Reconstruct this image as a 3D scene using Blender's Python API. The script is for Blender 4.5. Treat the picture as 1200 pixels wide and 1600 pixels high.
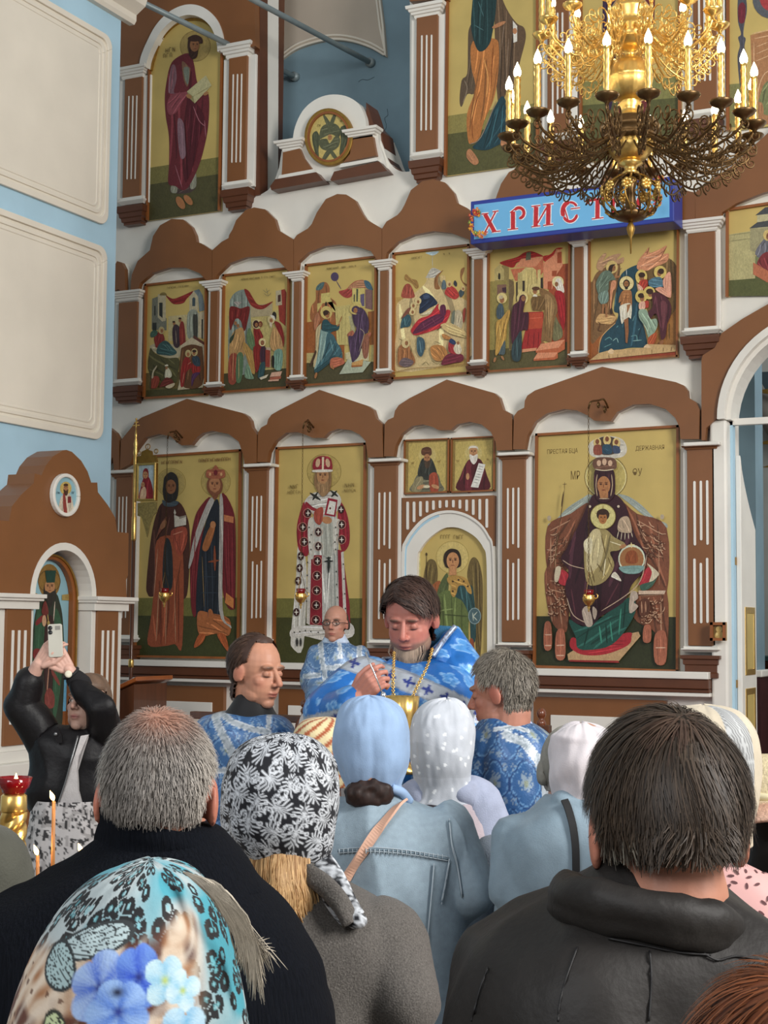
import bpy, bmesh, math, random
import numpy as np
from mathutils import Vector, Matrix, Euler
for _o in list(bpy.data.objects): bpy.data.objects.remove(_o)
SC = bpy.context.scene
COL = SC.collection
rnd = random.Random(7)

# ------------------------------------------------------------------ camera
F = 2350.0
YAW, PITCH, ROLL = math.radians(26.36), math.radians(4.32), math.radians(0.518)
CAM = np.array([0.0, 0.0, 1.78])
_f = np.array([-math.sin(YAW)*math.cos(PITCH), math.cos(YAW)*math.cos(PITCH), math.sin(PITCH)])
_r0 = np.array([math.cos(YAW), math.sin(YAW), 0.0]); _u0 = np.cross(_r0, _f)
_r = math.cos(ROLL)*_r0 + math.sin(ROLL)*_u0
_u = -math.sin(ROLL)*_r0 + math.cos(ROLL)*_u0
cd = bpy.data.cameras.new('camera'); cam = bpy.data.objects.new('camera', cd); COL.objects.link(cam)
cd.sensor_fit = 'VERTICAL'; cd.sensor_height = 36.0; cd.sensor_width = 27.0
cd.lens = F*36.0/1600.0; cd.clip_start = 0.05; cd.clip_end = 100
cam.matrix_world = Matrix(((_r[0], _u[0], -_f[0], CAM[0]), (_r[1], _u[1], -_f[1], CAM[1]), (_r[2], _u[2], -_f[2], CAM[2]), (0, 0, 0, 1)))
SC.camera = cam
def ray(x, y): return _f + _r*((x-600)/F) + _u*((800-y)/F)
def at(x, y, d): return CAM + ray(x, y)*d                    # a point at depth d along the view axis
def onY(x, y, Y): r = ray(x, y); return CAM + r*((Y-CAM[1])/r[1])
def onX(x, y, X): r = ray(x, y); return CAM + r*((X-CAM[0])/r[0])

# ------------------------------------------------------------------ light
vs = SC.view_settings
vs.view_transform = 'Standard'; vs.look = 'None'; vs.exposure = 0.0; vs.gamma = 1.0; vs.use_curve_mapping = False
W = bpy.data.worlds.new('interior_daylight'); SC.world = W; W.use_nodes = True
W.node_tree.nodes['Background'].inputs[0].default_value = (0.93, 0.97, 1.0, 1)
W.node_tree.nodes['Background'].inputs[1].default_value = 0.34
def area(name, loc, target, sx, sy, power, col):
    l = bpy.data.lights.new(name, 'AREA'); l.shape = 'RECTANGLE'; l.size = sx; l.size_y = sy; l.energy = power; l.color = col
    o = bpy.data.objects.new(name, l); COL.objects.link(o); o.location = loc
    o.rotation_euler = (Vector(target)-Vector(loc)).to_track_quat('-Z', 'Y').to_euler(); return o
area('south_window_daylight', (6.5, 2.5, 6.0), (-5, 8, 2.0), 3.0, 4.5, 1250, (1.0, 0.97, 0.93))
area('west_window_daylight', (-1.5, -7.0, 6.5), (-4.5, 9, 2.2), 5.0, 3.5, 560, (0.97, 0.98, 1.0))

area('sanctuary_fill', (-0.6, 13.6, 5.2), (-2.2, 15.5, 1.5), 1.2, 2.0, 70, (0.95, 0.98, 1.0))  # unseen lamp added to brighten the sanctuary behind the arch

# ------------------------------------------------------------------ materials
def lin(h):
    h = h.lstrip('#'); c = [int(h[i:i+2], 16)/255 for i in (0, 2, 4)]
    return tuple((v/12.92 if v <= .04045 else ((v+.055)/1.055)**2.4) for v in c)
def hexc(h, k=1.0): return tuple(min(.92, v*k) for v in lin(h))
MATS = {}
def mat(name, col, rough=.6, metal=0, var=.12, vscale=6, bump=0, bscale=40, spec=.5, coat=0, aniso=None, sheen=0, emit=None, trans=0, stretch=None):
    if name in MATS: return MATS[name]
    m = bpy.data.materials.new(name); m.use_nodes = True; nt = m.node_tree; b = nt.nodes['Principled BSDF']
    c = hexc(col) if isinstance(col, str) else col
    tc = nt.nodes.new('ShaderNodeTexCoord'); src = tc.outputs['Object']
    if stretch:
        mp = nt.nodes.new('ShaderNodeMapping'); mp.inputs['Scale'].default_value = stretch; nt.links.new(src, mp.inputs[0]); src = mp.outputs[0]
    n = nt.nodes.new('ShaderNodeTexNoise'); n.inputs['Scale'].default_value = vscale; n.inputs['Detail'].default_value = 5
    nt.links.new(src, n.inputs['Vector'])
    r = nt.nodes.new('ShaderNodeValToRGB'); r.color_ramp.elements[0].position = .3; r.color_ramp.elements[1].position = .7
    r.color_ramp.elements[0].color = tuple(v*(1-var) for v in c)+(1,); r.color_ramp.elements[1].color = tuple(min(1, v*(1+var)) for v in c)+(1,)
    nt.links.new(n.outputs[0], r.inputs[0]); nt.links.new(r.outputs[0], b.inputs['Base Color'])
    b.inputs['Roughness'].default_value = rough; b.inputs['Metallic'].default_value = metal
    b.inputs['Specular IOR Level'].default_value = spec; b.inputs['Coat Weight'].default_value = coat; b.inputs['Sheen Weight'].default_value = sheen
    if trans: b.inputs['Transmission Weight'].default_value = trans
    if emit:
        b.inputs['Emission Color'].default_value = tuple(emit[0])+(1,); b.inputs['Emission Strength'].default_value = emit[1]
    if bump:
        n2 = nt.nodes.new('ShaderNodeTexNoise'); n2.inputs['Scale'].default_value = bscale; n2.inputs['Detail'].default_value = 4
        nt.links.new(src, n2.inputs['Vector'])
        bp = nt.nodes.new('ShaderNodeBump'); bp.inputs['Strength'].default_value = bump; bp.inputs['Distance'].default_value = .01
        nt.links.new(n2.outputs[0], bp.inputs['Height']); nt.links.new(bp.outputs[0], b.inputs['Normal'])
    MATS[name] = m; return m
def vmat(name, rough=.6, fine=0, metal=0, bump=0, bscale=60, spec=.4, sheen=0, var=.1, vscale=20, wave=None, coat=0):
    """a material whose colour is painted on the mesh as the attribute Col"""
    if name in MATS: return MATS[name]
    m = bpy.data.materials.new(name); m.use_nodes = True; nt = m.node_tree; b = nt.nodes['Principled BSDF']
    a = nt.nodes.new('ShaderNodeAttribute'); a.attribute_name = 'Col'
    n = nt.nodes.new('ShaderNodeTexNoise'); n.inputs['Scale'].default_value = vscale; n.inputs['Detail'].default_value = 4
    tc = nt.nodes.new('ShaderNodeTexCoord'); nt.links.new(tc.outputs['Object'], n.inputs['Vector'])
    mr = nt.nodes.new('ShaderNodeMapRange'); mr.inputs[1].default_value = .3; mr.inputs[2].default_value = .7
    mr.inputs[3].default_value = 1-var; mr.inputs[4].default_value = 1+var; nt.links.new(n.outputs[0], mr.inputs[0])
    mx = nt.nodes.new('ShaderNodeVectorMath'); mx.operation = 'SCALE'; nt.links.new(a.outputs['Color'], mx.inputs[0]); nt.links.new(mr.outputs[0], mx.inputs['Scale'])
    res = mx.outputs[0]
    if fine:
        n3 = nt.nodes.new('ShaderNodeTexNoise'); n3.inputs['Scale'].default_value = 75; n3.inputs['Detail'].default_value = 3; n3.inputs['Distortion'].default_value = 1.5
        mp = nt.nodes.new('ShaderNodeMapping'); mp.inputs['Scale'].default_value = (1, 1, .45); nt.links.new(tc.outputs['Object'], mp.inputs[0]); nt.links.new(mp.outputs[0], n3.inputs['Vector'])
        m3 = nt.nodes.new('ShaderNodeMapRange'); m3.inputs[1].default_value = .35; m3.inputs[2].default_value = .65; m3.inputs[3].default_value = 1-fine; m3.inputs[4].default_value = 1+fine; nt.links.new(n3.outputs[0], m3.inputs[0])
        x3 = nt.nodes.new('ShaderNodeVectorMath'); x3.operation = 'SCALE'; nt.links.new(res, x3.inputs[0]); nt.links.new(m3.outputs[0], x3.inputs['Scale']); res = x3.outputs[0]
    nt.links.new(res, b.inputs['Base Color'])
    b.inputs['Roughness'].default_value = rough; b.inputs['Metallic'].default_value = metal; b.inputs['Specular IOR Level'].default_value = spec
    b.inputs['Sheen Weight'].default_value = sheen; b.inputs['Coat Weight'].default_value = coat
    if bump:
        n2 = nt.nodes.new('ShaderNodeTexNoise'); n2.inputs['Scale'].default_value = bscale; n2.inputs['Detail'].default_value = 4
        nt.links.new(tc.outputs['Object'], n2.inputs['Vector'])
        bp = nt.nodes.new('ShaderNodeBump'); bp.inputs['Strength'].default_value = bump; bp.inputs['Distance'].default_value = .006
        nt.links.new(n2.outputs[0], bp.inputs['Height']); nt.links.new(bp.outputs[0], b.inputs['Normal'])
    MATS[name] = m; return m
WHITE = mat('white_plaster', '#e2dfd6', .38, var=.05, vscale=3, bump=.12, bscale=9)
BROWN = mat('brown_paint', '#7f522f', .36, var=.08, vscale=2.5, bump=.08, bscale=8)
DARKB = mat('dark_brown_moulding', '#5c3520', .35, var=.1)
BLUEW = mat('sky_blue_plaster', '#a9cbdd', .6, var=.06, vscale=2, bump=.1, bscale=12)
GREYB = mat('grey_blue_plaster', '#7b95a1', .7, var=.16, vscale=1.6, bump=.15, bscale=10)
CREAM = mat('cream_plaster', '#dfd8c9', .6, var=.05, vscale=2, bump=.08, bscale=14)
GOLD = mat('polished_gold', '#efc876', .3, .92, var=.1, vscale=30)
GOLDD = mat('dull_gold_gilding', '#a07c3c', .45, .8, var=.15, vscale=25)
BRONZE = mat('dark_bronze', '#6a5234', .38, .85, var=.2, vscale=40)
WOODF = mat('orange_wood_frame', '#8a5126', .4, var=.2, vscale=8, stretch=(1, 1, .15))
WOODD = mat('dark_polished_wood', '#54301c', .28, var=.3, vscale=6, stretch=(3, 3, .3), coat=.3)
STEEL = mat('grey_painted_steel', '#8b989a', .45, .3, var=.1)
PAINT = vmat('icon_paint', .5, .16, 0, bump=.03, bscale=90, var=.07, vscale=14)

# ------------------------------------------------------------------ mesh helpers
def worldloc(o):
    v = Vector((0, 0, 0))
    while o is not None: v = v + o.location; o = o.parent
    return np.array(v)
class MB:
    def __init__(s): s.v = []; s.f = []; s.c = []; s.cur = (1, 1, 1); s.n = 0
    def add(s, vs, fs, col=None):
        o = s.n; vs = np.asarray(vs, float).reshape(-1, 3); s.v.append(vs); s.n += len(vs)
        s.f.extend([tuple(i+o for i in f) for f in fs])
        c = s.cur if col is None else col
        c = np.asarray(c, float)
        if c.ndim == 1: c = np.tile(c, (len(vs), 1))
        s.c.append(c); return s
    def box(s, lo, hi, col=None):
        x0, y0, z0 = lo; x1, y1, z1 = hi
        return s.add([(x0,y0,z0),(x1,y0,z0),(x1,y1,z0),(x0,y1,z0),(x0,y0,z1),(x1,y0,z1),(x1,y1,z1),(x0,y1,z1)],
                     [(0,3,2,1),(4,5,6,7),(0,1,5,4),(1,2,6,5),(2,3,7,6),(3,0,4,7)], col)
    def prism(s, pts, vec, col=None):
        """pts: 3D outline, extruded by vec"""
        p = np.asarray(pts, float); n = len(p); q = p+np.asarray(vec, float)
        fs = [tuple(range(n)), tuple(range(2*n-1, n-1, -1))]+[(i, i+n, (i+1) % n+n, (i+1) % n) for i in range(n)]
        return s.add(np.vstack([p, q]), fs, col)
    def strip(s, a, b, vec, col=None):
        """solid band between two polylines a and b of equal length"""
        a = np.asarray(a, float); b = np.asarray(b, float); n = len(a); v = np.asarray(vec, float)
        V = np.vstack([a, b, a+v, b+v]); fs = []
        for i in range(n-1):
            fs += [(i, i+1, n+i+1, n+i), (2*n+i, 3*n+i, 3*n+i+1, 2*n+i+1), (i, 2*n+i, 2*n+i+1, i+1), (n+i, n+i+1, 3*n+i+1, 3*n+i)]
        fs += [(0, n, 3*n, 2*n), (n-1, 3*n-1, 4*n-1, 2*n-1)]
        return s.add(V, fs, col)
    def tube(s, path, r, n=8, col=None, cap=True, closed=False):
        P = np.asarray(path, float); m = len(P); rr = np.full(m, r) if np.isscalar(r) else np.asarray(r, float)
        T = np.gradient(P, axis=0)
        if closed: T = np.roll(P, -1, 0)-np.roll(P, 1, 0)
        T /= np.linalg.norm(T, axis=1)[:, None]+1e-12
        u = np.cross(T[0], (0, 0, 1));
        if np.linalg.norm(u) < .1: u = np.cross(T[0], (1, 0, 0))
        u /= np.linalg.norm(u); V = []
        for i in range(m):
            u = u-T[i]*np.dot(u, T[i]); u /= np.linalg.norm(u)+1e-12; w = np.cross(T[i], u)
            for k in range(n):
                a = 2*math.pi*k/n; V.append(P[i]+rr[i]*(math.cos(a)*u+math.sin(a)*w))
        fs = [(i*n+k, i*n+(k+1) % n, (i+1)*n+(k+1) % n, (i+1)*n+k) for i in range(m-1) for k in range(n)]
        if closed: fs += [((m-1)*n+k, (m-1)*n+(k+1) % n, (k+1) % n, k) for k in range(n)]
        elif cap: fs += [tuple(range(n-1, -1, -1)), tuple(range((m-1)*n, m*n))]
        return s.add(V, fs, col)
    def lathe(s, prof, c=(0, 0, 0), n=24, col=None, flute=0, nf=0, axis=None):
        """prof: (radius, height) pairs turned round the vertical axis through c"""
        V = []; m = len(prof)
        for r, z in prof:
            for k in range(n):
                a = 2*math.pi*k/n; q = r*(1+flute*math.cos(nf*a)) if nf else r
                V.append((q*math.cos(a), q*math.sin(a), z))
        V = np.array(V)
        if axis is not None:
            R = Vector((0, 0, 1)).rotation_difference(Vector(axis)).to_matrix(); V = V @ np.array(R).T
        fs = [(i*n+k, i*n+(k+1) % n, (i+1)*n+(k+1) % n, (i+1)*n+k) for i in range(m-1) for k in range(n)]
        fs += [tuple(range(n-1, -1, -1)), tuple(range((m-1)*n, m*n))]
        return s.add(V+np.asarray(c, float), fs, col)
    def ball(s, c, r, n=12, col=None, R=None):
        r = np.ones(3)*r if np.isscalar(r) else np.asarray(r, float); m = max(5, n//2+1); V = []
        for i in range(m):
            t = math.pi*i/(m-1)
            for k in range(n):
                a = 2*math.pi*k/n; V.append((math.sin(t)*math.cos(a), math.sin(t)*math.sin(a), math.cos(t)))
        V = np.array(V)*r
        if R is not None: V = V @ np.asarray(R).T
        fs = [(i*n+k, (i+1)*n+k, (i+1)*n+(k+1) % n, i*n+(k+1) % n) for i in range(m-1) for k in range(n)]
        return s.add(V+np.asarray(c, float), fs, col)
    def cone(s, a, b, ra, rb, n=14, col=None):
        """round-ended tapering limb from a to b"""
        a = np.asarray(a, float); b = np.asarray(b, float); d = b-a; L = np.linalg.norm(d)+1e-9; t = d/L
        P = []; R = []
        for k in range(4): q = math.pi/2*k/3.; P.append(a-t*ra*math.cos(q)); R.append(ra*math.sin(q)+1e-4)
        for k in range(4): q = math.pi/2*(1-k/3.); P.append(b+t*rb*math.cos(q)); R.append(rb*math.sin(q)+1e-4)
        return s.tube(P, R, n, col)
    def build(s, name, m, parent=None, smooth=False, loc=None, label=None, kind=None, colors=False, bevel=0):
        V = np.vstack(s.v) if s.v else np.zeros((0, 3))
        base = worldloc(parent) if parent is not None else (np.asarray(loc, float) if loc is not None else np.zeros(3))
        me = bpy.data.meshes.new(name); me.from_pydata((V-base).tolist(), [], s.f); me.update()
        if smooth: me.polygons.foreach_set('use_smooth', [True]*len(me.polygons))
        if colors:
            at_ = me.color_attributes.new('Col', 'FLOAT_COLOR', 'POINT')
            C = np.vstack(s.c); C = np.hstack([C, np.ones((len(C), 1))]); at_.data.foreach_set('color', C.astype(np.float32).ravel())
        o = bpy.data.objects.new(name, me); COL.objects.link(o); me.materials.append(m)
        if parent is not None: o.parent = parent
        elif loc is not None: o.location = loc
        if label: o['label'] = label
        if kind: o['kind'] = kind
        if bevel:
            b = o.modifiers.new('bevel', 'BEVEL'); b.width = bevel; b.segments = 2; b.limit_method = 'ANGLE'
        return o
def raw(name, V, Fs, m, parent=None, col=None, smooth=True, loc=None, **k):
    b = MB(); b.add(V, Fs, col); return b.build(name, m, parent, smooth, loc, colors=col is not None, **k)
def empty(name, loc, label, cat, group=None):
    o = bpy.data.objects.new(name, None); COL.objects.link(o); o.location = loc; o.empty_display_size = .1
    o['label'] = label; o['category'] = cat
    if group: o['group'] = group
    return o
def tag(o, label, cat, group=None):
    o['label'] = label; o['category'] = cat
    if group: o['group'] = group
    return o
def spline(pts, k=6, closed=False):
    P = np.asarray(pts, float); n = len(P); out = []
    for i in range(n if closed else n-1):
        if closed: p0, p1, p2, p3 = P[i-1], P[i], P[(i+1) % n], P[(i+2) % n]
        else: p0, p1, p2, p3 = P[max(i-1, 0)], P[i], P[i+1], P[min(i+2, n-1)]
        for j in range(k):
            t = j/k; out.append(.5*((2*p1)+(-p0+p2)*t+(2*p0-5*p1+4*p2-p3)*t*t+(-p0+3*p1-3*p2+p3)*t**3))
    if not closed: out.append(P[-1])
    return np.array(out)
# ================================================================== the iconostasis wall (plane Y = D)
D = 11.5
FRONT = D-.12
wf = MB()
def wp(x, y, Y=D): return onY(x, y, Y)
Xj = wp(1138, 700)[0]; AR = .74; Xc = Xj+AR; Zs = wp(1138, 658)[2]
XL = wp(120, 700)[0]; XR = Xc+(Xc-XL)*.55; ZT = wp(300, -60)[2]+.3
def mirX(P): Q = np.array(P, float).copy(); Q[:, 0] = 2*Xc-Q[:, 0]; return Q
out = [(XL, D, 0), (Xj, D, 0), (Xj, D, Zs)]
out += [(Xc-AR*math.cos(a), D, Zs+AR*math.sin(a)) for a in np.linspace(.12, math.pi-.12, 25)]
out += [(Xc+AR, D, Zs), (Xc+AR, D, 0), (XR, D, 0), (XR, D, ZT)]
out += [(wp(640, -80)[0], D, ZT)]
out += [tuple(wp(x, y)) for x, y in spline([(640, 268), (628, 268), (616, 262), (606, 250), (598, 228), (590, 208)], 4)]
out += [tuple(wp(x, y)) for x, y in [(440, 236), (436, 262), (428, 285), (419, 297), (404, 306)]]
out += [(wp(402, 100)[0], D, ZT), (XL, D, ZT)]
wf.prism(out, (0, .35, 0))
wall = wf.build('wall_front', WHITE); wall['kind'] = 'structure'; wall['label'] = 'tall white and brown icon screen across the church'

def plate(name, pts, y0, y1, m, sm=False, parent=wall, k=5, bevel=0):
    P = spline(pts, k, True) if sm else np.array(pts, float)
    b = MB(); b.prism([wp(x, y, y0) for x, y in P], (0, y1-y0, 0)); return b.build(name, m, parent, bevel=bevel)
def crown(upper, lower, y0=FRONT, th=.06):
    """brown shaped head-board over an icon with a white reveal behind it"""
    P = list(upper)+list(lower)
    b = MB(); b.prism([wp(x, y, y0) for x, y in P], (0, th, 0)); o = b.build('crown_board', BROWN, wall)
    b = MB(); b.prism([wp(x, y, y0) for x, y in P], (0, th, 0)); V = b.v[0]
    V[:, 1] += th; V[:, 1] = np.where(V[:, 1] > y0+th+.001, D+.01, y0+th); b.build('reveal', WHITE, o)
    return o
# first tier: pointed ogee head-boards, clockwise from the lower left corner
crown([(187,734),(189,688),(197,678),(206,667),(211,659),(222,652),(292,623),(378,645),(386,650),(391,657),(393,667),(401,679),(401,723)],
      [(382,725),(380,711),(373,690),(357,678),(332,673),(316,677),(307,684),(298,695),(284,696),(279,693),(267,682),(248,678),(226,684),(211,704),(203,725)])
crown([(402,722),(403,676),(408,668),(417,663),(419,655),(424,648),(436,641),(499,609),(574,634),(583,640),(587,653),(597,662),(598.5,714)],
      [(575,715),(571,689),(562,679),(548,672),(528,670),(514,675),(505,684),(488,684),(479,680),(465,675),(447,676),(430,689),(420,706),(417,722)])
crown([(600,713),(601,662),(606,656),(615,652),(617,642),(623,633),(640,622),(698,593),(772,614),(780,621),(786,640),(797,646),(800,655),(800,703)],
      [(776,704),(774,690),(767,675),(752,663),(734,659),(714,663),(704,672),(685,672),(676,667),(661,663),(643,666),(627,678),(618,696),(615,713)])
crown([(801.5,702),(803,650),(809,642),(819,637),(820,626),(824,618),(836,610),(941,573),(1056,597),(1068,602),(1074,610),(1075,621),(1087,628),(1093,640),(1092,686)],
      [(1063,686),(1062,668),(1055,653),(1040,639),(1016,631),(989,632),(964,644),(954,658),(928,657),(918,649),(901,641),(881,639),(854,646),(836,659),(824,681),(820,702)])
# a slice of the next head-board behind the blue pier
crown([(160,737),(160,672),(170,668),(180,676),(186,688),(186,735)], [(178,735),(176,714)])
# second tier: trefoil head-boards
def trefoil(up, lo): crown(up, lo, D-.10, .05)
trefoil([(204,456),(204.5,440),(206,429),(215,408),(234,391),(235.6,384),(239,369),(250,352),(268,342),(286,343),(299,354),(305,367),(307,378),(314,380),(331,391),(331,440)],
        [(324,440),(312,427),(290,418),(264,418),(237,427),(219,442),(215,455)])
trefoil([(331.5,440),(331.5,391),(346,378),(357,372),(358,367),(363,359),(369,344),(384,328),(397,324),(414,327),(429,342),(434,359),(440,363),(458.5,374),(458.5,425)],
        [(451,424),(432,404),(410,400),(384,402),(357,412),(339,429),(335,440)])
trefoil([(459,425),(459,374),(464,367),(481,357),(487,350),(495,332),(509,311),(527,303),(541,304),(555,313),(565,332),(571,341),(576,345),(596.5,357),(596.5,407)],
        [(589,406),(579,392),(558,385),(530,382),(506,385),(481,395),(466,409),(464,425)])
trefoil([(597,407),(597,357),(604,346),(621,336),(627,329),(632,320),(642,297),(660,283),(677,280),(695,285),(709,301),(714,317),(730,325),(745,338),(745,390)],
        [(735,389),(733,374),(705,364),(677,361),(646,367),(621,378),(604,395),(602,407)])
trefoil([(745.5,390),(745.5,338),(752,330),(768,320),(774,312),(777,303),(783,287),(795,269),(815,259),(834,259),(850,268),(862,285),(866,298),(874,303),(904,320),(904,372)],
        [(893,372),(888,358),(865,346),(828,342),(794,347),(768,360),(759,374),(757,389)])
trefoil([(904.5,372),(904.5,320),(912,308),(930,298),(936,288),(942,274),(956,256),(978,245),(1000,245),(1018,254),(1030,270),(1034,284),(1042,290),(1086,301),(1086,345)],
        [(1062,345),(1055,336),(1030,326),(990,322),(950,328),(928,340),(921,352),(918,371)])
trefoil([(178,455),(178,416),(183,408),(190,410),(195,420),(196,455)], [(190,455),(184,452)])
# second tier right: wide head-board above the royal doors
trefoil([(1086.5,345),(1086,301),(1110,282),(1144,259),(1182,224),(1230,180),(1320,140),(1420,130),(1420,330)],
        [(1390,290),(1300,282),(1225,292),(1190,302),(1150,318),(1128,332),(1126,345)])
# the big brown ogee round the royal doors, mirrored
L = [(1096,688),(1096,562),(1098,555),(1117,543),(1123,530),(1127,521),(1160,498),(1200,475),(1250,440)]
Lw = [tuple(wp(x, y, FRONT)) for x, y in L]
zt = Lw[-1][2]
topc = [(Xc-.35, FRONT, zt+.22), (Xc, FRONT, zt+.42)]
half = Lw+topc
bigarch = half+[tuple(q) for q in mirX(half[:-1])[::-1]]
ar2 = AR+.02
inner = [(Xc+ar2+.13, FRONT, Lw[0][2]), (Xc+ar2+.12, FRONT, Zs-.06), (Xc+ar2+.05, FRONT, Zs)]+[(Xc+ar2*math.cos(a), FRONT, Zs+ar2*math.sin(a)) for a in np.linspace(.06, math.pi-.06, 31)]+[(Xc-ar2-.05, FRONT, Zs), (Xc-ar2-.12, FRONT, Zs-.06), (Xc-ar2-.13, FRONT, Lw[0][2])]
b = MB(); b.prism(bigarch+inner, (0, .12, 0)); b.build('crown_board', BROWN, wall)
# white moulding round the door arch and the straight jamb strips
for r0, r1, y0 in ((AR-.005, AR+.05, D-.15), (AR-.04, AR, D-.08)):
    a = np.linspace(0, math.pi, 33); b = MB()
    b.strip([(Xc-r1*math.cos(t), y0, Zs+r1*math.sin(t)) for t in a], [(Xc-r0*math.cos(t), y0, Zs+r0*math.sin(t)) for t in a], (0, .2, 0)); b.build('arch_moulding', WHITE, wall)
for s in (-1, 1):
    b = MB(); b.box((min(Xc+s*(AR-.01), Xc+s*(AR+.12)), D-.1, 0), (max(Xc+s*(AR-.01), Xc+s*(AR+.12)), D+.2, Zs)); b.build('jamb', WHITE, wall, bevel=.02)
    b = MB(); b.box((min(Xc+s*(AR-.03), Xc+s*AR), D+.02, 0), (max(Xc+s*(AR-.03), Xc+s*AR), D+.1, Zs)); b.build('jamb_strip', BLUEW, wall)
b = MB(); b.box((Xc-AR, D+.02, Zs-.03), (Xc+AR, D+.08, Zs+.02)); b.build('transom', WHITE, wall)

def wbox(x0, x1, y0, y1, ya, yb, name, m, parent, bevel=.004, xc=None):
    """upright box given by its pixel rectangle on the plane ya"""
    xm = (x0+x1)/2 if xc is None else xc; ym = (y0+y1)/2
    A = wp(x0, ym, ya)[0]; B = wp(x1, ym, ya)[0]; t = wp(xm, y0, ya)[2]; l = wp(xm, y1, ya)[2]
    b = MB(); b.box((A, ya, l), (B, yb, t)); return b.build(name, m, parent, bevel=bevel)
def moulding(x0, x1, y0, y1, ya, name, m, parent, prof):
    """stepped horizontal moulding: prof = (height fraction 0 bottom..1 top, extra reach in m)"""
    xm = (x0+x1)/2; A = wp(x0, (y0+y1)/2, ya)[0]; B = wp(x1, (y0+y1)/2, ya)[0]; t = wp(xm, y0, ya)[2]; l = wp(xm, y1, ya)[2]
    b = MB(); rings = []
    for h, e in prof:
        z = l+(t-l)*h; rings.append([(A-e, ya-e, z), (B+e, ya-e, z), (B+e, D, z), (A-e, D, z)])
    V = np.array(rings).reshape(-1, 3); n = len(prof)
    fs = [(i*4+k, i*4+(k+1) % 4, i*4+4+(k+1) % 4, i*4+4+k) for i in range(n-1) for k in range(4)]+[(3, 2, 1, 0), tuple(range(n*4-4, n*4))]
    b.add(V, fs); return b.build(name, m, parent)
CAPP = [(0, -.01), (.15, .0), (.3, .0), (.34, .018), (.5, .022), (.55, .035), (.72, .04), (.76, .055), (1, .06)]
BASP = [(0, .0), (.2, .012), (.3, .02), (.45, .03), (.6, .026), (.65, .012), (1, .012)]
BRKP = [(0, -.02), (.12, -.02), (.16, -.005), (.35, .0), (.4, .012), (.62, .018), (.66, .03), (.9, .035), (1, .035)]
def pilaster(x0, x1, ycap, ybody, ybase, fl=None, disc=None, ya=D-.10, brk=None, strip=None, slab=False, capw=None):
    """white pilaster, brown panel, raised white flutes; pixel coordinates"""
    sx0, sx1 = strip if strip else (x0-4, x1+4)
    p = wbox(sx0, sx1, ycap[1]-1, ybase[1], ya+.03, D, 'pilaster', WHITE, wall)
    wbox(x0, x1, ybody[0], ybody[1], ya, ya+.032, 'panel', BROWN, p)
    cx0, cx1 = capw if capw else (x0-3, x1+3)
    if slab:
        wbox(cx0-4, cx1+4, ycap[0], ycap[1], ya-.07, D, 'capital', WHITE, p, .008)
        moulding(cx0+2, cx1-2, ycap[1]+.5, ycap[1]+9, ya-.0, 'neck_moulding', BROWN, p, [(0, -.005), (.3, .0), (.35, .012), (.7, .016), (.75, .03), (1, .035)])
    else: moulding(cx0, cx1, ycap[0], ycap[1], ya, 'capital', WHITE, p, CAPP)
    moulding(cx0, cx1, ybase[0], ybase[1], ya, 'base', WHITE, p, BASP)
    if brk: moulding(cx0-1, cx1-2, brk[0], brk[1], ya-.02, 'bracket', DARKB, p, BRKP)
    if fl:
        w = (x1-x0); xs = [x0+w*k for k in (.27, .5, .73)]
        for i, x in enumerate(xs):
            segs = [(fl[0], fl[1])]
            if disc:
                g = disc[1]*(1.25 if i == 1 else .72); segs = [(fl[0], disc[0]-g), (disc[0]+g, fl[1])]
            for a, c in segs:
                dy = (x-(x0+x1)/2)*(-.06)
                X = wp(x, (a+c)/2, ya)[0]; zt_ = wp(x, a+dy, ya)[2]; zb = wp(x, c+dy, ya)[2]; r = w*.038*.0056
                bb = MB(); n = 5
                o = [(X+r*math.cos(q), ya-.006, zt_-r+r*math.sin(q)) for q in np.linspace(0, math.pi, n)]+[(X+r*math.cos(q), ya-.006, zb+r+r*math.sin(q)) for q in np.linspace(math.pi, 2*math.pi, n)]
                bb.prism(o, (0, .01, 0)); bb.build('flute', WHITE, p)
    return p
# first tier
T1 = [(179,204,734,739,742,992,992,1003,776,966,870,9.5),(386.5,416,724,729,731,995,995,1004,775,966,869,10.5),(583,619,716,721,723,998,1000,1008,769,967,866,11),
      (784,820,706,711,713,1003,1004,1011,762,969,865,11.5),(1074,1117,690,696,698,1009,1010,1019,751,974,862,14)]
for x0,x1,c0,c1,b0,b1,s0,s1,f0,f1,dc,dr in T1:
    p = pilaster(x0, x1, (c0,c1), (b0,b1), (s0,s1), (f0,f1), (dc,dr), slab=True, strip=(x0-6, x1+9))
    moulding(x0-4, x1+3, s1+5, s1+40, FRONT, 'plinth_block', DARKB, p, [(0, .01), (.2, .01), (.25, 0), (.55, 0), (.6, .012), (.8, .012), (.85, .03), (1, .03)])
# mirrored pilaster right of the royal doors
# second tier
T2 = [(184,213,456,470,472,592,592,602,604,629),(327.5,339.5,440,454,455,596,597,605,606,618),(458,468,426,439,440,586,586,594,595,608),(593,605,408,422,423,575,576,584,585,598),
      (740,752.5,390,404,405,562,562,571,572,587),(897,910.5,371,385,386,547,549,558,559,573),(1075,1117.5,344,362,363,511,511,522,525,559)]
for x0,x1,c0,c1,b0,b1,s0,s1,k0,k1 in T2:
    pilaster(x0, x1, (c0,c1), (b0,b1), (s0,s1), ya=D-.08, brk=(k0,k1), strip=(x0-(5 if x1-x0 > 20 else 3), x1+8))
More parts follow.
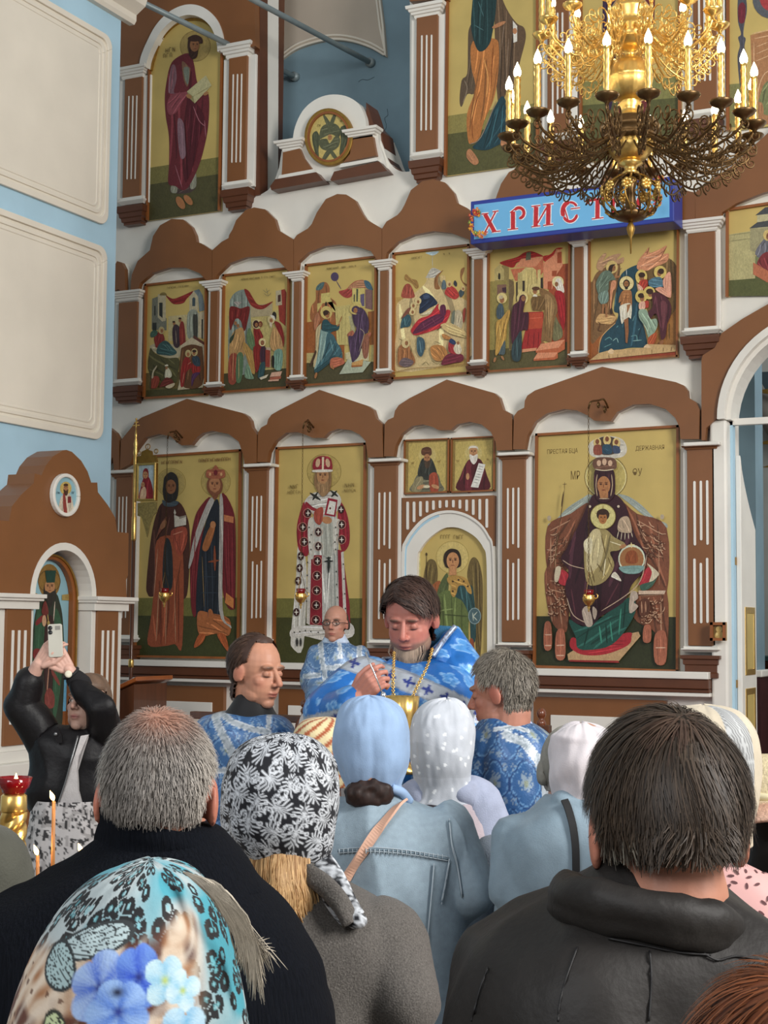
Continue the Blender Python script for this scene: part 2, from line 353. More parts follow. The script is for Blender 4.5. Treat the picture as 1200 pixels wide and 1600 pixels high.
# third tier
T3 = [(193,220,106,122,122,308,308,319,322,350,150,280),(356,384.5,70,90,89,284,283,294,296,327,116,254),(650,683,8,27,25,235,236,248,250,283,55,204),
      (855,888,-28,-8,-8,208,209,221,223,252,20,178),(1083,1119,-66,-46,-46,170,171,184,186,214,-20,127)]
for x0,x1,c0,c1,b0,b1,s0,s1,k0,k1,f0,f1 in T3:
    pilaster(x0, x1, (c0,c1), (b0,b1), (s0,s1), (f0,f1), ya=D-.08, brk=(k0,k1), strip=(x0-8, x1+14))
# third tier: brown spandrel with the arched opening of the left icon
arch_c = (290.5, 92)
sp = [(187,104),(187,-70),(397,-70),(399,72),(351,80)]
opn = spline([(350,75),(347,52),(338,30),(322,14),(303,7),(283,9),(262,20),(243,40),(229,66),(220,88),(217,104)], 4)
plate('crown_board', sp+[tuple(q) for q in opn], D-.10, D-.02, BROWN)
b = MB(); inn = np.array(opn); cen = np.array([286, 110]); 
b.strip([wp(x, y, D-.12) for x, y in inn], [wp(*(q+(cen-q)*.16), D-.12) for q in inn], (0, .11, 0)); b.build('arch_moulding', WHITE, wall)
plate('crown_board', [(640,2),(640,-70),(845,-70),(845,-60),(699,-60),(699,-2)], D-.10, D-.02, BROWN)
plate('side_edge', [(398,-70),(406,-70),(406,304),(398,306)], D-.02, D+.12, DARKB)
# the raised medallion piece on top of the wall
plate('gable_back', [(440,236)]+[tuple(q) for q in spline([(457,221),(461,198),(473,173),(492,156),(515,148),(540,150),(560,162),(570,182),(572,200)], 4)]+[(590,206),(592,225),(598,240),(604,262),(520,282),(436,290),(440,262)], D-.04, D+.3, WHITE)
plate('side_edge', [(572,160),(572,196),(586,200),(590,228),(600,250),(612,263),(630,268),(612,258),(602,240),(596,205),(583,192),(576,170)], D+.02, D+.25, DARKB)
for q in ([(442,238),(468,232),(474,246),(488,265),(440,274),(441,258)], [(550,216),(582,210),(585,228),(588,243),(536,254),(547,240)]):
    plate('panel', q, D-.08, D, BROWN)
for x0, x1, y0, y1 in ((441,468,220,236),(548,583,202,218)): moulding(x0, x1, y0, y1, D-.08, 'capital', WHITE, wall, CAPP)
def slant(q, ya, name, m): plate(name, q, ya, D, m)
slant([(436,274),(490,264),(492,269),(434,280)], D-.11, 'base', WHITE); slant([(532,256),(588,246),(590,251),(530,262)], D-.11, 'base', WHITE)
slant([(422,291),(430,280),(494,269),(505,282),(424,297)], D-.13, 'bracket', DARKB); slant([(516,281),(522,268),(592,252),(605,267),(518,283)], D-.13, 'bracket', DARKB)

# dado: ledge, dark moulding, brown panels with white centres
b = MB(); A = wp(160, 1035)[0]; B = wp(1136, 1058)[0]; zl = wp(930, 1052, FRONT)[2]
def ledge(za, zb, reach, name, m):
    for X0, X1 in ((XL, wp(627, 1050)[0]), (wp(776, 1050)[0], Xj-.12), (Xc+AR+.12, XR)):
        b = MB(); b.box((X0, D-reach, za), (X1, D, zb)); b.build(name, m, wall, bevel=.006)
ledge(zl-.025, zl+.03, .20, 'ledge', WHITE); ledge(zl-.10, zl-.025, .18, 'ledge_moulding', DARKB); ledge(zl-.13, zl-.10, .16, 'ledge_moulding', DARKB); ledge(zl-.16, zl-.13, .15, 'ledge', WHITE)
ledge(.0, .12, .16, 'plinth', DARKB)
for x0, x1, i0, i1 in ((221,354,226,337),(440,560,452,548),(837,1043,864,1018)):
    A = wp(x0, 1080)[0]; B = wp(x1, 1080)[0]; C = wp(i0, 1080)[0]; E_ = wp(i1, 1080)[0]
    if C < A+.08: C = A+.1
    b = MB(); b.box((A, D-.05, .2), (B, D, zl-.2)); q = b.build('dado_panel', BROWN, wall)
    b = MB(); b.box((C, D-.062, .3), (E_, D-.04, zl-.34)); b.build('panel_centre', WHITE, q, bevel=.005)

# ------------------------------------------------------------------ grey-blue vaulted wall behind the gap at the top
YB = D+.9
b = MB(); b.box((wp(330, 0, YB)[0], YB, 3.2), (wp(720, 0, YB)[0]+.5, YB+.15, ZT+1.6)); wb = b.build('wall_back', GREYB); wb['kind'] = 'structure'; wb['label'] = 'grey-blue plaster wall behind the gap in the icon screen'
vt = [(408,-40),(414,30),(427,103)]+[tuple(q) for q in spline([(436,96),(460,79),(490,68),(520,63),(550,66),(580,76),(604,89)], 5)]+[(600,40),(590,-40)]
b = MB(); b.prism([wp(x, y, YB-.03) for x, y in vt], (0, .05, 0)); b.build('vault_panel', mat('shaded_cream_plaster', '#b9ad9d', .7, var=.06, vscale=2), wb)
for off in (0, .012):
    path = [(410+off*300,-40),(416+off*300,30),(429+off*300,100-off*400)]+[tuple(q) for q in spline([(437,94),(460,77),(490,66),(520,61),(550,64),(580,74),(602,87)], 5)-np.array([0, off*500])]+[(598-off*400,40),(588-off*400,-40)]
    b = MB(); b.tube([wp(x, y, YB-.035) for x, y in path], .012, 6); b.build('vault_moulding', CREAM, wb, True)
b = MB()
crack = mat('plaster_crack', '#52666f', .9)
for pts in ([(423,120),(425,150),(421,165),(423,180),(420,200)],[(585,120),(575,125),(566,124),(560,128)],[(605,170),(606,180),(601,185),(604,197),(601,206),(606,216)]):
    b.tube([wp(x, y, YB-.001) for x, y in spline(pts, 3)], .003, 4)
b.build('crack', crack, wb)
b = MB(); b.box((XL-.4, D+.36, 0), (wp(400, 100)[0], D+.5, ZT+1.6)); b.build('wall_side', DARKB)['kind'] = 'structure'
# tie rods
for e in ((463, 121), (581, 99)):
    E0 = wp(e[0], e[1], YB); dr = np.array([-math.sin(math.radians(8.7)), -math.cos(math.radians(8.7)), 0])
    RL = 2.35 if e[0] < 500 else 3.2
    t = empty('tie_rod', E0+dr*RL, 'grey steel tie rod ending beside the seraph medallion' if e[0] > 500 else 'grey steel tie rod crossing the upper left icon', 'tie rod')
    b = MB(); b.tube([E0+dr*.02, E0+dr*RL], .026, 10); b.build('bar', STEEL, t, True)
    b = MB(); b.tube([E0, E0+dr*.05], .045, 10); b.build('anchor', STEEL, t, True)

# ------------------------------------------------------------------ floor, soleas
FLOOR = mat('stone_floor', '#8d8375', .35, var=.2, vscale=3)
b = MB(); b.box((-14, -6, -.1), (8, D+5, 0)); fl = b.build('floor', FLOOR); fl['kind'] = 'structure'
b = MB(); b.box((XL+.6, 7.6, 0), (6, D-.21, .15)); so = b.build('floor_soleas', mat('soleas_carpet', '#6d2b2a', .9, var=.2, vscale=20)); so['kind'] = 'structure'

# ------------------------------------------------------------------ left pier (plane X = XP)
YP = 10.0; XP = onY(183, 300, YP)[0]
b = MB(); b.box((XP-1.6, 3.5, 0), (XP, YP, ZT+1.2)); pier = b.build('wall_left', BLUEW); pier['kind'] = 'structure'; pier['label'] = 'light blue pier with cream plaster panels'
def pq(x, y, e=0): return onX(x, y, XP+e)
def rrect(y0, y1, z0, z1, r, n=6):
    o = []
    for cy, cz, a in ((y1-r, z1-r, 0), (y0+r, z1-r, 90), (y0+r, z0+r, 180), (y1-r, z0+r, 270)):
        for k in range(n+1):
            q = math.radians(a+90*k/n); o.append((cy+r*math.cos(q), cz+r*math.sin(q)))
    return np.array(o)
def pier_panel(zt_, zb_, y1):
    y0 = 4.2; o = None
    for i, (ins, e, w) in enumerate(((0, .03, .05), (.075, .02, .03), (.125, .014, .02))):
        R = rrect(y0+ins, y1-ins, zb_+ins, zt_-ins, .10-.02*i); R2 = rrect(y0+ins+w, y1-ins-w, zb_+ins+w, zt_-ins-w, .08-.02*i)
        a = [(XP+e, p[0], p[1]) for p in np.vstack([R, R[:1]])]; c = [(XP+e, p[0], p[1]) for p in np.vstack([R2, R2[:1]])]
        b = MB(); b.strip(a, c, (-e, 0, 0)); q = b.build('panel_moulding' if o else 'plaster_panel', CREAM, o or pier, bevel=.006)
        if o is None:
            o = q; f_ = MB(); R3 = rrect(y0+.05, y1-.05, zb_+.05, zt_-.05, .08); f_.prism([(XP+.008, p[0], p[1]) for p in R3], (-.008, 0, 0)); f_.build('panel_field', CREAM, o)
yr = pq(166, 300)[1]
pier_panel(pq(166, 62)[2]+.03, pq(164, 354)[2], yr)
pier_panel(pq(163, 388)[2], pq(158, 689)[2], yr)
# cornice at the top of the pier
zc = pq(190, 33)[2]; b = MB()
prof = [(0, 0), (.05, 0), (.07, .03), (.07, .08), (.16, .14), (.18, .2), (.2, .3), (0, .3)]
pr = [(XP+e, 3.4, zc+h) for e, h in prof]; b.prism(pr, (0, YP+.12-3.4, 0)); b.build('cornice', CREAM, pier)
# ================================================================== painted icons: every shape of a painting is a thin coat of paint on its board
class Painting:
    def __init__(s, fn, nrm, step=.0001): s.fn = fn; s.n = np.asarray(nrm, float); s.b = MB(); s.k = 0; s.step = step
    def poly(s, P, h):
        s.k += 1; P3 = np.array([s.fn(x, y) for x, y in P])+s.n*(s.k*s.step)
        a = np.array(P); ar = np.sum(a[:, 0]*np.roll(a[:, 1], -1)-a[:, 1]*np.roll(a[:, 0], -1))
        idx = tuple(range(len(P))); s.b.add(P3, [idx if ar < 0 else idx[::-1]], hexc(h))
    def drape(s, P, h):
        """painted fold lines, lighter and darker, along the longer axis of a painted shape"""
        c = P.mean(0); U_, S_, Vt = np.linalg.svd(P-c); a, m = Vt[0], Vt[1]; ea = np.abs((P-c)@a).max(); em = np.abs((P-c)@m).max()
        if em < 15 or ea < 24: return
        R = random.Random(int(c[0]*3+c[1])); n = int(min(6, max(2, em/8))); base = [int(h[i:i+2], 16) for i in (0, 2, 4)]
        def inside(q):
            r = False; j = len(P)-1
            for i in range(len(P)):
                if (P[i][1] > q[1]) != (P[j][1] > q[1]) and q[0] < (P[j][0]-P[i][0])*(q[1]-P[i][1])/(P[j][1]-P[i][1]+1e-12)+P[i][0]: r = not r
                j = i
            return r
        for k in range(n):
            o = em*(-.75+1.5*(k+.5)/n)+R.uniform(-.06, .06)*em; ph = R.uniform(0, 6); bend = R.uniform(.04, .14)*em; t0 = R.uniform(-.95, -.3); t1 = R.uniform(.2, .95); best = []; cur = []
            for t in np.linspace(t0, t1, 12):
                q = c+a*ea*t+m*(o*(1-.25*t)+bend*math.sin(3*t+ph))
                if inside(q): cur.append(q)
                else: best = cur if len(cur) > len(best) else best; cur = []
            best = cur if len(cur) > len(best) else best
            if len(best) < 4: continue
            g = 1.22 if k % 2 else .76; hx = ''.join('%02x' % max(0, min(255, int(v*g+(14 if g > 1 else 0)))) for v in base)
            s.stroke(np.array(best), max(em*R.uniform(.05, .10), 1.6), hx)
    def stroke(s, pts, w, h):
        P = np.array(pts, float); T = np.gradient(P, axis=0); T /= np.linalg.norm(T, axis=1)[:, None]+1e-9
        N = np.stack([-T[:, 1], T[:, 0]], 1)*(w/2); t = np.ones(len(P)); 
        if len(P) > 3: t[0] = t[-1] = .35
        N *= t[:, None]; s.poly(np.vstack([P+N, (P-N)[::-1]]), h)
    def run(s, txt):
        for ln in txt.strip().splitlines():
            a = ln.split()
            if not a: continue
            op, h = a[0], a[1]; nums = [tuple(float(v) for v in q.split(',')) for q in a[2:]]
            if op == 'p': P_ = spline(nums, 4, True); s.poly(P_, h); s.drape(P_, h)
            elif op == 'q': s.poly(nums, h)
            elif op == 'e':
                cx, cy, rx, ry = nums[0][:4]; rot = math.radians(nums[0][4]) if len(nums[0]) > 4 else 0
                q = [(cx+rx*math.cos(t)*math.cos(rot)-ry*math.sin(t)*math.sin(rot), cy+rx*math.cos(t)*math.sin(rot)+ry*math.sin(t)*math.cos(rot)) for t in np.linspace(0, 2*math.pi, 22)[:-1]]
                s.poly(q, h)
            elif op == 'o':                                        # ring: cx,cy,r,w
                cx, cy, r, w = nums[0]; t = np.linspace(0, 2*math.pi, 37)
                for k in range(36):
                    pass
                s.k += 1; V = [s.fn(cx+q*math.cos(v), cy+q*math.sin(v)) for q in (r-w/2, r+w/2) for v in t[:-1]]
                s.b.add(np.array(V)+s.n*(s.k*s.step), [(k, (k+1) % 36, 36+(k+1) % 36, 36+k) for k in range(36)], hexc(h))
            elif op == 'r':                                        # random carved strokes: n,len,width x0,y0 x1,y1 angle,spread
                (n_, ln, w_), (x0, y0), (x1, y1), (an, sp) = nums; R = random.Random(int(x0+y0))
                for _ in range(int(n_)):
                    x = R.uniform(x0, x1); y = R.uniform(y0, y1); q = math.radians(an+R.uniform(-sp, sp)); dx, dy = math.cos(q)*ln/2, math.sin(q)*ln/2; e = R.uniform(-.25, .25)*ln
                    s.stroke(spline([(x-dx, y-dy), (x-dy*.3+e*.3, y+dx*.3), (x+dx, y+dy)], 3), w_, h)
            elif op == 'l': s.stroke(spline(nums[1:], 4), nums[0][0], h)
            elif op == 's': s.stroke(np.array([(nums[1][0]+(nums[2][0]-nums[1][0])*k/3, nums[1][1]+(nums[2][1]-nums[1][1])*k/3) for k in range(4)]), nums[0][0], h)
            elif op == 'f':                                        # face: cx,cy,r,dir
                cx, cy, r = nums[0][:3]; d = nums[0][3] if len(nums[0]) > 3 else 0; dk = '4a2a1c'
                s.run(f'e {h} {cx},{cy},{r*.72},{r}\n')
                for e in (-1, 1):
                    ex = cx+e*r*.3+d*r*.25; s.run(f'e {dk} {ex},{cy-r*.12},{r*.15},{r*.09}\ns {dk} {max(r*.09,.6)} {ex-r*.2},{cy-r*.3} {ex+r*.2},{cy-r*.3}\n')
                s.run(f's 7a4a30 {max(r*.1,.6)} {cx+d*r*.3},{cy-r*.15} {cx+d*r*.38},{cy+r*.3}\ns 7a3a2a {max(r*.12,.6)} {cx+d*r*.25-r*.2},{cy+r*.52} {cx+d*r*.25+r*.2},{cy+r*.52}\n')
            elif op == 't':                                        # illegible small lettering: x0,y0 x1,y1 height
                (x0, y0), (x1, y1), (hh,) = nums[:3]; R = random.Random(int(x0*7+y0)); n = max(2, int(math.hypot(x1-x0, y1-y0)/(hh*.62)))
                for k in range(n):
                    u = k/n; x = x0+(x1-x0)*u; y = y0+(y1-y0)*u; w = hh*.13; g = hh*.42
                    if R.random() < .13: continue
                    s.run(f's {h} {w} {x},{y} {x},{y+hh}\n')
                    z = R.random()
                    if z < .75: s.run(f's {h} {w} {x+g},{y} {x+g},{y+hh}\n')
                    if z < .35: s.run(f's {h} {w} {x},{y+hh*.5} {x+g},{y+hh*.5}\n')
                    elif z < .6: s.run(f's {h} {w} {x},{y} {x+g},{y+hh}\n')
                    else: s.run(f's {h} {w} {x},{y} {x+g},{y}\n')
def zm(ox, oy, sc, Y): return lambda x, y: onY(ox+x/sc, oy+y/sc, Y)
GB = 'c4ac66'
def icon(label, z, corners, ops, Y=D-.025, frame=.02, fm=None, cat='icon', bg=None, group=None, outline=None, name='icon', frames=(1, 1, 1, 1), fdepth=.03):
    """corners in zoom pixels TL TR BR BL; a board, a wooden frame strip, the painting"""
    fn = zm(z[0], z[1], z[2], Y); P = np.array([fn(*c) for c in (outline or corners)])
    base = P.mean(0); base[2] = P[:, 2].min()
    t = empty(name, base, label, cat, group)
    b = MB(); b.prism(P, (0, .02, 0)); b.build('board', mat('gilded_board', '#'+(bg or GB), .42, .12, var=.1, vscale=3), t)
    C = np.array([fn(*c) for c in corners])
    if frame:
        for i in range(4):
            if not frames[i]: continue
            a, c = C[i], C[(i+1) % 4]; cen = C.mean(0)
            d = (c-a)/np.linalg.norm(c-a); nn = np.cross(d, (0, 1, 0)); nn *= np.sign(np.dot(cen-a, nn)) or 1
            a2, c2 = a-d*frame*.0, c+d*frame*.0
            b = MB(); b.strip([a2, c2], [a2+nn*frame, c2+nn*frame], (0, -fdepth, 0)); b.build('frame', fm or WOODF, t)
    pt = Painting(fn, (0, -1, 0)); pt.k = 2; pt.run(ops); pt.b.build('painting', PAINT, t, colors=True)
    return t
def text(word, pos, xdir, height, m, parent, name='inscription', ext=.0015, updir=(0, 0, 1), width=None, off=0):
    cu = bpy.data.curves.new('txt', 'FONT'); cu.body = word; cu.size = 1; cu.extrude = .0; cu.offset = off
    o = bpy.data.objects.new('txt', cu); COL.objects.link(o); dg = bpy.context.evaluated_depsgraph_get()
    me = bpy.data.meshes.new_from_object(o.evaluated_get(dg)); bpy.data.objects.remove(o)
    V = np.empty(len(me.vertices)*3); me.vertices.foreach_get('co', V); V = V.reshape(-1, 3); fs = [tuple(p.vertices) for p in me.polygons]
    if not len(V): return None
    lo = V.min(0); hi = V.max(0); V = (V-lo)*height/(hi[1]-lo[1])
    if width: V[:, 0] *= width/max(V[:, 0].max(), 1e-6)
    xd = np.asarray(xdir, float); xd /= np.linalg.norm(xd); W3 = np.asarray(pos)+V[:, :1]*xd+V[:, 1:2]*np.asarray(updir, float)
    b = MB(); b.add(W3, fs); o = b.build(name, m, parent); o['kind'] = 'stuff'; return o

# ---- first tier
icon('tall icon of two standing saints, a veiled nun and a crowned king', (170,620,3.2), [(148,298),(668,263),(656,1312),(130,1302)], '''
q 6f6c37 130,1006 662,1004 660,1098 130,1094
q 3d4021 130,1094 660,1098 655,1310 130,1302
o 8f7c3e 312,430,72,2.5
o 8f7c3e 535,425,73,2.5
e ad985a 312,430,69,69
e ad985a 535,425,70,70
p 4a2a20 272,528 240,580 212,700 188,930 194,985 216,1000 300,980 375,1012 398,940 406,700 392,600 350,525
p 984f33 240,720 330,700 372,790 368,1240 330,1236 280,1246 196,1238 212,1100 232,900
p 2b2e30 290,705 316,760 318,950 272,950 274,780
l b98a6a 5 250,980 238,1220
l b98a6a 4 290,1000 284,1236
l b98a6a 4 330,990 335,1228
l 6b3524 5 262,980 262,1236
l 6b3524 4 350,900 350,1230
l c08d70 4 246,760 226,1000
p 9c4a36 312,672 384,652 392,720 362,792 330,760
l c98a70 4 320,690 372,672
l 743a2c 3 330,700 360,780
q c9c3b4 328,590 352,600 388,592 388,640 330,652
q 8e8678 352,600 388,592 388,600 354,612
q c9c3b4 330,560 338,580 332,592 326,580
p 2d2925 274,440 281,400 312,376 342,396 350,440 346,495 330,522 284,522 272,480
f 90603f 312,450,36,.15
p 46525a 270,515 300,530 335,520 352,530 330,548 280,546
p 7b4a3a 290,600 260,640 235,720 250,690 284,640
e 9a6a4a 275,640,12,26,30
p 6b2328 512,505 452,560 424,640 408,780 414,1050 442,1072 470,700
p 6b2328 560,498 622,560 636,700 634,1000 628,1062 590,1040 566,900
p 23282f 512,560 556,552 560,1060 562,1150 470,1152 438,1060 458,760
p a4633a 448,1078 512,1082 604,1110 604,1192 540,1184 456,1192
p a5562f 452,1190 428,1254 468,1232 486,1190
p a5562f 544,1190 590,1266 602,1260 584,1190
e a4633a 510,1100,16,40
p a9a49c 512,506 482,560 430,700 402,842 412,846 452,720 500,590 530,520
p a9a49c 558,498 576,560 572,1060 614,1145 606,1150 554,1066 556,700
p 9a6038 520,636 490,690 470,760 500,764 534,660
e b0794f 524,640,14,18
s 80442c 12 532,745 534,870
s 80442c 10 500,826 556,818
l 8d744a 3 470,800 480,1050
l 343d48 4 490,780 500,1100
l 343d48 4 470,900 540,900
l 343d48 4 465,980 550,980
q b5714b 578,590 628,600 626,632 580,622
q c07a45 590,980 628,1010 626,1060 584,1030
l 8a3a3c 4 600,640 606,980
l 8a3a3c 4 436,640 426,1000
e 7a4b33 533,445,40,52
f ac7752 533,440,40,0
p 7a4b33 515,470 533,480 552,470 548,500 533,514 520,500
p 9a5a40 496,406 494,368 520,362 538,342 556,362 582,368 578,406
e 6b2328 538,380,10,14
e caa070 510,388,6,8
e caa070 566,388,6,8
t 7d5a33 268,322 374,316 18
t 7d5a33 455,312 616,302 18
''')
icon('tall icon of a bearded bishop in white and crimson vestments', (390,600,3.478), [(150,345),(638,320),(630,1545),(130,1532)], '''
q 6f6c37 130,1165 634,1165 632,1272 130,1268
q 40411f 130,1268 632,1272 630,1545 130,1532
e b59f5d 405,475,90,98
o 8f7c3e 405,475,92,3
p c9c6bb 265,870 250,1100 225,1360 232,1432 292,1428 310,1000
p 8c2430 300,640 268,720 256,800 268,900 318,930 340,760
p 8c2430 490,640 528,700 545,800 538,880 500,905 480,760
p b9bab2 350,700 470,700 485,1000 490,1310 330,1312 338,1000
q 8a2531 333,930 394,930 396,1312 326,1308
q 8a2531 480,900 505,905 545,1200 548,1300 488,1300
q c9c4ba 318,930 336,930 328,1310 310,1300
q c9c4ba 498,915 512,910 530,1300 512,1300
p cdc9c0 230,1330 310,1312 430,1318 550,1300 560,1372 420,1395 300,1370 226,1376
l a4a79f 6 440,900 448,1300
l 8f958f 5 460,820 468,1290
l d6d6cf 6 418,1020 420,1290
p c8c4ba 300,640 352,590 405,600 460,580 500,630 470,700 430,720 370,720 330,690
p 8c2430 310,640 350,672 405,690 350,690 306,664
s 2a2a26 14 330,592 388,632
s 2a2a26 12 372,588 344,632
s 2a2a26 12 440,578 482,612
s 2a2a26 12 476,580 446,614
q 8f1f31 428,618 480,630 468,722 408,712
q d8d6cc 436,634 472,642 460,712 420,704
p c9c6ba 322,740 350,742 352,930 330,940 318,830
p c9c6ba 440,745 488,735 490,770 470,930 452,860
p a9aba0 395,720 450,745 452,900 440,940 400,930 388,850
e b57f55 422,740,28,20,10
e 5d2a20 440,676,5,6
p a04a3a 356,690 400,670 398,740 380,766 354,740
''' + '\n'.join(f'e 3a1d1c {x},{y},17,22\ns d9d3c6 6 {x-12},{y} {x+12},{y}\ns d9d3c6 6 {x},{y-15} {x},{y+15}' for x, y in
   [(320,702),(292,778),(300,858),(500,682),(503,764),(503,846),(376,804),(376,882),(372,962),(370,1042),(368,1122),(366,1202),(364,1282),(282,935),(276,1000),(268,1070),(258,1240)]) + '\n' +
'\n'.join(f'o c9a08c {x},{y},24,2' for x, y in [(376,804),(376,882),(372,962),(370,1042),(368,1122),(366,1202),(364,1282),(320,702),(292,778),(300,858),(503,764),(503,846)]) + '''
s 262a26 14 434,938 434,1026
s 262a26 10 410,964 458,962
s 262a26 7 420,946 448,945
s 2a2a26 12 262,1380 262,1426
s 2a2a26 10 282,1380 282,1426
p 8a6a48 362,480 355,540 378,590 400,612 425,600 445,560 448,490 430,470 380,470
f b08258 402,500,44,0
p 9a7a55 375,530 402,545 430,530 432,580 404,614 378,582
p 8c2430 355,468 352,420 372,398 404,392 440,400 452,430 446,470
p d8d2c4 355,468 446,466 448,478 356,480
q d8c9a8 398,398 410,398 408,466 398,466
e caa888 376,430,12,24,10
e caa888 430,430,12,24,-10
t 7d6a3a 225,548 275,546 24
t 7d6a3a 214,580 286,578 20
t 7d6a3a 524,540 580,537 24
t 7d6a3a 520,572 586,570 18
''' + '\n'.join(f'e 3a3a34 {x},{y},3.5,5' for x, y in [(330,780),(342,820),(334,860),(340,900),(474,780),(482,820),(470,860),(474,900),(322,970),(320,1040),(318,1110),(316,1180),(478,1020),(480,1090),(484,1160),(516,980),(520,1060),(524,1140),(528,1220),(250,1350),(280,1346),(310,1340),(340,1345),(380,1350),(420,1350),(460,1345),(500,1340),(530,1330)]))
# centre bay: two small icons side by side over the arched door
J = (570, 590, 3.404)
icon('small icon of a dark-hooded saint with folded hands above the arched door', J, [(212,332),(453,322),(450,612),(208,622)], '''
q 8a7440 214,335 453,325 450,612 210,620
q b9a560 234,350 436,340 434,600 230,606
e c2b070 333,414,46,48
p 6d6a55 246,606 258,560 290,510 380,505 404,560 414,602
p 33352f 282,500 300,440 320,425 346,425 366,450 384,520 340,545 290,530
p 9c4a34 344,520 384,510 392,600 350,604
p 8a8262 250,600 270,540 310,530 300,604
p 5c3a28 306,412 304,380 332,368 354,380 352,414
f a87750 332,430,24,0
p 4a3a2c 318,440 332,446 348,440 346,470 332,484 320,470
e b98a62 300,582,24,10,-20
e b98a62 376,580,22,10,20
e d2c8a8 330,580,18,8
t 8a7040 250,448 272,446 14
t 8a7040 390,440 412,438 14
''', frame=.012, fdepth=.02)
icon('small icon of a white-bearded saint holding an open scroll', J, [(462,322),(696,310),(694,604),(458,614)], '''
q 8a7440 464,325 695,313 692,602 460,611
q b9a560 482,342 678,330 676,590 478,600
e c2b070 578,402,46,48
p 4f1c22 492,598 510,520 545,445 580,430 620,440 650,520 660,594
p 6b2830 540,470 560,450 570,598 536,598
q dcdad2 606,455 642,462 622,530 604,586 564,582 586,520
s 8a8a84 3 604,470 634,476
s 8a8a84 3 600,484 630,490
s 8a8a84 3 596,498 626,504
s 8a8a84 3 592,512 620,518
s 8a8a84 3 588,526 616,532
s 8a8a84 3 582,540 612,546
s 8a8a84 3 578,556 606,562
e b98a62 548,526,9,18
f b5855c 578,396,30,0
p cfc8b8 552,390 556,368 578,362 600,368 606,392 596,376 560,376
p d8d2c6 558,408 578,416 600,408 598,440 580,462 562,440
t 8a7040 490,438 512,436 13
t 8a7040 640,430 664,428 13
''', frame=.012, fdepth=.02)
# arched deacon's door: brown fluted arch panel, white reveal, painted board
fnJ = zm(*J, D-.07)
ach = [(195,640),(684,626),(682,905)]+[tuple(q) for q in spline([(680,900),(660,840),(620,780),(560,735),(500,712),(440,706),(370,718),(300,755),(245,815),(210,870),(196,925)], 4)]+[(194,925)]
b = MB(); b.prism([fnJ(*q) for q in ach], (0, .07, 0)); ap = b.build('door_head_panel', BROWN, wall)
for x, y0, y1 in [(227,660,808),(261,660,768),(295,658,738),(330,656,717),(364,654,703),(399,653,694),(434,652,690),(470,651,690),(505,650,697),(541,649,710),(576,648,730),(611,646,755),(648,645,798)]:
    b = MB(); f_ = zm(*J, D-.078); w = 6.5
    q = [(x-w, y0+w), (x-w*.7, y0), (x+w*.7, y0), (x+w, y0+w), (x+w, y1-w), (x+w*.7, y1), (x-w*.7, y1), (x-w, y1-w)]
    b.prism([f_(*p) for p in q], (0, .01, 0)); b.build('flute', WHITE, ap)
b = MB(); o_ = spline([(196,1640),(196,1200),(196,930),(212,868),(246,814),(300,756),(370,718),(440,706),(500,712),(560,735),(620,780),(660,840),(682,905),(690,1200),(694,1640)], 4)
i_ = spline([(272,1640),(276,1200),(280,960),(292,920),(318,880),(356,842),(410,806),(450,796),(500,800),(550,822),(596,856),(630,905),(646,960),(650,1200),(650,1640)], 4)
fb = zm(*J, D-.06); b.strip([fb(*q) for q in o_], [fb(*q) for q in i_], (0, .055, 0)); b.build('door_arch_surround', WHITE, ap)
b = MB(); fb2 = zm(*J, D-.075); b.strip([fb2(*q) for q in o_+np.array([0, 0])], [fb2(*q) for q in o_+(i_-o_)*.16], (0, .07, 0)); b.build('door_arch_edge', WHITE, ap)
b = MB(); fb3 = zm(*J, D-.0615); w2 = o_+(i_-o_)*.17; w3 = o_+(i_-o_)*.30
b.strip([fb3(*q) for q in w2[:26]], [fb3(*q) for q in w3[:26]], (0, .01, 0)); b.build('blue_line', BLUEW, ap)
arch_out = [tuple(q) for q in i_]
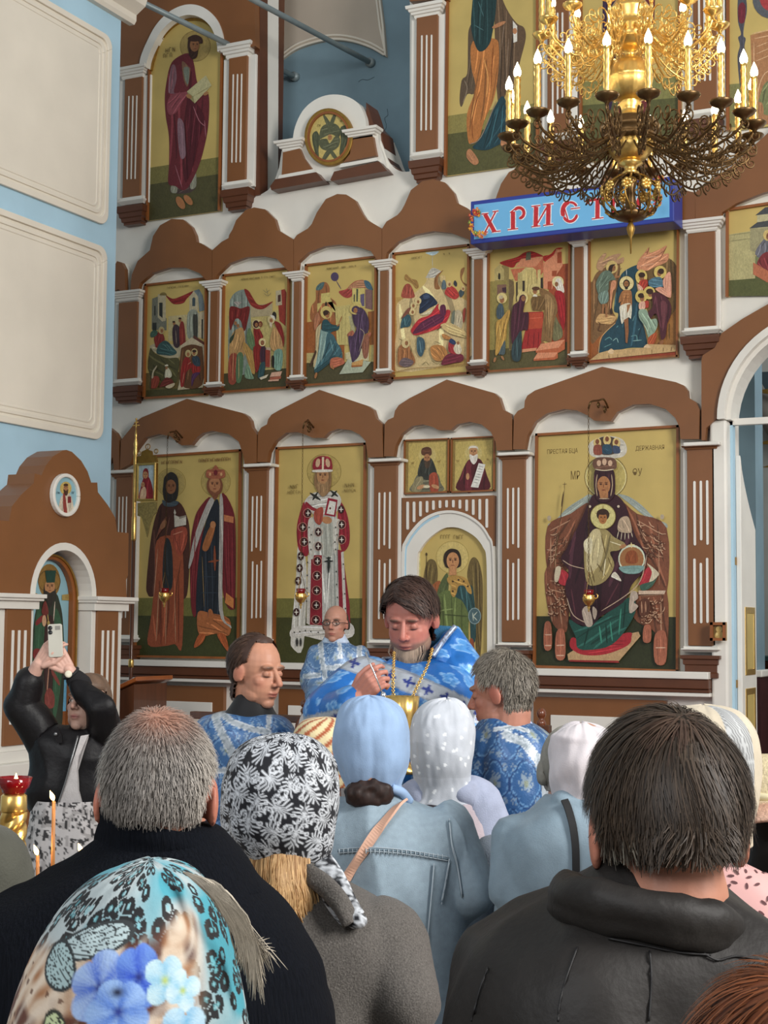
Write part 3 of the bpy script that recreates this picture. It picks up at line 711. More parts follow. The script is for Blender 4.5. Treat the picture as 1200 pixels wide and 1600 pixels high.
icon('arched door icon of a winged angel in a green cloak behind the priest', J, [(276,800),(650,800),(650,1640),(272,1640)], '''
q c2b878 284,960 296,920 300,1640 276,1640
e c9b470 466,956,86,84
o a58f4c 466,956,86,3
p 6b5a34 388,1060 380,985 350,965 328,990 312,1060 308,1120 330,1130 350,1180 372,1160
p 6b5a34 545,1060 556,985 578,955 604,975 622,1040 628,1130 625,1300 615,1480 595,1480 580,1300 570,1140
l 8f7c48 5 345,985 325,1080
l 8f7c48 4 362,990 350,1110
l 4a3c20 4 590,985 600,1200
l 8f7c48 5 575,1000 588,1300
l 4a3c20 4 610,1010 614,1400
l 4a3c20 4 570,1080 596,1440
p 9a5a35 350,1120 400,1080 412,1160 370,1180
p 55603a 440,1040 408,1080 386,1140 372,1230 392,1270 430,1200 446,1120
p 62703f 372,1180 440,1130 520,1190 556,1260 552,1340 548,1640 392,1640 386,1320 366,1260
p 2d4a4a 480,1090 560,1100 580,1150 592,1300 588,1400 566,1400 556,1270 520,1190 480,1160
l 8a9a60 6 400,1240 470,1230
l 8a9a60 5 440,1330 448,1600
l 3f4a28 6 470,1300 480,1600
l 3f4a28 6 420,1260 550,1270
l 8a9a60 5 510,1330 516,1620
l 4f7a7c 5 540,1120 548,1240
l 4f7a7c 5 510,1110 520,1180
p b08a48 440,1066 470,1052 530,1062 560,1100 570,1150 548,1140 530,1108 500,1110 488,1150 472,1168 456,1140 462,1110 444,1090
e 3d2a1a 470,1084,5,5
e 3d2a1a 500,1076,5,5
e 3d2a1a 528,1084,5,5
e 3d2a1a 470,1136,5,5
e 3d2a1a 550,1110,5,5
p 8a4a30 560,1400 580,1400 582,1480 572,1580 560,1560
p 2f2219 420,965 426,935 446,915 470,910 498,920 512,950 514,990 500,1010 440,1012 424,990
f c08a5c 470,975,46,0
q c08a5c 452,1000 488,1000 490,1050 450,1052
s 4a3a22 5 330,940 332,1140
e 4a3a22 330,940,5,9
e 8ba0a0 586,1268,34,44
e 4c6468 586,1268,30,40
s b8c0b0 5 576,1250 580,1294
s b8c0b0 5 600,1246 578,1270
s b8c0b0 5 578,1268 600,1292
t 7d6a3a 406,838 462,836 22
t 7d6a3a 476,838 532,838 22
''', Y=D-.02, frame=0, outline=arch_out)
K = (780, 570, 2.964)
theo = icon('large icon of an enthroned woman in dark red holding a child on her lap', K, [(172,320),(836,280),(834,1424),(160,1402)], '''
q 2f321c 160,1164 834,1168 834,1424 160,1402
e bcab66 494,520,98,106
o 6f5a2c 494,520,98,3
o d8cd95 494,520,93,4
e c9c3b4 500,380,88,46
p c9c3b4 414,400 440,350 500,330 570,345 592,395 560,430 450,430
e 4a3b30 500,375,60,44
e d0b878 455,362,18,24
e d0b878 500,348,18,24
e d0b878 543,362,18,24
p 8a4a38 440,375 470,372 476,414 440,414
p 2e4a5c 482,372 516,372 522,410 480,410
p 3d4a62 528,375 556,380 560,408 530,408
e 7a4a30 455,356,9,12
e 7a4a30 500,344,9,12
e 7a4a30 543,358,9,12
p 9aa39a 226,740 260,720 320,660 390,615 420,600 440,630 330,690 250,762
p 9aa39a 550,600 600,610 660,650 720,710 776,736 770,756 690,712 600,640
p 7a4a34 224,750 330,690 420,640 430,760 320,940 280,960 224,950
p 7a4a34 560,640 640,690 776,756 776,1060 700,1000 640,900
p 7a4a34 220,940 320,960 330,1040 320,1190 305,1240 250,1200 218,1080
p 7a4a34 660,1040 776,1040 776,1360 732,1370 722,1240 640,1190 610,1120
l b58a6c 5 236,770 330,720
l b58a6c 5 240,800 240,940
l b58a6c 4 262,780 262,960
l b58a6c 5 236,840 320,820
l b58a6c 5 250,880 300,870
l b58a6c 5 640,720 760,790
l b58a6c 5 690,790 760,830
l b58a6c 4 740,770 742,1020
l b58a6c 5 650,760 720,880
l b58a6c 5 700,880 760,890
l b58a6c 5 236,1000 310,1010
l b58a6c 5 236,1040 312,1060
l b58a6c 5 280,1080 290,1200
l b58a6c 5 240,1080 246,1190
l b58a6c 5 650,1070 770,1064
l b58a6c 5 660,1180 760,1150
l b58a6c 6 750,1080 752,1340
r c09a7c 26,34,4 236,770 310,930 -30,40
r 56301f 18,30,4 236,770 310,930 -30,40
r c09a7c 34,36,4 650,740 766,900 35,40
r 56301f 22,30,4 650,740 766,900 35,40
r c09a7c 26,28,4 232,980 312,1180 20,60
r 56301f 20,26,4 232,980 312,1180 60,60
r c09a7c 26,28,4 670,1070 768,1200 -10,60
r 56301f 18,26,4 670,1070 768,1200 60,60
q c9b098 650,1046 776,1046 770,1062 650,1064
p 5a3424 660,1090 700,1090 700,1150 656,1160
s b58a6c 6 664,1096 666,1150
s b58a6c 6 682,1096 684,1146
p a06048 216,1200 245,1200 248,1310 214,1312
p a06048 270,1240 306,1230 310,1355 268,1355
p a06048 726,1250 776,1240 776,1376 726,1376
p a06048 676,1210 706,1210 706,1280 672,1280
l d0aa90 5 216,1250 248,1250
l d0aa90 5 270,1300 308,1298
l d0aa90 5 728,1310 776,1310
l d0aa90 5 216,1300 248,1300
l d0aa90 5 270,1346 308,1346
p a83038 288,950 326,970 322,1020 282,1010
p a83038 652,1010 690,940 720,960 700,1010 668,1020
p c9bca0 690,920 740,960 740,980 700,1010 712,960
p c9bca0 268,940 292,940 280,1000 262,1000
p 3d5a4a 660,1020 720,1000 742,976 710,1030 668,1046
q b5946c 322,1340 400,1290 650,1236 660,1256 560,1372 326,1368
q 8a2a28 330,1366 556,1370 562,1380 330,1374
p a02830 332,1290 350,1262 420,1290 600,1240 618,1262 600,1300 500,1340 400,1344 346,1320
p 1f4a40 330,1180 420,1210 600,1080 640,1130 590,1230 520,1300 430,1320 370,1312 360,1260
l 3f8a74 7 470,1210 480,1290
l 3f8a74 6 520,1190 530,1280
l 3f8a74 6 570,1130 560,1250
l 123028 7 500,1200 505,1290
l 123028 7 420,1220 400,1300
l 123028 6 590,1100 580,1220
p 371a22 450,600 420,640 380,730 320,850 292,900 330,960 312,1030 330,1130 350,1190 430,1212 470,1170 580,1100 620,1020 670,960 690,890 640,800 612,720 590,650 540,600
p 2a141b 420,720 400,800 400,960 420,1040 400,1130 440,1190 470,1160 480,1000 440,900
l 5a3038 6 360,800 330,880
l 5a3038 6 340,1040 360,1160
l 5a3038 6 560,1010 500,1120
l 5a3038 6 640,860 620,960
l b8a088 4 300,905 340,930 400,945
l b8a088 4 320,1080 350,1160 420,1200
l b8a088 4 690,880 660,1000 590,1070 480,1140
p d8d0bc 544,960 572,1002 540,990 524,980
p b0a090 390,1140 420,1120 440,1200 410,1210
p b0a090 440,1120 460,1140 450,1180 440,1160
p b0a090 614,1060 640,1050 650,1080 630,1100 650,1120 610,1150
p b09a80 556,740 570,710 604,706 620,760 612,780 560,772
s c8b8a0 4 560,770 552,806
s c8b8a0 4 575,774 570,812
s c8b8a0 4 590,776 588,812
s c8b8a0 4 604,778 606,808
s c8b8a0 4 618,776 624,800
e c9d0b8 620,900,62,66
e 9a6a40 620,900,56,56
p 7a9a94 566,936 674,932 660,962 620,970 580,962
p 8a4a28 590,900 598,870 620,860 640,866 650,900 640,920 600,920
s d8c890 6 618,824 620,850
s d8c890 5 604,836 634,834
p 9a8a5a 404,830 440,770 500,764 540,800 590,830 560,860 520,870 540,930 500,1000 440,1024 410,1000 400,900
p c2b488 430,780 470,765 490,850 470,930 420,960 410,880
p d6cca8 400,820 430,800 440,830 430,876 404,862
l 6d5a34 5 480,790 500,880
l 6d5a34 5 460,920 500,980
l 6d5a34 5 430,930 450,1010
l e0d6b0 5 500,900 490,980
l e0d6b0 4 520,820 580,840
l 6d5a34 4 510,890 530,940
e a87850 580,842,16,9,-20
e c9bf80 488,704,58,58
o 7a6a34 488,704,58,3
s 9a8448 5 452,690 524,690
s 9a8448 5 488,650 488,690
e 3a2418 488,696,30,28
f a8703f 487,712,27,.1
e 3a2418 487,684,26,13
p 371a22 446,520 452,490 470,478 520,478 540,500 545,560 538,612 500,640 460,625 448,580
f a9744a 492,560,42,-.1
q a9744a 470,590 512,590 512,618 476,620
l b8a080 4 462,510 456,560 462,610
l b8a080 4 528,510 532,560 524,610
s c9b090 4 470,622 518,622
p 6a4a3a 440,462 452,436 492,430 540,436 552,462 540,488 460,488
e c9a88c 470,458,10,14
e c9a88c 495,452,10,16
e c9a88c 522,458,10,14
l d8c8a8 4 452,486 494,492 540,486
e c9b8a0 560,658,6,6
e c9b8a0 428,658,6,6
e b0a088 240,712,9,12
e b0a088 762,706,9,12
s 5a4426 4 312,570 286,760
s 5a4426 5 306,590 296,660
s 5a4426 4 286,760 260,960
s 5a4426 3 312,545 310,575
s 5a4426 3 302,556 322,554
''')
GT = mat('dark_gold_lettering', '#6b5424', .5)
for w_, x, y, h_, wd in (('ПРЕСТАЯ БЦА', 222, 418, 26, 142), ('ДЕРЖАВНАЯ', 632, 402, 26, 132), ('МР', 332, 532, 40, 42), ('ѲУ', 618, 516, 36, 44)):
    f_ = zm(*K, D-.0262); p0 = f_(x, y); p1 = f_(x+wd, y-wd*.055); p2 = f_(x, y-h_)
    text(w_, p0, (1, 0, 0), p2[2]-p0[2], GT, theo, width=p1[0]-p0[0], ext=0)
# ---- second tier
S7 = 7.27
icon('icon with two figures seated in a lower archway, leftmost of the middle row', (215,420,7.269), [(98,180),(800,100),(792,1440),(72,1485)], '''
q 6a5a34 90,1185 480,1170 800,1120 792,1440 90,1480
q 4a4626 90,1380 790,1340 792,1438 90,1478
q 6f7062 165,340 240,310 240,560 330,560 330,700 160,690
q b0a586 230,290 320,280 320,590 280,600 230,550
q 2a2c28 246,384 284,384 284,560 246,530
q 2a2c28 190,420 204,420 204,530 190,530
q 2a2c28 170,612 216,612 216,700 170,700
p 7a6a3a 254,300 270,272 310,270 330,300
p 7e2420 320,300 400,340 500,310 640,250 560,340 520,390 430,404 380,380
q b5a77a 350,540 570,520 580,820 350,820
q b0a586 590,320 640,250 690,310 690,480 590,480
q 3d4a4e 622,340 640,320 658,340 655,425 622,425
q 6f7a7c 640,250 700,230 740,300 770,470 700,490 690,320
p 8a8f80 570,780 566,540 590,480 630,460 676,480 690,540 690,780
p 3a3a32 640,780 630,540 660,520 680,540 680,780
q b5a88a 690,500 780,480 780,800 690,780
q 2a2c28 728,575 745,572 742,800 728,790
p b0a586 150,870 240,840 330,850 480,880 470,1010 330,1010 200,950 145,900
p 4e4a2a 145,910 200,960 330,1015 470,1020 460,1180 420,1300 140,1200
p 7a2a24 192,780 240,720 290,740 310,800 300,870 220,900 200,860
p 33504e 240,870 300,820 350,830 400,890 450,950 400,985 300,980 220,960
l 5d7d78 6 290,850 360,920
l 5d7d78 6 330,850 400,940
e b0a070 275,700,34,42
f 9a6a44 280,705,24,.3
p 3d5a4a 150,740 180,700 230,710 220,760 160,780
p 3a2a30 400,720 420,640 460,640 490,700 480,880 420,880
p 7a2a24 480,700 490,620 520,600 540,680 548,860 490,870
f 9a6a44 420,620,20,-.3
f 9a6a44 488,590,20,-.3
e 3a2418 418,604,16,10
e 3a2418 488,566,18,12
l a89880 5 440,700 450,860
l b05a44 5 510,680 516,850
q b5a88a 490,880 620,780 790,880 780,1130 750,1350 460,1380 480,1300
q 5a3428 640,760 660,765 800,860 780,880 640,790
p 5a3a20 498,1320 496,950 530,890 620,862 710,880 748,930 742,1320
p 84241f 500,1180 520,1060 560,1000 600,1030 620,1120 560,1180 530,1330 496,1330
p 84241f 620,1110 660,1040 700,1100 726,1130 700,1200 640,1200
p 4a2a48 620,1320 630,1200 720,1180 660,1250 630,1330
p 2f3d46 630,1010 680,990 716,1030 720,1100 680,1110 640,1080
e b0a070 584,965,34,42
e b0a070 656,950,36,44
f 9a6a44 584,975,24,.2
f 9a6a44 652,960,24,-.2
e 3a2418 655,938,24,16
l c08a70 5 580,1090 620,1060
l c08a70 5 540,1180 520,1300
p 8a3a28 165,1330 175,1240 230,1220 260,1260 230,1350 170,1360
p b5a88a 170,1240 185,1160 230,1100 225,1130 195,1180 190,1240
p c9c3a8 320,1230 330,1150 360,1130 395,1180 395,1230 340,1250
f 9a6a44 340,1130,18,0
p d0c8b0 322,1110 330,1095 350,1090 362,1105
p 6a2a20 260,1340 330,1240 400,1260 420,1320 300,1340
p c0b090 330,1340 430,1300 420,1340 370,1362
t 6d5a30 335,212 600,185 22
''', frame=.018)
icon('icon of a child led to an old priest under a red-draped dome', (335,405,7.269), [(110,180),(868,95),(852,1470),(85,1525)], '''
q b5a66a 150,640 860,560 850,1250 160,1290
q 47432a 100,1300 850,1235 850,1468 100,1520
p 7f8a80 172,560 190,440 250,370 340,346 390,400 410,540 400,1240 172,1240
p a09890 220,490 260,480 310,490 280,520 270,560 250,520
p 6f2420 172,560 240,540 300,560 400,540 380,700 340,820 300,700 240,680 180,810
q a89a78 410,530 660,500 660,640 410,660
p 7f2a22 340,346 390,360 440,440 490,510 560,520 660,480 650,500 560,566 470,560 400,500
q 8a3428 720,360 800,340 820,380 810,760 740,700 730,560
q b0a586 700,360 760,350 770,520 700,530
q 4a3028 722,410 756,400 756,480 722,490
p 2a2420 660,620 680,595 704,620 700,680 660,660
p b08a58 170,1000 200,860 250,800 320,780 350,900 340,1100 250,1120 180,1110
p 8f4634 172,1110 260,1090 250,1390 165,1395
p 55704f 260,1090 330,1090 310,1370 250,1380
p 33402f 180,960 220,900 240,800 220,850 180,900
p 5f7550 370,860 400,780 440,860 470,980 440,1040 380,960
p a88448 340,940 400,1000 440,1080 466,1290 420,1280 370,1120 330,1000
p 6f8a70 350,1340 380,1180 430,1300 450,1360
p 7f2420 450,800 480,740 520,800 560,880 540,920 580,1000 480,1000 460,900
p 7f2420 450,1000 530,1000 520,1200 480,1290 460,1180
p 3d2430 530,1020 560,980 590,1020 590,1180 540,1190 522,1100
p 2d4a4e 500,1340 530,1190 585,1180 560,1340
e d0c08a 552,945,42,46
e 6f2a24 552,952,20,28
f 9a6a44 552,952,18,0
e c0b080 490,740,56,56
e 3a1d1a 480,740,34,44
f 9a6a44 484,748,24,.3
e 6a3020 530,740,24,34
f 9a6a44 528,746,20,.3
p b08a5a 650,860 680,780 720,790 770,880 780,1050 690,1050 640,980
p 7f2420 690,710 760,740 800,880 790,1000 770,900 720,800
p 6f9080 690,1050 780,1040 770,1250 690,1240
p 1f1a14 664,1100 690,1120 686,1230 662,1220
e c0b080 655,690,42,50
f 9a6a44 655,700,26,-.3
p d0ccc0 640,640 690,650 700,700 680,680
p c9b8a0 640,720 665,730 660,780 640,760
q b09a80 600,1000 650,1010 650,1230 590,1230
q 8a3a2c 590,1030 645,1040 640,1230 590,1225
q c9a088 660,1290 780,1275 760,1330 640,1340
q a05a44 640,1345 770,1330 765,1360 640,1375
q c9a088 625,1375 745,1365 740,1385 620,1392
q c9c0a8 520,1350 625,1310 600,1350 540,1372
l 6a6a58 4 560,350 600,380 640,350
l 6a6a58 4 570,390 620,420 655,385
l 6a6a58 4 600,330 620,420
f 9a6a44 250,730,22,.2
f 9a6a44 280,760,22,.2
l c9a070 5 230,980 220,1380
l c9a070 5 290,1100 290,1360
t 6d5a30 318,222 715,188 24
''', frame=.018)
icon('icon of a blue-green angel greeting a seated woman in purple', (465,390,7.111), [(96,170),(892,72),(880,1462),(75,1525)], '''
q 96592d 92,810 150,800 520,760 520,1260 92,1260
q 8f5a2e 780,690 880,680 880,1060 800,1060
q b5a870 100,1150 500,1140 500,1260 100,1260
q b8ac70 820,1060 880,1050 880,1260 800,1260
q 4b462c 95,1260 880,1245 880,1460 92,1520
p 96603a 150,640 200,560 205,440 250,370 320,365 358,430 358,520 420,580 430,640 400,800 160,800
p 4a6464 206,450 220,400 270,366 300,370 270,440
q bfae68 220,600 265,590 265,500 360,480 360,570 430,620 430,700 380,690 380,560 300,560 220,700
q c4b46c 262,490 360,476 372,580 262,600
p 2a2418 306,624 308,590 316,580 326,590 327,624
e 4d3f5c 414,302,44,50
s 4d3f5c 9 430,345 485,440
p 9a3f38 460,465 540,440 600,380 660,345 740,345 640,440 600,520 545,538 490,510
p a87858 560,440 640,360 720,342 800,360 830,440 740,430
p 3f6070 740,345 800,360 834,430 834,450 770,430
q 7a5c58 755,440 834,450 834,670 755,650
q c4b46c 610,430 745,430 755,640 700,650 610,590
q 54503e 625,500 640,496 640,580 625,580
q 3f4a3a 655,436 676,440 670,580 655,580
q 5c5470 700,500 745,490 745,630 720,630 700,580
q bfb070 420,640 590,610 640,700 600,1060 440,1060
l 8a7c48 5 440,660 470,1050
l 8a7c48 5 500,640 490,1060
l 8a7c48 4 540,620 530,1080
l 8a7c48 5 600,740 590,940
q a8a27a 570,740 640,740 640,940 600,900
e c2ae68 322,700,66,72
p 3a2a1c 290,720 288,690 320,672 354,690 362,720 340,700 310,740
f a06c42 335,728,34,.4
e 3a2418 318,702,30,28
p 284a50 280,800 330,780 380,830 440,840 470,830 460,890 400,910 340,940 280,920
p 7f9a94 240,840 275,900 355,940 340,1100 270,1300 220,1340 190,1320 240,1100
p 3d6068 330,940 400,950 440,1030 490,1110 500,1210 440,1190 360,1240 240,1330 210,1320 300,1150
p 2a4a50 190,1340 260,1290 400,1180 420,1200 330,1290 220,1370
l a9c0b4 7 280,960 240,1200
l a9c0b4 6 310,1000 270,1250
l 8ab0b0 5 370,1000 400,1130
l 23464a 6 340,1050 300,1240
l 23464a 6 400,1010 440,1160
p b8a880 210,900 250,840 270,830 250,960 230,1150 200,1300 180,1280 205,1100
p 4a3424 140,1290 200,1130 215,1150 170,1270
p a87050 190,780 230,700 260,780 230,850 195,900
e a06c42 460,840,8,24,50
s a06c42 10 470,820 498,740
p b0644a 370,1230 420,1200 500,1210 530,1260 480,1290 380,1320
e a06c42 210,1400,14,34,15
e a06c42 395,1310,12,26,-30
q a8b09a 470,1386 570,1210 820,1250 730,1366
q c0b890 540,1150 800,1080 800,1240 540,1220
p a06048 570,930 620,900 640,960 600,1000 560,960
p a06048 760,950 820,920 820,960 770,1000
p 8a5844 720,1000 800,960 790,1180 740,1200
p 45324a 610,690 640,640 700,640 760,690 800,800 790,920 740,960 700,1160 640,1240 610,1240 570,980 620,960 660,880 630,820
l 6a5470 6 720,720 740,940
l 6a5470 6 640,980 660,1180
l 2c1f30 7 680,900 690,1140
l b0a088 5 700,880 745,920 740,980 690,1140
e c2ae68 645,665,60,60
p 45324a 612,690 625,640 670,630 715,670 690,720
f a06c42 652,680,30,-.5
q c0945a 610,1260 740,1220 730,1290 610,1300
q a06030 606,1290 730,1285 726,1300 610,1310
t 6d5a30 335,205 470,190 26
t 6d5a30 500,190 665,172 26
''', frame=.018)
icon('icon of a woman reclining on red before a dark cave', (605,375,7.111), [(72,150),(925,50),(918,1495),(65,1555)], '''
q b99a5a 70,640 920,560 918,1400 70,1480
p b8d0d8 430,140 570,125 540,160 500,172 460,160
s b8c8c8 4 500,170 505,300
p cbb483 100,740 170,660 260,620 340,560 430,470 440,400 500,320 560,350 580,440 690,540 760,600 900,690 920,760 880,1000 920,1060 920,1300 110,1460 110,1000
p b8b4a8 440,400 500,310 600,350 560,390 520,420 430,420
p 8a5f38 530,540 530,420 600,350 622,340 570,410 565,480 590,540
p 8a5f38 820,330 860,305 850,360 830,420 850,470 900,500 908,530 850,490 815,420
p 96733f 195,440 210,380 270,430 330,450 350,520 320,540 270,480
p 9a4a3a 165,580 200,500 250,490 290,560 300,640 170,640
e c9b07a 620,430,34,40
p 5a6a70 606,540 620,450 650,460 655,540
p b03a34 640,590 690,510 760,540 800,620 760,660 700,640
e c9b07a 690,490,32,36
f 9a6a44 695,495,18,0
p 33343c 740,490 755,450 778,480 770,520
p 3d4a4e 800,580 830,550 860,590 820,640
e c9b07a 850,540,26,30
f 9a6a44 848,545,16,0
p 202c42 360,780 372,690 360,640 430,590 500,620 560,690 550,720 470,760 430,790 370,820
p 3a4a66 400,620 450,600 480,640 420,660
p b02c34 280,980 360,880 480,830 570,710 600,780 700,780 690,860 620,960 480,1020 320,1060 270,1020
p 5d2440 290,1030 380,920 500,850 600,820 640,830 620,910 480,980 330,1040
l 8a4a5c 6 400,920 420,980
l 8a4a5c 5 500,870 540,930
e d0bc88 625,745,52,56
f 9a6a44 625,770,30,-.2
p 5d2440 590,770 600,730 640,720 660,770 650,840 600,840
p cfc4a0 380,830 480,780 510,770 490,820 410,836
e d0bc88 350,680,36,40
f 9a6a44 350,690,20,.3
e d0bc88 300,730,36,40
f 9a6a44 298,735,20,.3
e d0bc88 285,800,36,40
f 9a6a44 290,805,20,.3
p 33545c 155,980 180,860 240,830 275,880 260,960 200,970
p 7a4a3a 165,870 230,770 270,760 240,820 180,870
l 6f9a9c 6 200,870 210,960
p b5a88a 735,950 760,800 820,790 850,880 830,990 760,980
p 6a7060 720,920 730,820 760,790 750,940
p 8a3a2c 850,790 880,760 870,880 850,920
p c9b07a 600,950 720,930 900,1040 890,1090 700,1040
l 5a3a28 9 560,1010 620,960
p 96633c 130,1380 130,1220 180,1150 230,1120 260,1200 320,1340 280,1400 180,1410
p 6a5a5c 140,1370 200,1310 300,1350 270,1405 180,1410
e d0bc88 215,1150,44,54
f 9a6a44 225,1150,26,.2
l c8905c 5 180,1200 220,1280
p 3a5460 345,1250 340,1110 370,1080 420,1110 430,1200 390,1300
l 8ab0b8 4 370,1120 390,1260
p b07a44 490,1200 560,1170 640,1190 680,1280 600,1350 520,1320
p b07a44 640,1100 620,1050 670,1060 740,1110
p 6a2433 610,1380 660,1290 740,1260 850,1280 850,1350 760,1370 650,1392
p 9a3034 690,1230 700,1130 760,1180 780,1270 720,1260
p d0c4a8 750,1200 800,1140 840,1220 820,1270 770,1260
p 2d3a5c 700,1140 720,1100 770,1130 760,1170
f 9a6a44 800,1150,20,0
l 5f5a34 6 400,1400 440,1360 480,1400
l 5f5a34 6 500,1340 560,1380 590,1370
l 5f5a34 6 140,1100 180,1120
l 5f5a34 6 270,1180 290,1250
l 5f5a34 6 840,1060 890,1080
l 5f5a34 6 540,1130 610,1160
q a0622f 68,1530 918,1468 918,1495 66,1553
l 8a6838 6 110,1470 300,1430 500,1420 900,1380
t 6d5a30 285,195 410,182 26
t 6d5a30 640,152 715,144 24
''', frame=.018)
icon('icon of four figures meeting at a red altar with steps', (750,370,7.273), [(98,60),(1035,30),(1022,1478),(88,1545)], '''
q 9a4a2c 780,330 1024,300 1022,1200 780,1200
q 8f8248 108,510 380,480 380,1290 108,1290
q 57502f 92,1290 1024,1190 1022,1476 92,1540
q 8a7a4a 170,380 280,310 330,350 330,480 380,490 370,1290 330,1290 310,500 170,500
q b0a068 165,370 225,310 275,380 275,490 165,495
p 2a2418 208,480 208,425 218,412 230,425 230,480
q 7a5a4a 195,545 300,540 300,640 195,660
q 3d2430 250,580 300,572 300,640 256,620
q 6d5a3c 330,480 385,510 390,640 360,800 350,1280 330,1280
p 96241f 228,290 420,230 500,180 590,165 720,220 640,230 560,260 430,290 380,350 290,330
p a3281f 720,220 800,200 870,130 944,130 860,170 840,260 780,298 722,270
q cf8a66 400,350 470,250 720,228 640,340
q b86a4a 350,370 640,335 720,235 722,400 640,500 400,500
q c9b87a 430,420 470,400 520,350 600,350 640,380 640,640 430,640
p c0ae70 515,640 512,420 560,366 620,370 645,430 645,640
q b0a068 430,410 480,410 480,600 430,600
q 332a22 412,520 428,510 428,700 412,740
q 332a22 484,500 510,500 510,620 484,620
q c9b87a 655,380 690,370 690,580 655,580
q 332a22 690,470 715,460 718,590 690,580
q 5d5f4a 530,180 580,170 580,260 520,270
q cf8a66 840,210 870,140 920,150 940,290 940,330 880,420 820,600 780,600 722,590 722,300
q 9a4a2c 880,180 930,170 930,300 880,300
q 9a4a2c 820,390 876,384 870,450 820,450
q 9a4a2c 770,510 820,505 815,600 770,600
e d8cc98 888,515,66,66
p e0d8c8 860,500 890,470 930,500 960,630 900,620 860,580
f 9a6a44 872,540,28,-.4
p 9a1f24 860,620 950,640 975,800 965,1000 940,1060 900,900 870,760
p 6f6a48 850,900 900,980 940,1060 930,1150 830,1170
q 9a2a26 490,860 720,850 740,1000 700,1270 470,1280 520,1060
q b0482f 550,870 715,860 720,1040 550,1050
l d06a50 6 560,930 710,920
l 6b1518 8 560,1080 540,1260
l 6b1518 8 620,1080 610,1260
l 6b1518 8 670,1080 665,1260
q c98a66 480,1280 650,1262 640,1295 480,1316
e c9b87a 630,600,60,66
p 80603a 680,590 780,620 860,700 885,840 850,960 820,1180 800,1200 760,1190 740,1180 700,1190 720,960 740,760 700,680
p 9a7a50 740,660 820,700 850,820 800,1000 780,1160 760,900
l 5a4024 6 770,800 780,1150
l b89a68 6 820,760 800,960
p 70542f 595,690 735,690 730,830 640,840 600,830
f 9a6a44 630,620,34,-.4
e 5a3a24 640,590,44,22
p d8d0bc 605,680 630,655 660,680
e 8a5a38 715,1225,30,24,-40
e 8a5a38 805,1235,20,34,10
q cf8a66 640,1298 700,1220 970,1170 900,1262
q b0603c 640,1298 900,1262 970,1170 970,1280 900,1320 640,1320
q cf8a66 615,1392 660,1320 890,1316 850,1370
q b0603c 615,1392 850,1370 890,1316 890,1380 850,1400 615,1412
e d0be80 255,700,58,62
f 9a6a44 255,720,38,.2
e b8a888 245,690,26,22
p 43525a 195,830 230,760 270,790 280,900 250,940 200,920
p b08a44 190,980 250,930 320,840 350,860 310,1040 300,1160 220,1320 180,1340 190,1160
l e0c070 7 230,1000 240,1160
l 80602c 7 280,980 270,1120
p 4d5a5c 220,1330 290,1180 290,1330 240,1340
e a07048 175,1400,14,30,20
e a07048 265,1380,12,28,-30
e d0be80 490,700,64,70
p 45202c 440,740 460,680 500,660 530,690 520,750 500,860 560,870 550,1060 500,1060 420,1160 370,1220 360,1000 380,800
f 9a6a44 500,705,32,.3
p 2d3d40 370,1250 420,1150 480,1080 470,1390 380,1400
l 6a3a46 6 420,800 410,1000
l 5f7f80 5 430,1180 430,1380
''', frame=.014)
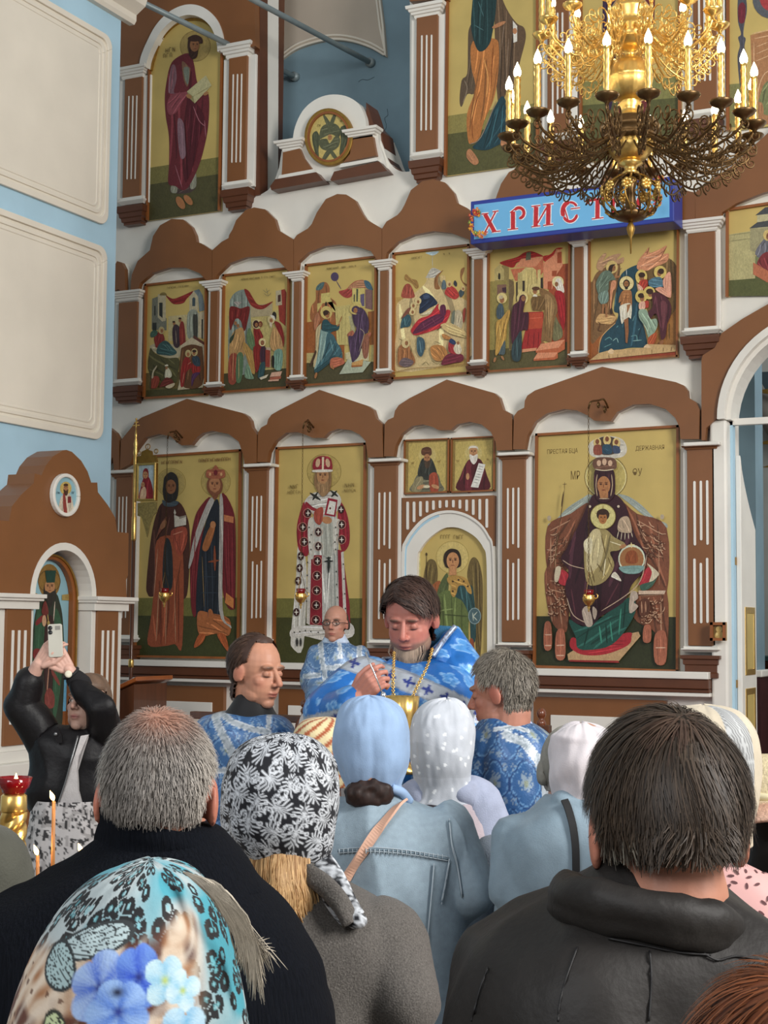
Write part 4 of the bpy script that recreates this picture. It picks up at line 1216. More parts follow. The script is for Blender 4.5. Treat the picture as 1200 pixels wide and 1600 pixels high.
icon('icon of a man standing in a blue river beside bowing angels', (910,350,7.111), [(76,110),(1078,20),(1068,1480),(72,1555)], '''
q 96592d 80,780 240,740 240,1500 80,1530
q 9a6a38 900,480 1060,520 1062,1420 760,1420
p 7a5a38 110,640 160,540 260,480 400,440 420,520 380,720 330,940 380,1080 200,1240 90,1300 90,700
p 6f5632 640,460 760,380 960,380 1058,510 1064,800 1000,1000 800,1100 700,900 620,700
p 234450 420,580 520,490 650,455 600,600 620,800 650,960 690,1160 720,1320 690,1370 500,1380 190,1440 210,1290 260,1200 360,1110 400,1000 350,960 380,760
l 4d7880 8 380,760 360,920
l 5d8a8c 8 560,1080 580,1020
l 5d8a8c 10 250,1290 300,1260 330,1290
l 8ab0ac 8 340,1300 380,1270 400,1320
l 5d8a8c 10 540,1250 600,1240 610,1300
l 5d8a8c 8 380,1150 400,1130
l 5d8a8c 8 620,1180 640,1160
l 5d8a8c 8 240,1370 330,1330
l 8ab0ac 7 560,1300 660,1290
l c9a06a 8 180,1440 200,1290 260,1200 370,1100
l c9a06a 7 660,1060 700,1180 730,1300
p c98a66 630,400 700,310 740,260 750,320 860,280 940,240 900,330 960,330 940,420 800,480 720,520 610,500
l 7a4a30 7 720,340 745,260
l 7a4a30 7 860,400 940,250
l e0b090 7 660,380 860,360
l e0b090 6 640,470 800,440
l 8a5a3c 6 820,420 940,400
p b08a68 160,490 180,400 240,330 270,340 230,420 300,360 430,330 380,400 460,370 440,440 280,440 220,520
l 7a5a40 7 380,470 440,430
l 7a5a40 7 400,530 440,490
p c9a06a 150,1090 200,1000 330,1020 380,1040 330,1110 240,1110
l 5a3a24 8 170,1090 200,1110 180,1180 220,1190
e c9b070 330,480,66,72
f 9a6a44 345,490,38,.5
p 33241a 290,520 310,460 370,450 340,480 330,540
p 5f7060 160,640 220,540 300,520 360,590 370,620 300,640 290,740 200,800 160,720
p 6f8478 180,790 280,740 290,860 210,890
e 9a6a44 395,590,36,12,-10
q 9a6a44 225,890 245,890 240,1000 220,1000
q 9a6a44 258,890 276,890 280,1040 262,1040
l 8a9a88 6 200,640 190,760
p c98a66 330,640 380,640 370,720 340,760 320,940 310,960 312,760
p 3a2a20 310,960 330,930 340,990 320,1000
e d8c890 495,662,80,82
o 8a7434 495,662,80,4
s 9a8448 6 425,660 565,660
s 9a8448 6 495,585 495,620
e 2d2018 494,665,38,46
f a06c40 492,670,36,0
p 2d2018 474,690 492,700 512,690 508,722 492,730 478,720
p a06c40 440,760 470,738 520,738 550,760 555,890 540,920 430,910 436,860 410,880 414,820
l 7a4a28 5 490,760 490,900
l c99060 6 450,780 530,780
l 7a4a28 5 455,830 530,830
p d8d2bc 428,910 545,890 545,1050 520,1040 470,1080 440,1110 420,980
q 8a5a38 466,1070 515,1040 520,1200 505,1330 485,1320 480,1180
q 9a6a44 500,900 545,890 520,960 500,1000
s d8e0d8 5 495,500 496,580
e d0b868 660,590,66,80
f 9a6a44 665,600,38,-.2
e 3a2418 665,570,38,30
p a83a2c 640,640 720,620 730,690 690,730 640,720
e d0b868 870,540,70,72
f 9a6a44 860,550,36,-.4
e 3a2418 880,530,34,32
p 4d7080 740,640 800,600 880,600 910,690 850,710 760,700
p d89a80 900,640 960,540 990,580 990,820 930,760
p d8a890 620,670 680,720 660,760 630,740
e d0b868 660,810,66,72
f 9a6a44 670,830,36,.1
e 3a2418 660,800,36,28
e d0b868 750,770,66,72
f 9a6a44 760,780,36,.1
e 3a2418 755,755,40,32
p a83a2c 690,870 740,860 740,930 700,930
p d8a890 640,880 700,870 700,950 640,950
p 4d242c 780,780 850,770 930,810 990,900 990,1020 950,1120 930,1260 880,1280 860,1100 820,1000 760,1060 730,1000 790,920
p 6b3a40 880,870 940,880 940,1000 900,1200 890,1050
l 8a5058 6 820,800 810,900
p 8aa08a 640,960 720,960 760,1060 830,1060 840,1150 780,1250 740,1260 700,1140 640,1050
l b8c8b0 6 740,1080 740,1220
p a8502c 740,1270 830,1210 820,1310 770,1360 740,1340
e 8a5a38 890,1320,30,20,-50
p d89a80 820,730 900,710 980,820 920,800
q c0a070 190,1440 300,1410 690,1380 750,1340 1060,1350 1060,1420 90,1520
q 8a3a22 75,1525 1062,1425 1064,1478 74,1552
l 6a4a2c 6 300,1460 310,1500
l 6a4a2c 6 400,1450 405,1490
l 6a4a2c 6 780,1400 782,1450
l 6a4a2c 6 910,1380 905,1430
l 6a4a2c 6 1000,1370 995,1420
p d8b890 290,1430 330,1390 360,1420 340,1450
p d8b890 690,1380 730,1340 770,1380
s 33301c 6 150,880 145,960
l 33301c 8 975,1110 972,1160 975,1290
''', frame=.014)
icon('icon of a seated figure before grey roofed buildings, over the royal doors', (980,260,3.2), [(497,215),(1180,110),(1180,560),(495,656)], '''
q 7a8058 500,470 1100,380 1100,560 500,560
q 565a34 500,560 760,520 1100,500 1100,640 500,650
q b0a878 510,340 640,320 640,560 510,570
l 8f8a60 5 510,345 620,330
l 8f8a60 5 510,375 620,360
q 9a9470 615,310 704,290 704,420 640,430 615,420
q b8b088 650,240 780,220 780,300 650,310
q 45484a 640,245 690,205 800,190 790,228
q 45484a 610,310 650,280 760,262 730,300
p 6a6a72 640,440 670,380 704,360 740,420 700,470
p 7a2f33 650,480 690,430 760,440 780,540 700,560 660,530
q b06a4c 630,480 700,520 760,570 700,580 630,540
e c9b070 704,345,24,28
f 8a5a3a 708,350,18,.2
''', frame=.02, outline=[(497,215),(1180,110),(1180,420),(1000,470),(850,520),(704,580),(600,620),(495,656)], frames=(1,0,0,1))
# ---- third tier
icon('arched icon of a standing bearded man in crimson holding an open book', (180,0,4.571), [(245,500),(778,310),(757,1505),(230,1577)], '''
q 77703f 235,1200 765,1118 760,1240 235,1320
q 4d4a2c 235,1320 760,1240 757,1505 232,1577
e a08a52 572,330,108,112
o 86703c 572,330,108,4
p 4a3a36 400,1330 450,1290 560,1240 580,1330 520,1380 400,1375
p 8a8a78 400,1330 440,1320 440,1376 402,1374
p 8a8a78 540,1290 575,1230 578,1330 540,1350
p 64262c 430,420 390,480 365,600 355,700 362,830 385,980 385,1180 380,1310 430,1330 490,1360 540,1310 600,1180 640,1040 665,900 672,700 640,640 590,600 560,440 520,380
p 7a5860 400,480 430,470 440,560 420,660 470,660 400,670 380,640
p 84434a 390,820 440,800 500,700 520,660 480,660 400,680 370,760
p 83656e 450,850 490,880 500,1000 505,1110 470,1130 450,1000
p 4f1a22 520,700 600,760 640,860 600,1000 560,1180 500,1300 520,1000
l 9a6068 7 420,480 400,640
l 9a6068 6 560,760 600,860 640,900
l 9a6068 6 430,1180 480,1340
l 9a6068 6 640,860 650,980
l 3d1218 8 500,880 520,1280
p 7a5a45 480,440 530,480 540,500 520,620 490,560
p 6f7568 490,490 530,490 525,600 505,580
q b0aa80 515,655 650,540 692,612 570,740
q 8a8258 515,655 560,690 570,740 530,700
s 8a8258 5 560,690 690,614
e 9a7048 530,690,22,14,30
e 9a7048 650,670,20,12,-30
p 3a241a 520,330 530,270 575,250 620,270 628,310 600,320 590,400 560,424 535,400 525,360
f 8f6240 570,325,46,.5
p 3a241a 540,370 575,380 590,370 584,410 558,424 540,405
e 3a241a 570,278,48,22
e a06c44 470,1450,26,50,-30
e a06c44 525,1430,22,44,-40
t 6d5a34 340,350 440,334 34
t 6d5a34 350,388 420,378 30
''', Y=D-.03, frame=.02, frames=(0,1,0,1), outline=[(230,1577),(245,500)]+[tuple(q) for q in spline([(258,430),(300,300),(360,210),(440,145),(530,118),(620,125),(700,180),(755,255),(778,310)], 4)]+[(757,1505)], bg='9a8b58')
b = MB(); ab = spline([(243,500),(258,430),(300,300),(360,210),(440,145),(530,118),(620,125),(700,180),(755,255),(778,310)], 4)
fz = zm(180, 0, 4.571, D-.05); cz = np.array([520, 560]); b.strip([fz(*q) for q in ab], [fz(*(q+(cz-q)*.06)) for q in ab], (0, .03, 0)); b.build('arch_moulding', GOLDD, wall)
icon('tall icon of a standing figure in an orange robe and green cloak', (600,0,4.615), [(458,-230),(1122,-280),(1122,1175),(440,1272)], '''
q 8a8048 445,838 1122,740 1122,880 442,970
q 55532f 442,970 1122,880 1122,1175 440,1270
p 5a4a38 610,220 640,210 660,640 600,680 560,770 545,720 560,580 600,530 605,340
l 8a7a66 6 580,580 600,640 570,740
p 5f4a36 800,-200 850,-20 900,90 960,170 1010,200 1022,280 980,450 960,560 930,650 880,680 860,720 820,720 800,300
p b0703a 640,300 800,280 830,360 820,560 790,720 720,880 690,990 630,1040 605,1000 600,820 660,640 630,480
l d89a58 8 720,420 750,560 740,700
l 8a4f24 8 790,320 770,640
l 8a4f24 7 690,660 640,840 640,1000
l d89a58 7 660,720 630,860
p 1f3838 640,0 650,-200 800,-200 810,40 780,250 760,320 720,366 680,366 650,300 628,180
l 46686a 6 680,10 720,120
l 46686a 6 650,180 720,220
p 1f3d45 830,715 880,730 890,880 885,1000 800,1060 730,1084 640,1065 700,990
l 3d6a74 7 830,760 760,1060
l 3d6a74 7 860,760 840,1030
l 14282e 7 800,800 720,1070
l 8a7a6a 6 810,730 700,990 620,1040
l 8a7460 6 870,160 850,340
l 8a7460 6 900,280 880,640
l 3d3024 7 930,250 900,640
l 3d3024 7 850,360 840,700
e b07a54 830,180,54,14,-25
q d8d4c8 930,150 962,190 962,300 935,310
e b07a54 945,225,16,22
p b07a54 600,1090 630,1080 685,1165 650,1190 600,1140
p b07a54 850,1010 900,1040 880,1062 845,1050
''', Y=D-.03, frame=.022, frames=(0,1,0,1))
icon('tall icon of a dark-robed figure hidden behind the chandelier', (780,0,5.4545), [(690,-250),(1555,-330),(1555,1280),(690,1390)], '''
q 7f7c48 690,700 1555,640 1555,830 690,900
q 55552f 690,900 1555,830 1555,1280 690,1390
p 33203a 900,-200 1000,-200 1020,300 1000,700 920,1000 890,600 880,200
p 6a2a2c 1020,-200 1300,-200 1320,200 1280,800 1200,1100 1040,1080 1000,500
l 9a5a50 9 1100,100 1090,800
l 9a5a50 9 1220,100 1180,900
''', Y=D-.03, frame=.022, frames=(0,1,0,1))
icon('icon of an ornate throne seen right of the chandelier', (980,0,5.4545), [(850,-300),(1900,-420),(1900,990),(850,1120)], '''
q 7d7c4c 850,720 1900,640 1900,1000 850,1090
p 4a4a52 945,-40 960,-60 1010,-20 1020,90 1000,200 990,300 1010,330 1000,400 1020,480 1010,640 970,760 950,640 940,480 960,390 945,320 970,290 945,190 940,80
p 6b2430 948,60 980,20 1008,60 1000,180 970,200 950,170
q a4754e 1050,300 1300,240 1300,1060 1080,1060
l d0a880 8 1060,290 1300,235
l d0a880 8 1085,330 1300,285
l d0a880 7 1080,360 1080,700
l d0a880 6 1100,400 1200,360
l d0a880 6 1100,460 1240,400
l d0a880 6 1100,520 1220,470
l d0a880 8 1110,960 1120,760 1180,620 1300,590
p 767a50 1130,960 1150,760 1220,680 1400,640 1400,960
p a4754e 1090,880 1150,880 1160,980 1090,980
e 55585c 1230,0,160,160
e a03a3c 1240,-10,110,110
''', Y=D-.03, frame=.022, frames=(0,0,0,1))
# medallion with a six-winged seraph
mc = (380+572/4.286, 0+915/4.286)
md = icon('round gold-framed icon of a six-winged seraph under the white half ring', (380,0,4.286), [(410,920),(570,730),(730,910),(570,1105)], '''
e c2ae68 570,915,130,165
p 575a42 560,830 520,860 510,930 540,920 590,900 640,920 650,870 620,830
p 575a42 536,780 552,776 600,850 590,866 570,860
p 575a42 606,764 622,762 616,800 586,868 566,860
p 4d523c 470,890 495,880 515,930 505,1000 508,1060 495,1060 470,980 462,920
p 4d523c 650,860 690,840 725,880 715,940 680,990 660,1040 645,1030 655,940
p 575a42 510,940 560,930 580,960 620,910 650,930 640,980 600,1010 560,1010 520,990
p 575a42 600,1000 545,1080 525,1075 560,1010
p 575a42 570,1000 590,998 632,1056 612,1066
f a87a50 582,920,20,0
t 7a6538 500,835 520,830 18
t 7a6538 640,805 690,798 16
''', Y=D-.07, frame=0, outline=[(570+150*math.cos(t), 915+182*math.sin(t)) for t in np.linspace(0, 2*math.pi, 33)[:-1]])
b = MB(); fm_ = zm(380, 0, 4.286, D-.09); tt = np.linspace(0, 2*math.pi, 41)
b.strip([fm_(570+162*math.cos(t), 915+192*math.sin(t)) for t in tt], [fm_(570+140*math.cos(t), 915+168*math.sin(t)) for t in tt], (0, .05, 0)); b.build('frame', GOLDD, md, bevel=.006)
b = MB(); b.strip([fm_(570+142*math.cos(t), 915+170*math.sin(t)) for t in tt], [fm_(570+130*math.cos(t), 915+156*math.sin(t)) for t in tt], (0, .04, 0)); b.build('inner_frame', WOODF, md)
# ================================================================== wall shrine on the pier (faces +X, plane X = XK)
XK = XP+.25
def kq(x, y, e=0): return onX(x, y, XK+e)
Yk = kq(104, 773)[1]
def kmir(P): Q = np.array(P, float).copy(); Q[:, 1] = 2*Yk-Q[:, 1]; return Q
tk = empty('wall_shrine', (XK, Yk, 0), 'brown stepped wall shrine with white cornices on the blue pier', 'shrine')
hr = [(104,703),(112.5,706),(127,720),(137,737),(142.5,754),(152,754),(153,769),(169,790),(180,809),(183,831),(201,833),(200,899),(197,906),(198,934)]
R3 = np.array([kq(*q) for q in hr]); zc0 = kq(104, 932)[2]; R3[-1][2] = zc0
full = np.vstack([R3, kmir(R3)[::-1][:-1]])
Za = kq(150, 934)[2]; ry = abs(kq(150, 934)[1]-Yk); ztop = kq(104, 848)[2]
archp = [(XK, Yk-ry*math.cos(a), Za+(ztop-Za)*math.sin(a)) for a in np.linspace(0, math.pi, 21)]
# outline runs top -> right(+Y) side down; then arch from +Y to -Y
n1 = len(R3); right = R3; left = kmir(R3)[::-1][:-1]
poly = [tuple(p) for p in right]+[p for p in archp[::-1]]+[tuple(p) for p in left]
b = MB(); b.prism(poly, (-.25, 0, 0)); b.build('crown_board', BROWN, tk)
b = MB(); b.strip([(XK+.004, p[1], p[2]) for p in archp], [(XK+.004, Yk+(p[1]-Yk)*.86, Za+(p[2]-Za)*.86) for p in archp], (-.25, 0, 0)); b.build('arch_reveal', WHITE, tk)
hw = abs(R3[-1][1]-Yk)
for s in (1, -1):
    def yb(v): return Yk+s*v
    def kbox(v0, v1, z0, z1, e0, e1, name, m, bev=.004):
        b = MB(); a, c = sorted((yb(v0), yb(v1))); b.box((XK-.25 if e0 is None else XK+e0, a, z0), (XK+e1, c, z1)); return b.build(name, m, tk, bevel=bev)
    kbox(ry*.84, hw-.02, Za-.1, Za, None, .04, 'cornice', WHITE); kbox(ry*.8, hw+.02, Za-.04, Za-.0, None, .07, 'cornice', WHITE); kbox(ry*.78, hw+.04, Za-.02, Za+.01, None, .09, 'cornice', WHITE)
    kbox(ry*.88, hw-.06, .85, Za-.1, None, 0, 'pilaster', WHITE); kbox(ry*1.0, hw-.13, .9, Za-.1, None, .02, 'panel', BROWN)
    zf0 = kq(160, 985)[2]; zf1 = kq(160, 1120)[2]; wv = (ry*1.0, hw-.13)
    for k in (.25, .5, .75):
        v = wv[0]+(wv[1]-wv[0])*k; kbox(v-.012, v+.012, zf1, zf0, None, .028, 'flute', WHITE, .003)
    kbox(ry*.82, hw, .78, .86, None, .04, 'base', WHITE)
b = MB(); b.box((XK-.25, Yk-hw-.05, 0), (XK+.02, Yk+hw+.05, .68)); b.build('pedestal', BROWN, tk)
b = MB(); b.box((XK-.25, Yk-hw-.08, .68), (XK+.1, Yk+hw+.08, .78)); b.build('ledge', WHITE, tk, bevel=.01)
b = MB(); b.box((XK-.25, Yk-ry*.9, .78), (XK-.2, Yk+ry*.9, Za)); b.build('back_panel', BROWN, tk)
# icon of the shrine
XI = XK-.17
def ki(x, y): return onX(x/2.667, 640+y/2.667, XI)
ti = empty('icon', (XI, Yk, .9), 'arched icon of a monk in a tall green hat inside the wall shrine', 'icon')
ra = ry*.80
ao = [(XI, Yk-ra*math.cos(a), Za-.02+(ztop-Za)*.84*math.sin(a)) for a in np.linspace(0, math.pi, 21)]
b = MB(); b.prism([(XI, Yk+ra, .82)]+ao[::-1]+[(XI, Yk-ra, .82)], (-.02, 0, 0)); b.build('board', mat('pale_blue_board', '#8fb9c4', .5, var=.12, vscale=2), ti)
a1 = [(XI+.05, Yk-ra, .82)]+[(XI+.05, p[1], p[2]) for p in ao]+[(XI+.05, Yk+ra, .82)]; cz = np.array([XI+.05, Yk, Za-.2])
a2 = [tuple(np.array(p)+(cz-np.array(p))*np.array([0, .14, .08 if p[2] > Za-.3 else 0])) for p in a1]
b = MB(); b.strip(a1, a2, (-.05, 0, 0)); b.build('frame', WOODF, ti, bevel=.006)
a3 = [tuple(np.array(p)+(cz-np.array(p))*np.array([0, .05, .03 if p[2] > Za-.3 else 0])) for p in a1]
b = MB(); b.strip([(p[0]+.012, p[1], p[2]) for p in a1], [(p[0]+.012, p[1], p[2]) for p in a3], (-.02, 0, 0)); b.build('gilt_edge', GOLDD, ti)
pt = Painting(ki, (1, 0, 0)); pt.k = 3; pt.run('''
q 5f9ab8 95,1000 320,1000 320,1262 95,1262
q 7a4a2a 95,1262 320,1255 320,1400 95,1400
e 8a6a34 205,715,46,72
o 5a4424 205,715,46,3
p 2b3328 175,770 150,830 135,950 130,1100 132,1240 180,1330 250,1330 262,1240 268,1060 262,880 248,800 230,765
p 31543c 158,820 140,960 140,1080 180,1090 190,900
p 31543c 230,830 258,900 262,1040 240,1240 220,1280 224,1000
p 35201f 190,880 222,880 220,1100 205,1260 190,1180 180,1050
s c8b8a8 4 228,800 222,880
s b0826a 4 205,1040 190,1240
p 7a2a2c 150,880 185,850 190,866 152,900
p 7a2a2c 140,1000 170,1000 170,1040 140,1040
p 7a3a34 215,1080 245,1130 245,1150 216,1105
p 7a3a34 185,1190 205,1160 225,1190 222,1240 190,1240
p 2a2622 182,740 182,780 200,800 232,790 228,740 218,720 192,720
f b08058 206,738,30,0
p 2a2622 188,756 206,764 224,756 220,800 206,826 194,800
q 1f4238 186,672 232,670 226,720 192,722
e c09a78 182,880,9,24
e a08a50 200,890,6,10
s c9a860 3 196,850 200,888
q a08a50 118,762 152,766 160,776 152,790 116,786
q a08a50 256,772 300,766 308,778 300,796 256,794
p 6a2a26 200,850 190,800 178,810 172,850
''')
pt.b.build('painting', PAINT, ti, colors=True)
# round medallion on the shrine
tm = empty('icon', tuple(kq(104, 800)), 'small round icon of a bishop in white, on the wall shrine', 'icon')
mc3 = kq(103.5, 773.5, .03); rr = abs(kq(103.5, 742)[2]-mc3[2]); tt = np.linspace(0, 2*math.pi, 33)
b = MB(); b.prism([(XK+.02, mc3[1]+rr*math.cos(t), mc3[2]+rr*math.sin(t)) for t in tt[:-1]], (-.02, 0, 0)); b.build('board', mat('pale_blue_board', '#8fb9c4'), tm)
b = MB(); b.strip([(XK+.04, mc3[1]+rr*1.04*math.cos(t), mc3[2]+rr*1.04*math.sin(t)) for t in tt], [(XK+.04, mc3[1]+rr*.86*math.cos(t), mc3[2]+rr*.86*math.sin(t)) for t in tt], (-.04, 0, 0)); b.build('frame', WHITE, tm, bevel=.006)
pt = Painting(lambda x, y: onX(x/2.667, 640+y/2.667, XK+.021), (1, 0, 0)); pt.k = 1; pt.run('''
e c2a860 274,328,24,28
p c8bca8 244,420 252,370 268,352 290,352 302,380 306,420 290,430 260,430
p 8a3a34 262,360 270,350 280,430 266,430
q 7a2a2c 282,362 296,362 296,388 282,390
f a87850 274,326,14,0
p 4a3020 264,332 274,338 284,332 280,356 270,356
e 4a3020 274,314,10,6
t 3a5a6a 236,342 250,342 10
t 3a5a6a 298,342 312,342 10
''')
pt.b.build('painting', PAINT, tm, colors=True)

# ================================================================== lettered sign box over the middle row
YS = D-.40
tsn = empty('lettered_sign', wp(890, 380, YS), 'long blue sign box with red lettering and flower corners', 'sign')
SB = mat('deep_blue_paint', '#2c3d94', .4, var=.05); SF = mat('sky_blue_sign_face', '#6fb4e2', .45, var=.03)
z0 = (wp(737, 386, YS)[2]+wp(1052, 341, YS)[2])/2; z1 = (wp(735, 319, YS)[2]+wp(1052, 270, YS)[2])/2; xa = wp(735, 350, YS)[0]; xb = wp(1053, 305, YS)[0]
b = MB(); b.box((xa, YS, z0), (xb, D-.15, z1)); b.build('box', SB, tsn, bevel=.008)
f_ = .035; b = MB(); b.box((xa+f_, YS-.006, z0+f_), (xb-f_, YS+.01, z1-f_)); b.build('face', SF, tsn)
for q in (xa+.4, xb-.4):
    b = MB(); b.box((q-.03, D-.17, z0+.08), (q+.03, D-.05, z0+.14)); b.build('bracket', STEEL, tsn)
ZZ = (780, 200, 5.4545); fS = zm(*ZZ, YS-.0065); pl = Painting(fS, (0, -1, 0), .0004)
def letter(strokes):
    p_ = Painting(fS, (0, -1, 0), .0004)
    for w, pts in strokes: p_.stroke(np.array(pts, float), w+15, 'e8eef4')
    for w, pts in strokes: p_.stroke(np.array(pts, float), w, 'bf2c33')
    p_.b.build('letter', PAINT, tsn, colors=True)
def seg(x0, y0, x1, y1): return [(x0+(x1-x0)*k/2, y0+(y1-y0)*k/2) for k in range(3)]
def arc(cx, cy, rx, ry_, a0, a1, n=14): return [(cx+rx*math.cos(t), cy+ry_*math.sin(t)) for t in np.radians(np.linspace(a0, a1, n))]
letter([(34, seg(-120, 735, -38, 885)), (12, seg(-30, 715, -118, 885)), (9, seg(-150, 735, -90, 728)), (9, seg(-55, 715, -5, 708)), (9, seg(-150, 893, -95, 886)), (9, seg(-62, 887, 15, 878))])
letter([(36, seg(118, 712, 118, 866)), (9, seg(72, 868, 162, 857)), (26, arc(170, 725, 42, 45, -150, 90)), (10, seg(95, 722, 150, 680))])
letter([(36, seg(316, 672, 312, 838)), (36, seg(422, 655, 418, 822)), (12, seg(330, 810, 405, 680)), (9, seg(276, 670, 352, 661)), (9, seg(376, 656, 464, 645)), (9, seg(278, 843, 352, 834)), (9, seg(378, 831, 462, 820))])
letter([(36, arc(610, 712, 68, 82, 150, 262)), (20, arc(610, 712, 62, 78, 262, 325)), (24, arc(605, 715, 62, 82, 15, 150)), (9, seg(610, 690, 690, 680)), (10, seg(560, 690, 590, 790))])
letter([(36, seg(840, 602, 838, 768)), (9, seg(790, 776, 890, 764)), (20, seg(748, 622, 900, 600)), (26, seg(752, 620, 760, 648)), (22, seg(905, 600, 912, 625))])
letter([(34, arc(1030, 665, 62, 80, 100, 262)), (30, arc(1030, 665, 62, 80, -80, 82))])
letter([(36, arc(1250, 640, 62, 82, 150, 262)), (20, arc(1250, 640, 62, 78, 262, 325)), (24, arc(1245, 643, 62, 82, 15, 150)), (9, seg(1250, 620, 1330, 608))])
rf = random.Random(3)
for (cx, cy, n, sx, sy) in ((-185, 722, 18, 22, 26), (-150, 925, 22, 50, 24), (-195, 830, 14, 14, 70), (1410, 470, 20, 36, 40), (1405, 670, 24, 36, 45)):
    for _ in range(n):
        x = cx+rf.uniform(-1, 1)*sx; y = cy+rf.uniform(-1, 1)*sy; r = rf.uniform(9, 18)
        lo_, hi_ = (-206, -60) if cx < 0 else (1310, 1436)
        x = min(max(x, lo_), hi_); c = rf.choice(['c8502e', 'd8902c', 'b83a3a', 'e0b040', 'd87a50', '6a8a3c'])
        for k in range(5):
            a = k*1.2566+rf.random(); pl.run(f'e {c} {x+r*.6*math.cos(a)},{y+r*.6*math.sin(a)},{r*.5},{r*.35},{math.degrees(a)}')
        pl.run(f'e f0d060 {x},{y},{r*.28},{r*.28}')
o = pl.b.build('corner_flowers', PAINT, tsn, colors=True); o['kind'] = 'stuff'

# ================================================================== chandelier
CH = at(985, 220, 8.0); kz = 8.0/F*.985
tc_ = empty('chandelier', CH, 'great gilded church chandelier with rings of lit candle bulbs', 'chandelier')
def hub(name, prof, m, n=32, **k):
    b = MB(); b.lathe([(r*kz, (220-y)*kz) for r, y in prof], CH, n, **k); return b.build(name, m, tc_, True)
hub('pendant', [(1, 402), (2, 376), (5, 370), (7, 362), (5, 356), (3, 352)], GOLDD, 12)
hub('globe_base', [(4, 352), (22, 346), (30, 338), (24, 336), (10, 340)], BRONZE, 24)
hub('globe_core', [(4, 340), (9, 325), (7, 300), (11, 285), (6, 272)], BRONZE, 16)
hub('neck', [(10, 276), (14, 272), (9, 268), (11, 262), (20, 258), (16, 252)], GOLD, 24)
hub('bowl', [(12, 254), (24, 250), (33, 238), (36, 224), (34, 222)], GOLD, 48, flute=.03, nf=24)
hub('ring_hub', [(34, 224), (40, 220), (42, 214), (38, 210), (46, 206), (47, 198), (40, 194), (42, 190), (30, 184)], BRONZE)
hub('collar', [(26, 186), (18, 178), (14, 168), (20, 162), (14, 156), (18, 152)], GOLD, 24)
hub('globe', [(14, 156), (24, 151), (32, 140), (35, 127), (36, 121), (37, 119), (36, 116), (33, 104), (26, 93), (14, 86)], GOLD, 64, flute=.022, nf=28)
hub('upper_neck', [(14, 88), (9, 84), (9, 78), (16, 74), (26, 70), (34, 60), (38, 50), (34, 46), (38, 40), (30, 34), (26, 20), (34, 10), (28, 0), (14, -20), (12, -60), (30, -70), (34, -90), (10, -110), (4, -150), (3, -1100)], GOLD, 48, flute=.02, nf=24)
# openwork globe of leafy ribs
for i in range(14):
    a = 2*math.pi*i/14; ca, sa = math.cos(a), math.sin(a); b = MB()
    def gp(r, y, da=0): return CH+np.array([r*kz*math.cos(a+da), r*kz*math.sin(a+da), (220-y)*kz])
    P = [gp(44*math.sin(t)+2, 312-36*math.cos(t), .12*math.sin(3*t)) for t in np.linspace(.18, 2.75, 14)]
    b.tube(P, np.linspace(.007, .004, 14), 5)
    for t0, sg in ((.9, 1), (1.5, -1), (2.1, 1)):
        Q = [gp(44*math.sin(t0+.35*u)+2+3*math.sin(u*3), 312-36*math.cos(t0+.35*u), sg*(.05+.2*math.sin(u*2.6))) for u in np.linspace(0, 1, 7)]; b.tube(Q, .0045, 4)
    b.build('globe_rib', GOLDD if i % 2 else BRONZE, tc_, True)
for i in range(9):
    a = 2*math.pi*i/9; b = MB()
    for k in range(7):
        q = 2*math.pi*k/7; c0 = CH+np.array([(44)*kz*math.cos(a), 44*kz*math.sin(a), (220-300)*kz]); t1 = np.array([-math.sin(a), math.cos(a), 0])
        b.ball(c0+.02*(math.cos(q)*t1+math.sin(q)*np.array([0, 0, 1])), (.013, .013, .013), 6)
    b.ball(c0, .012, 8); b.build('flower', GOLD, tc_, True)
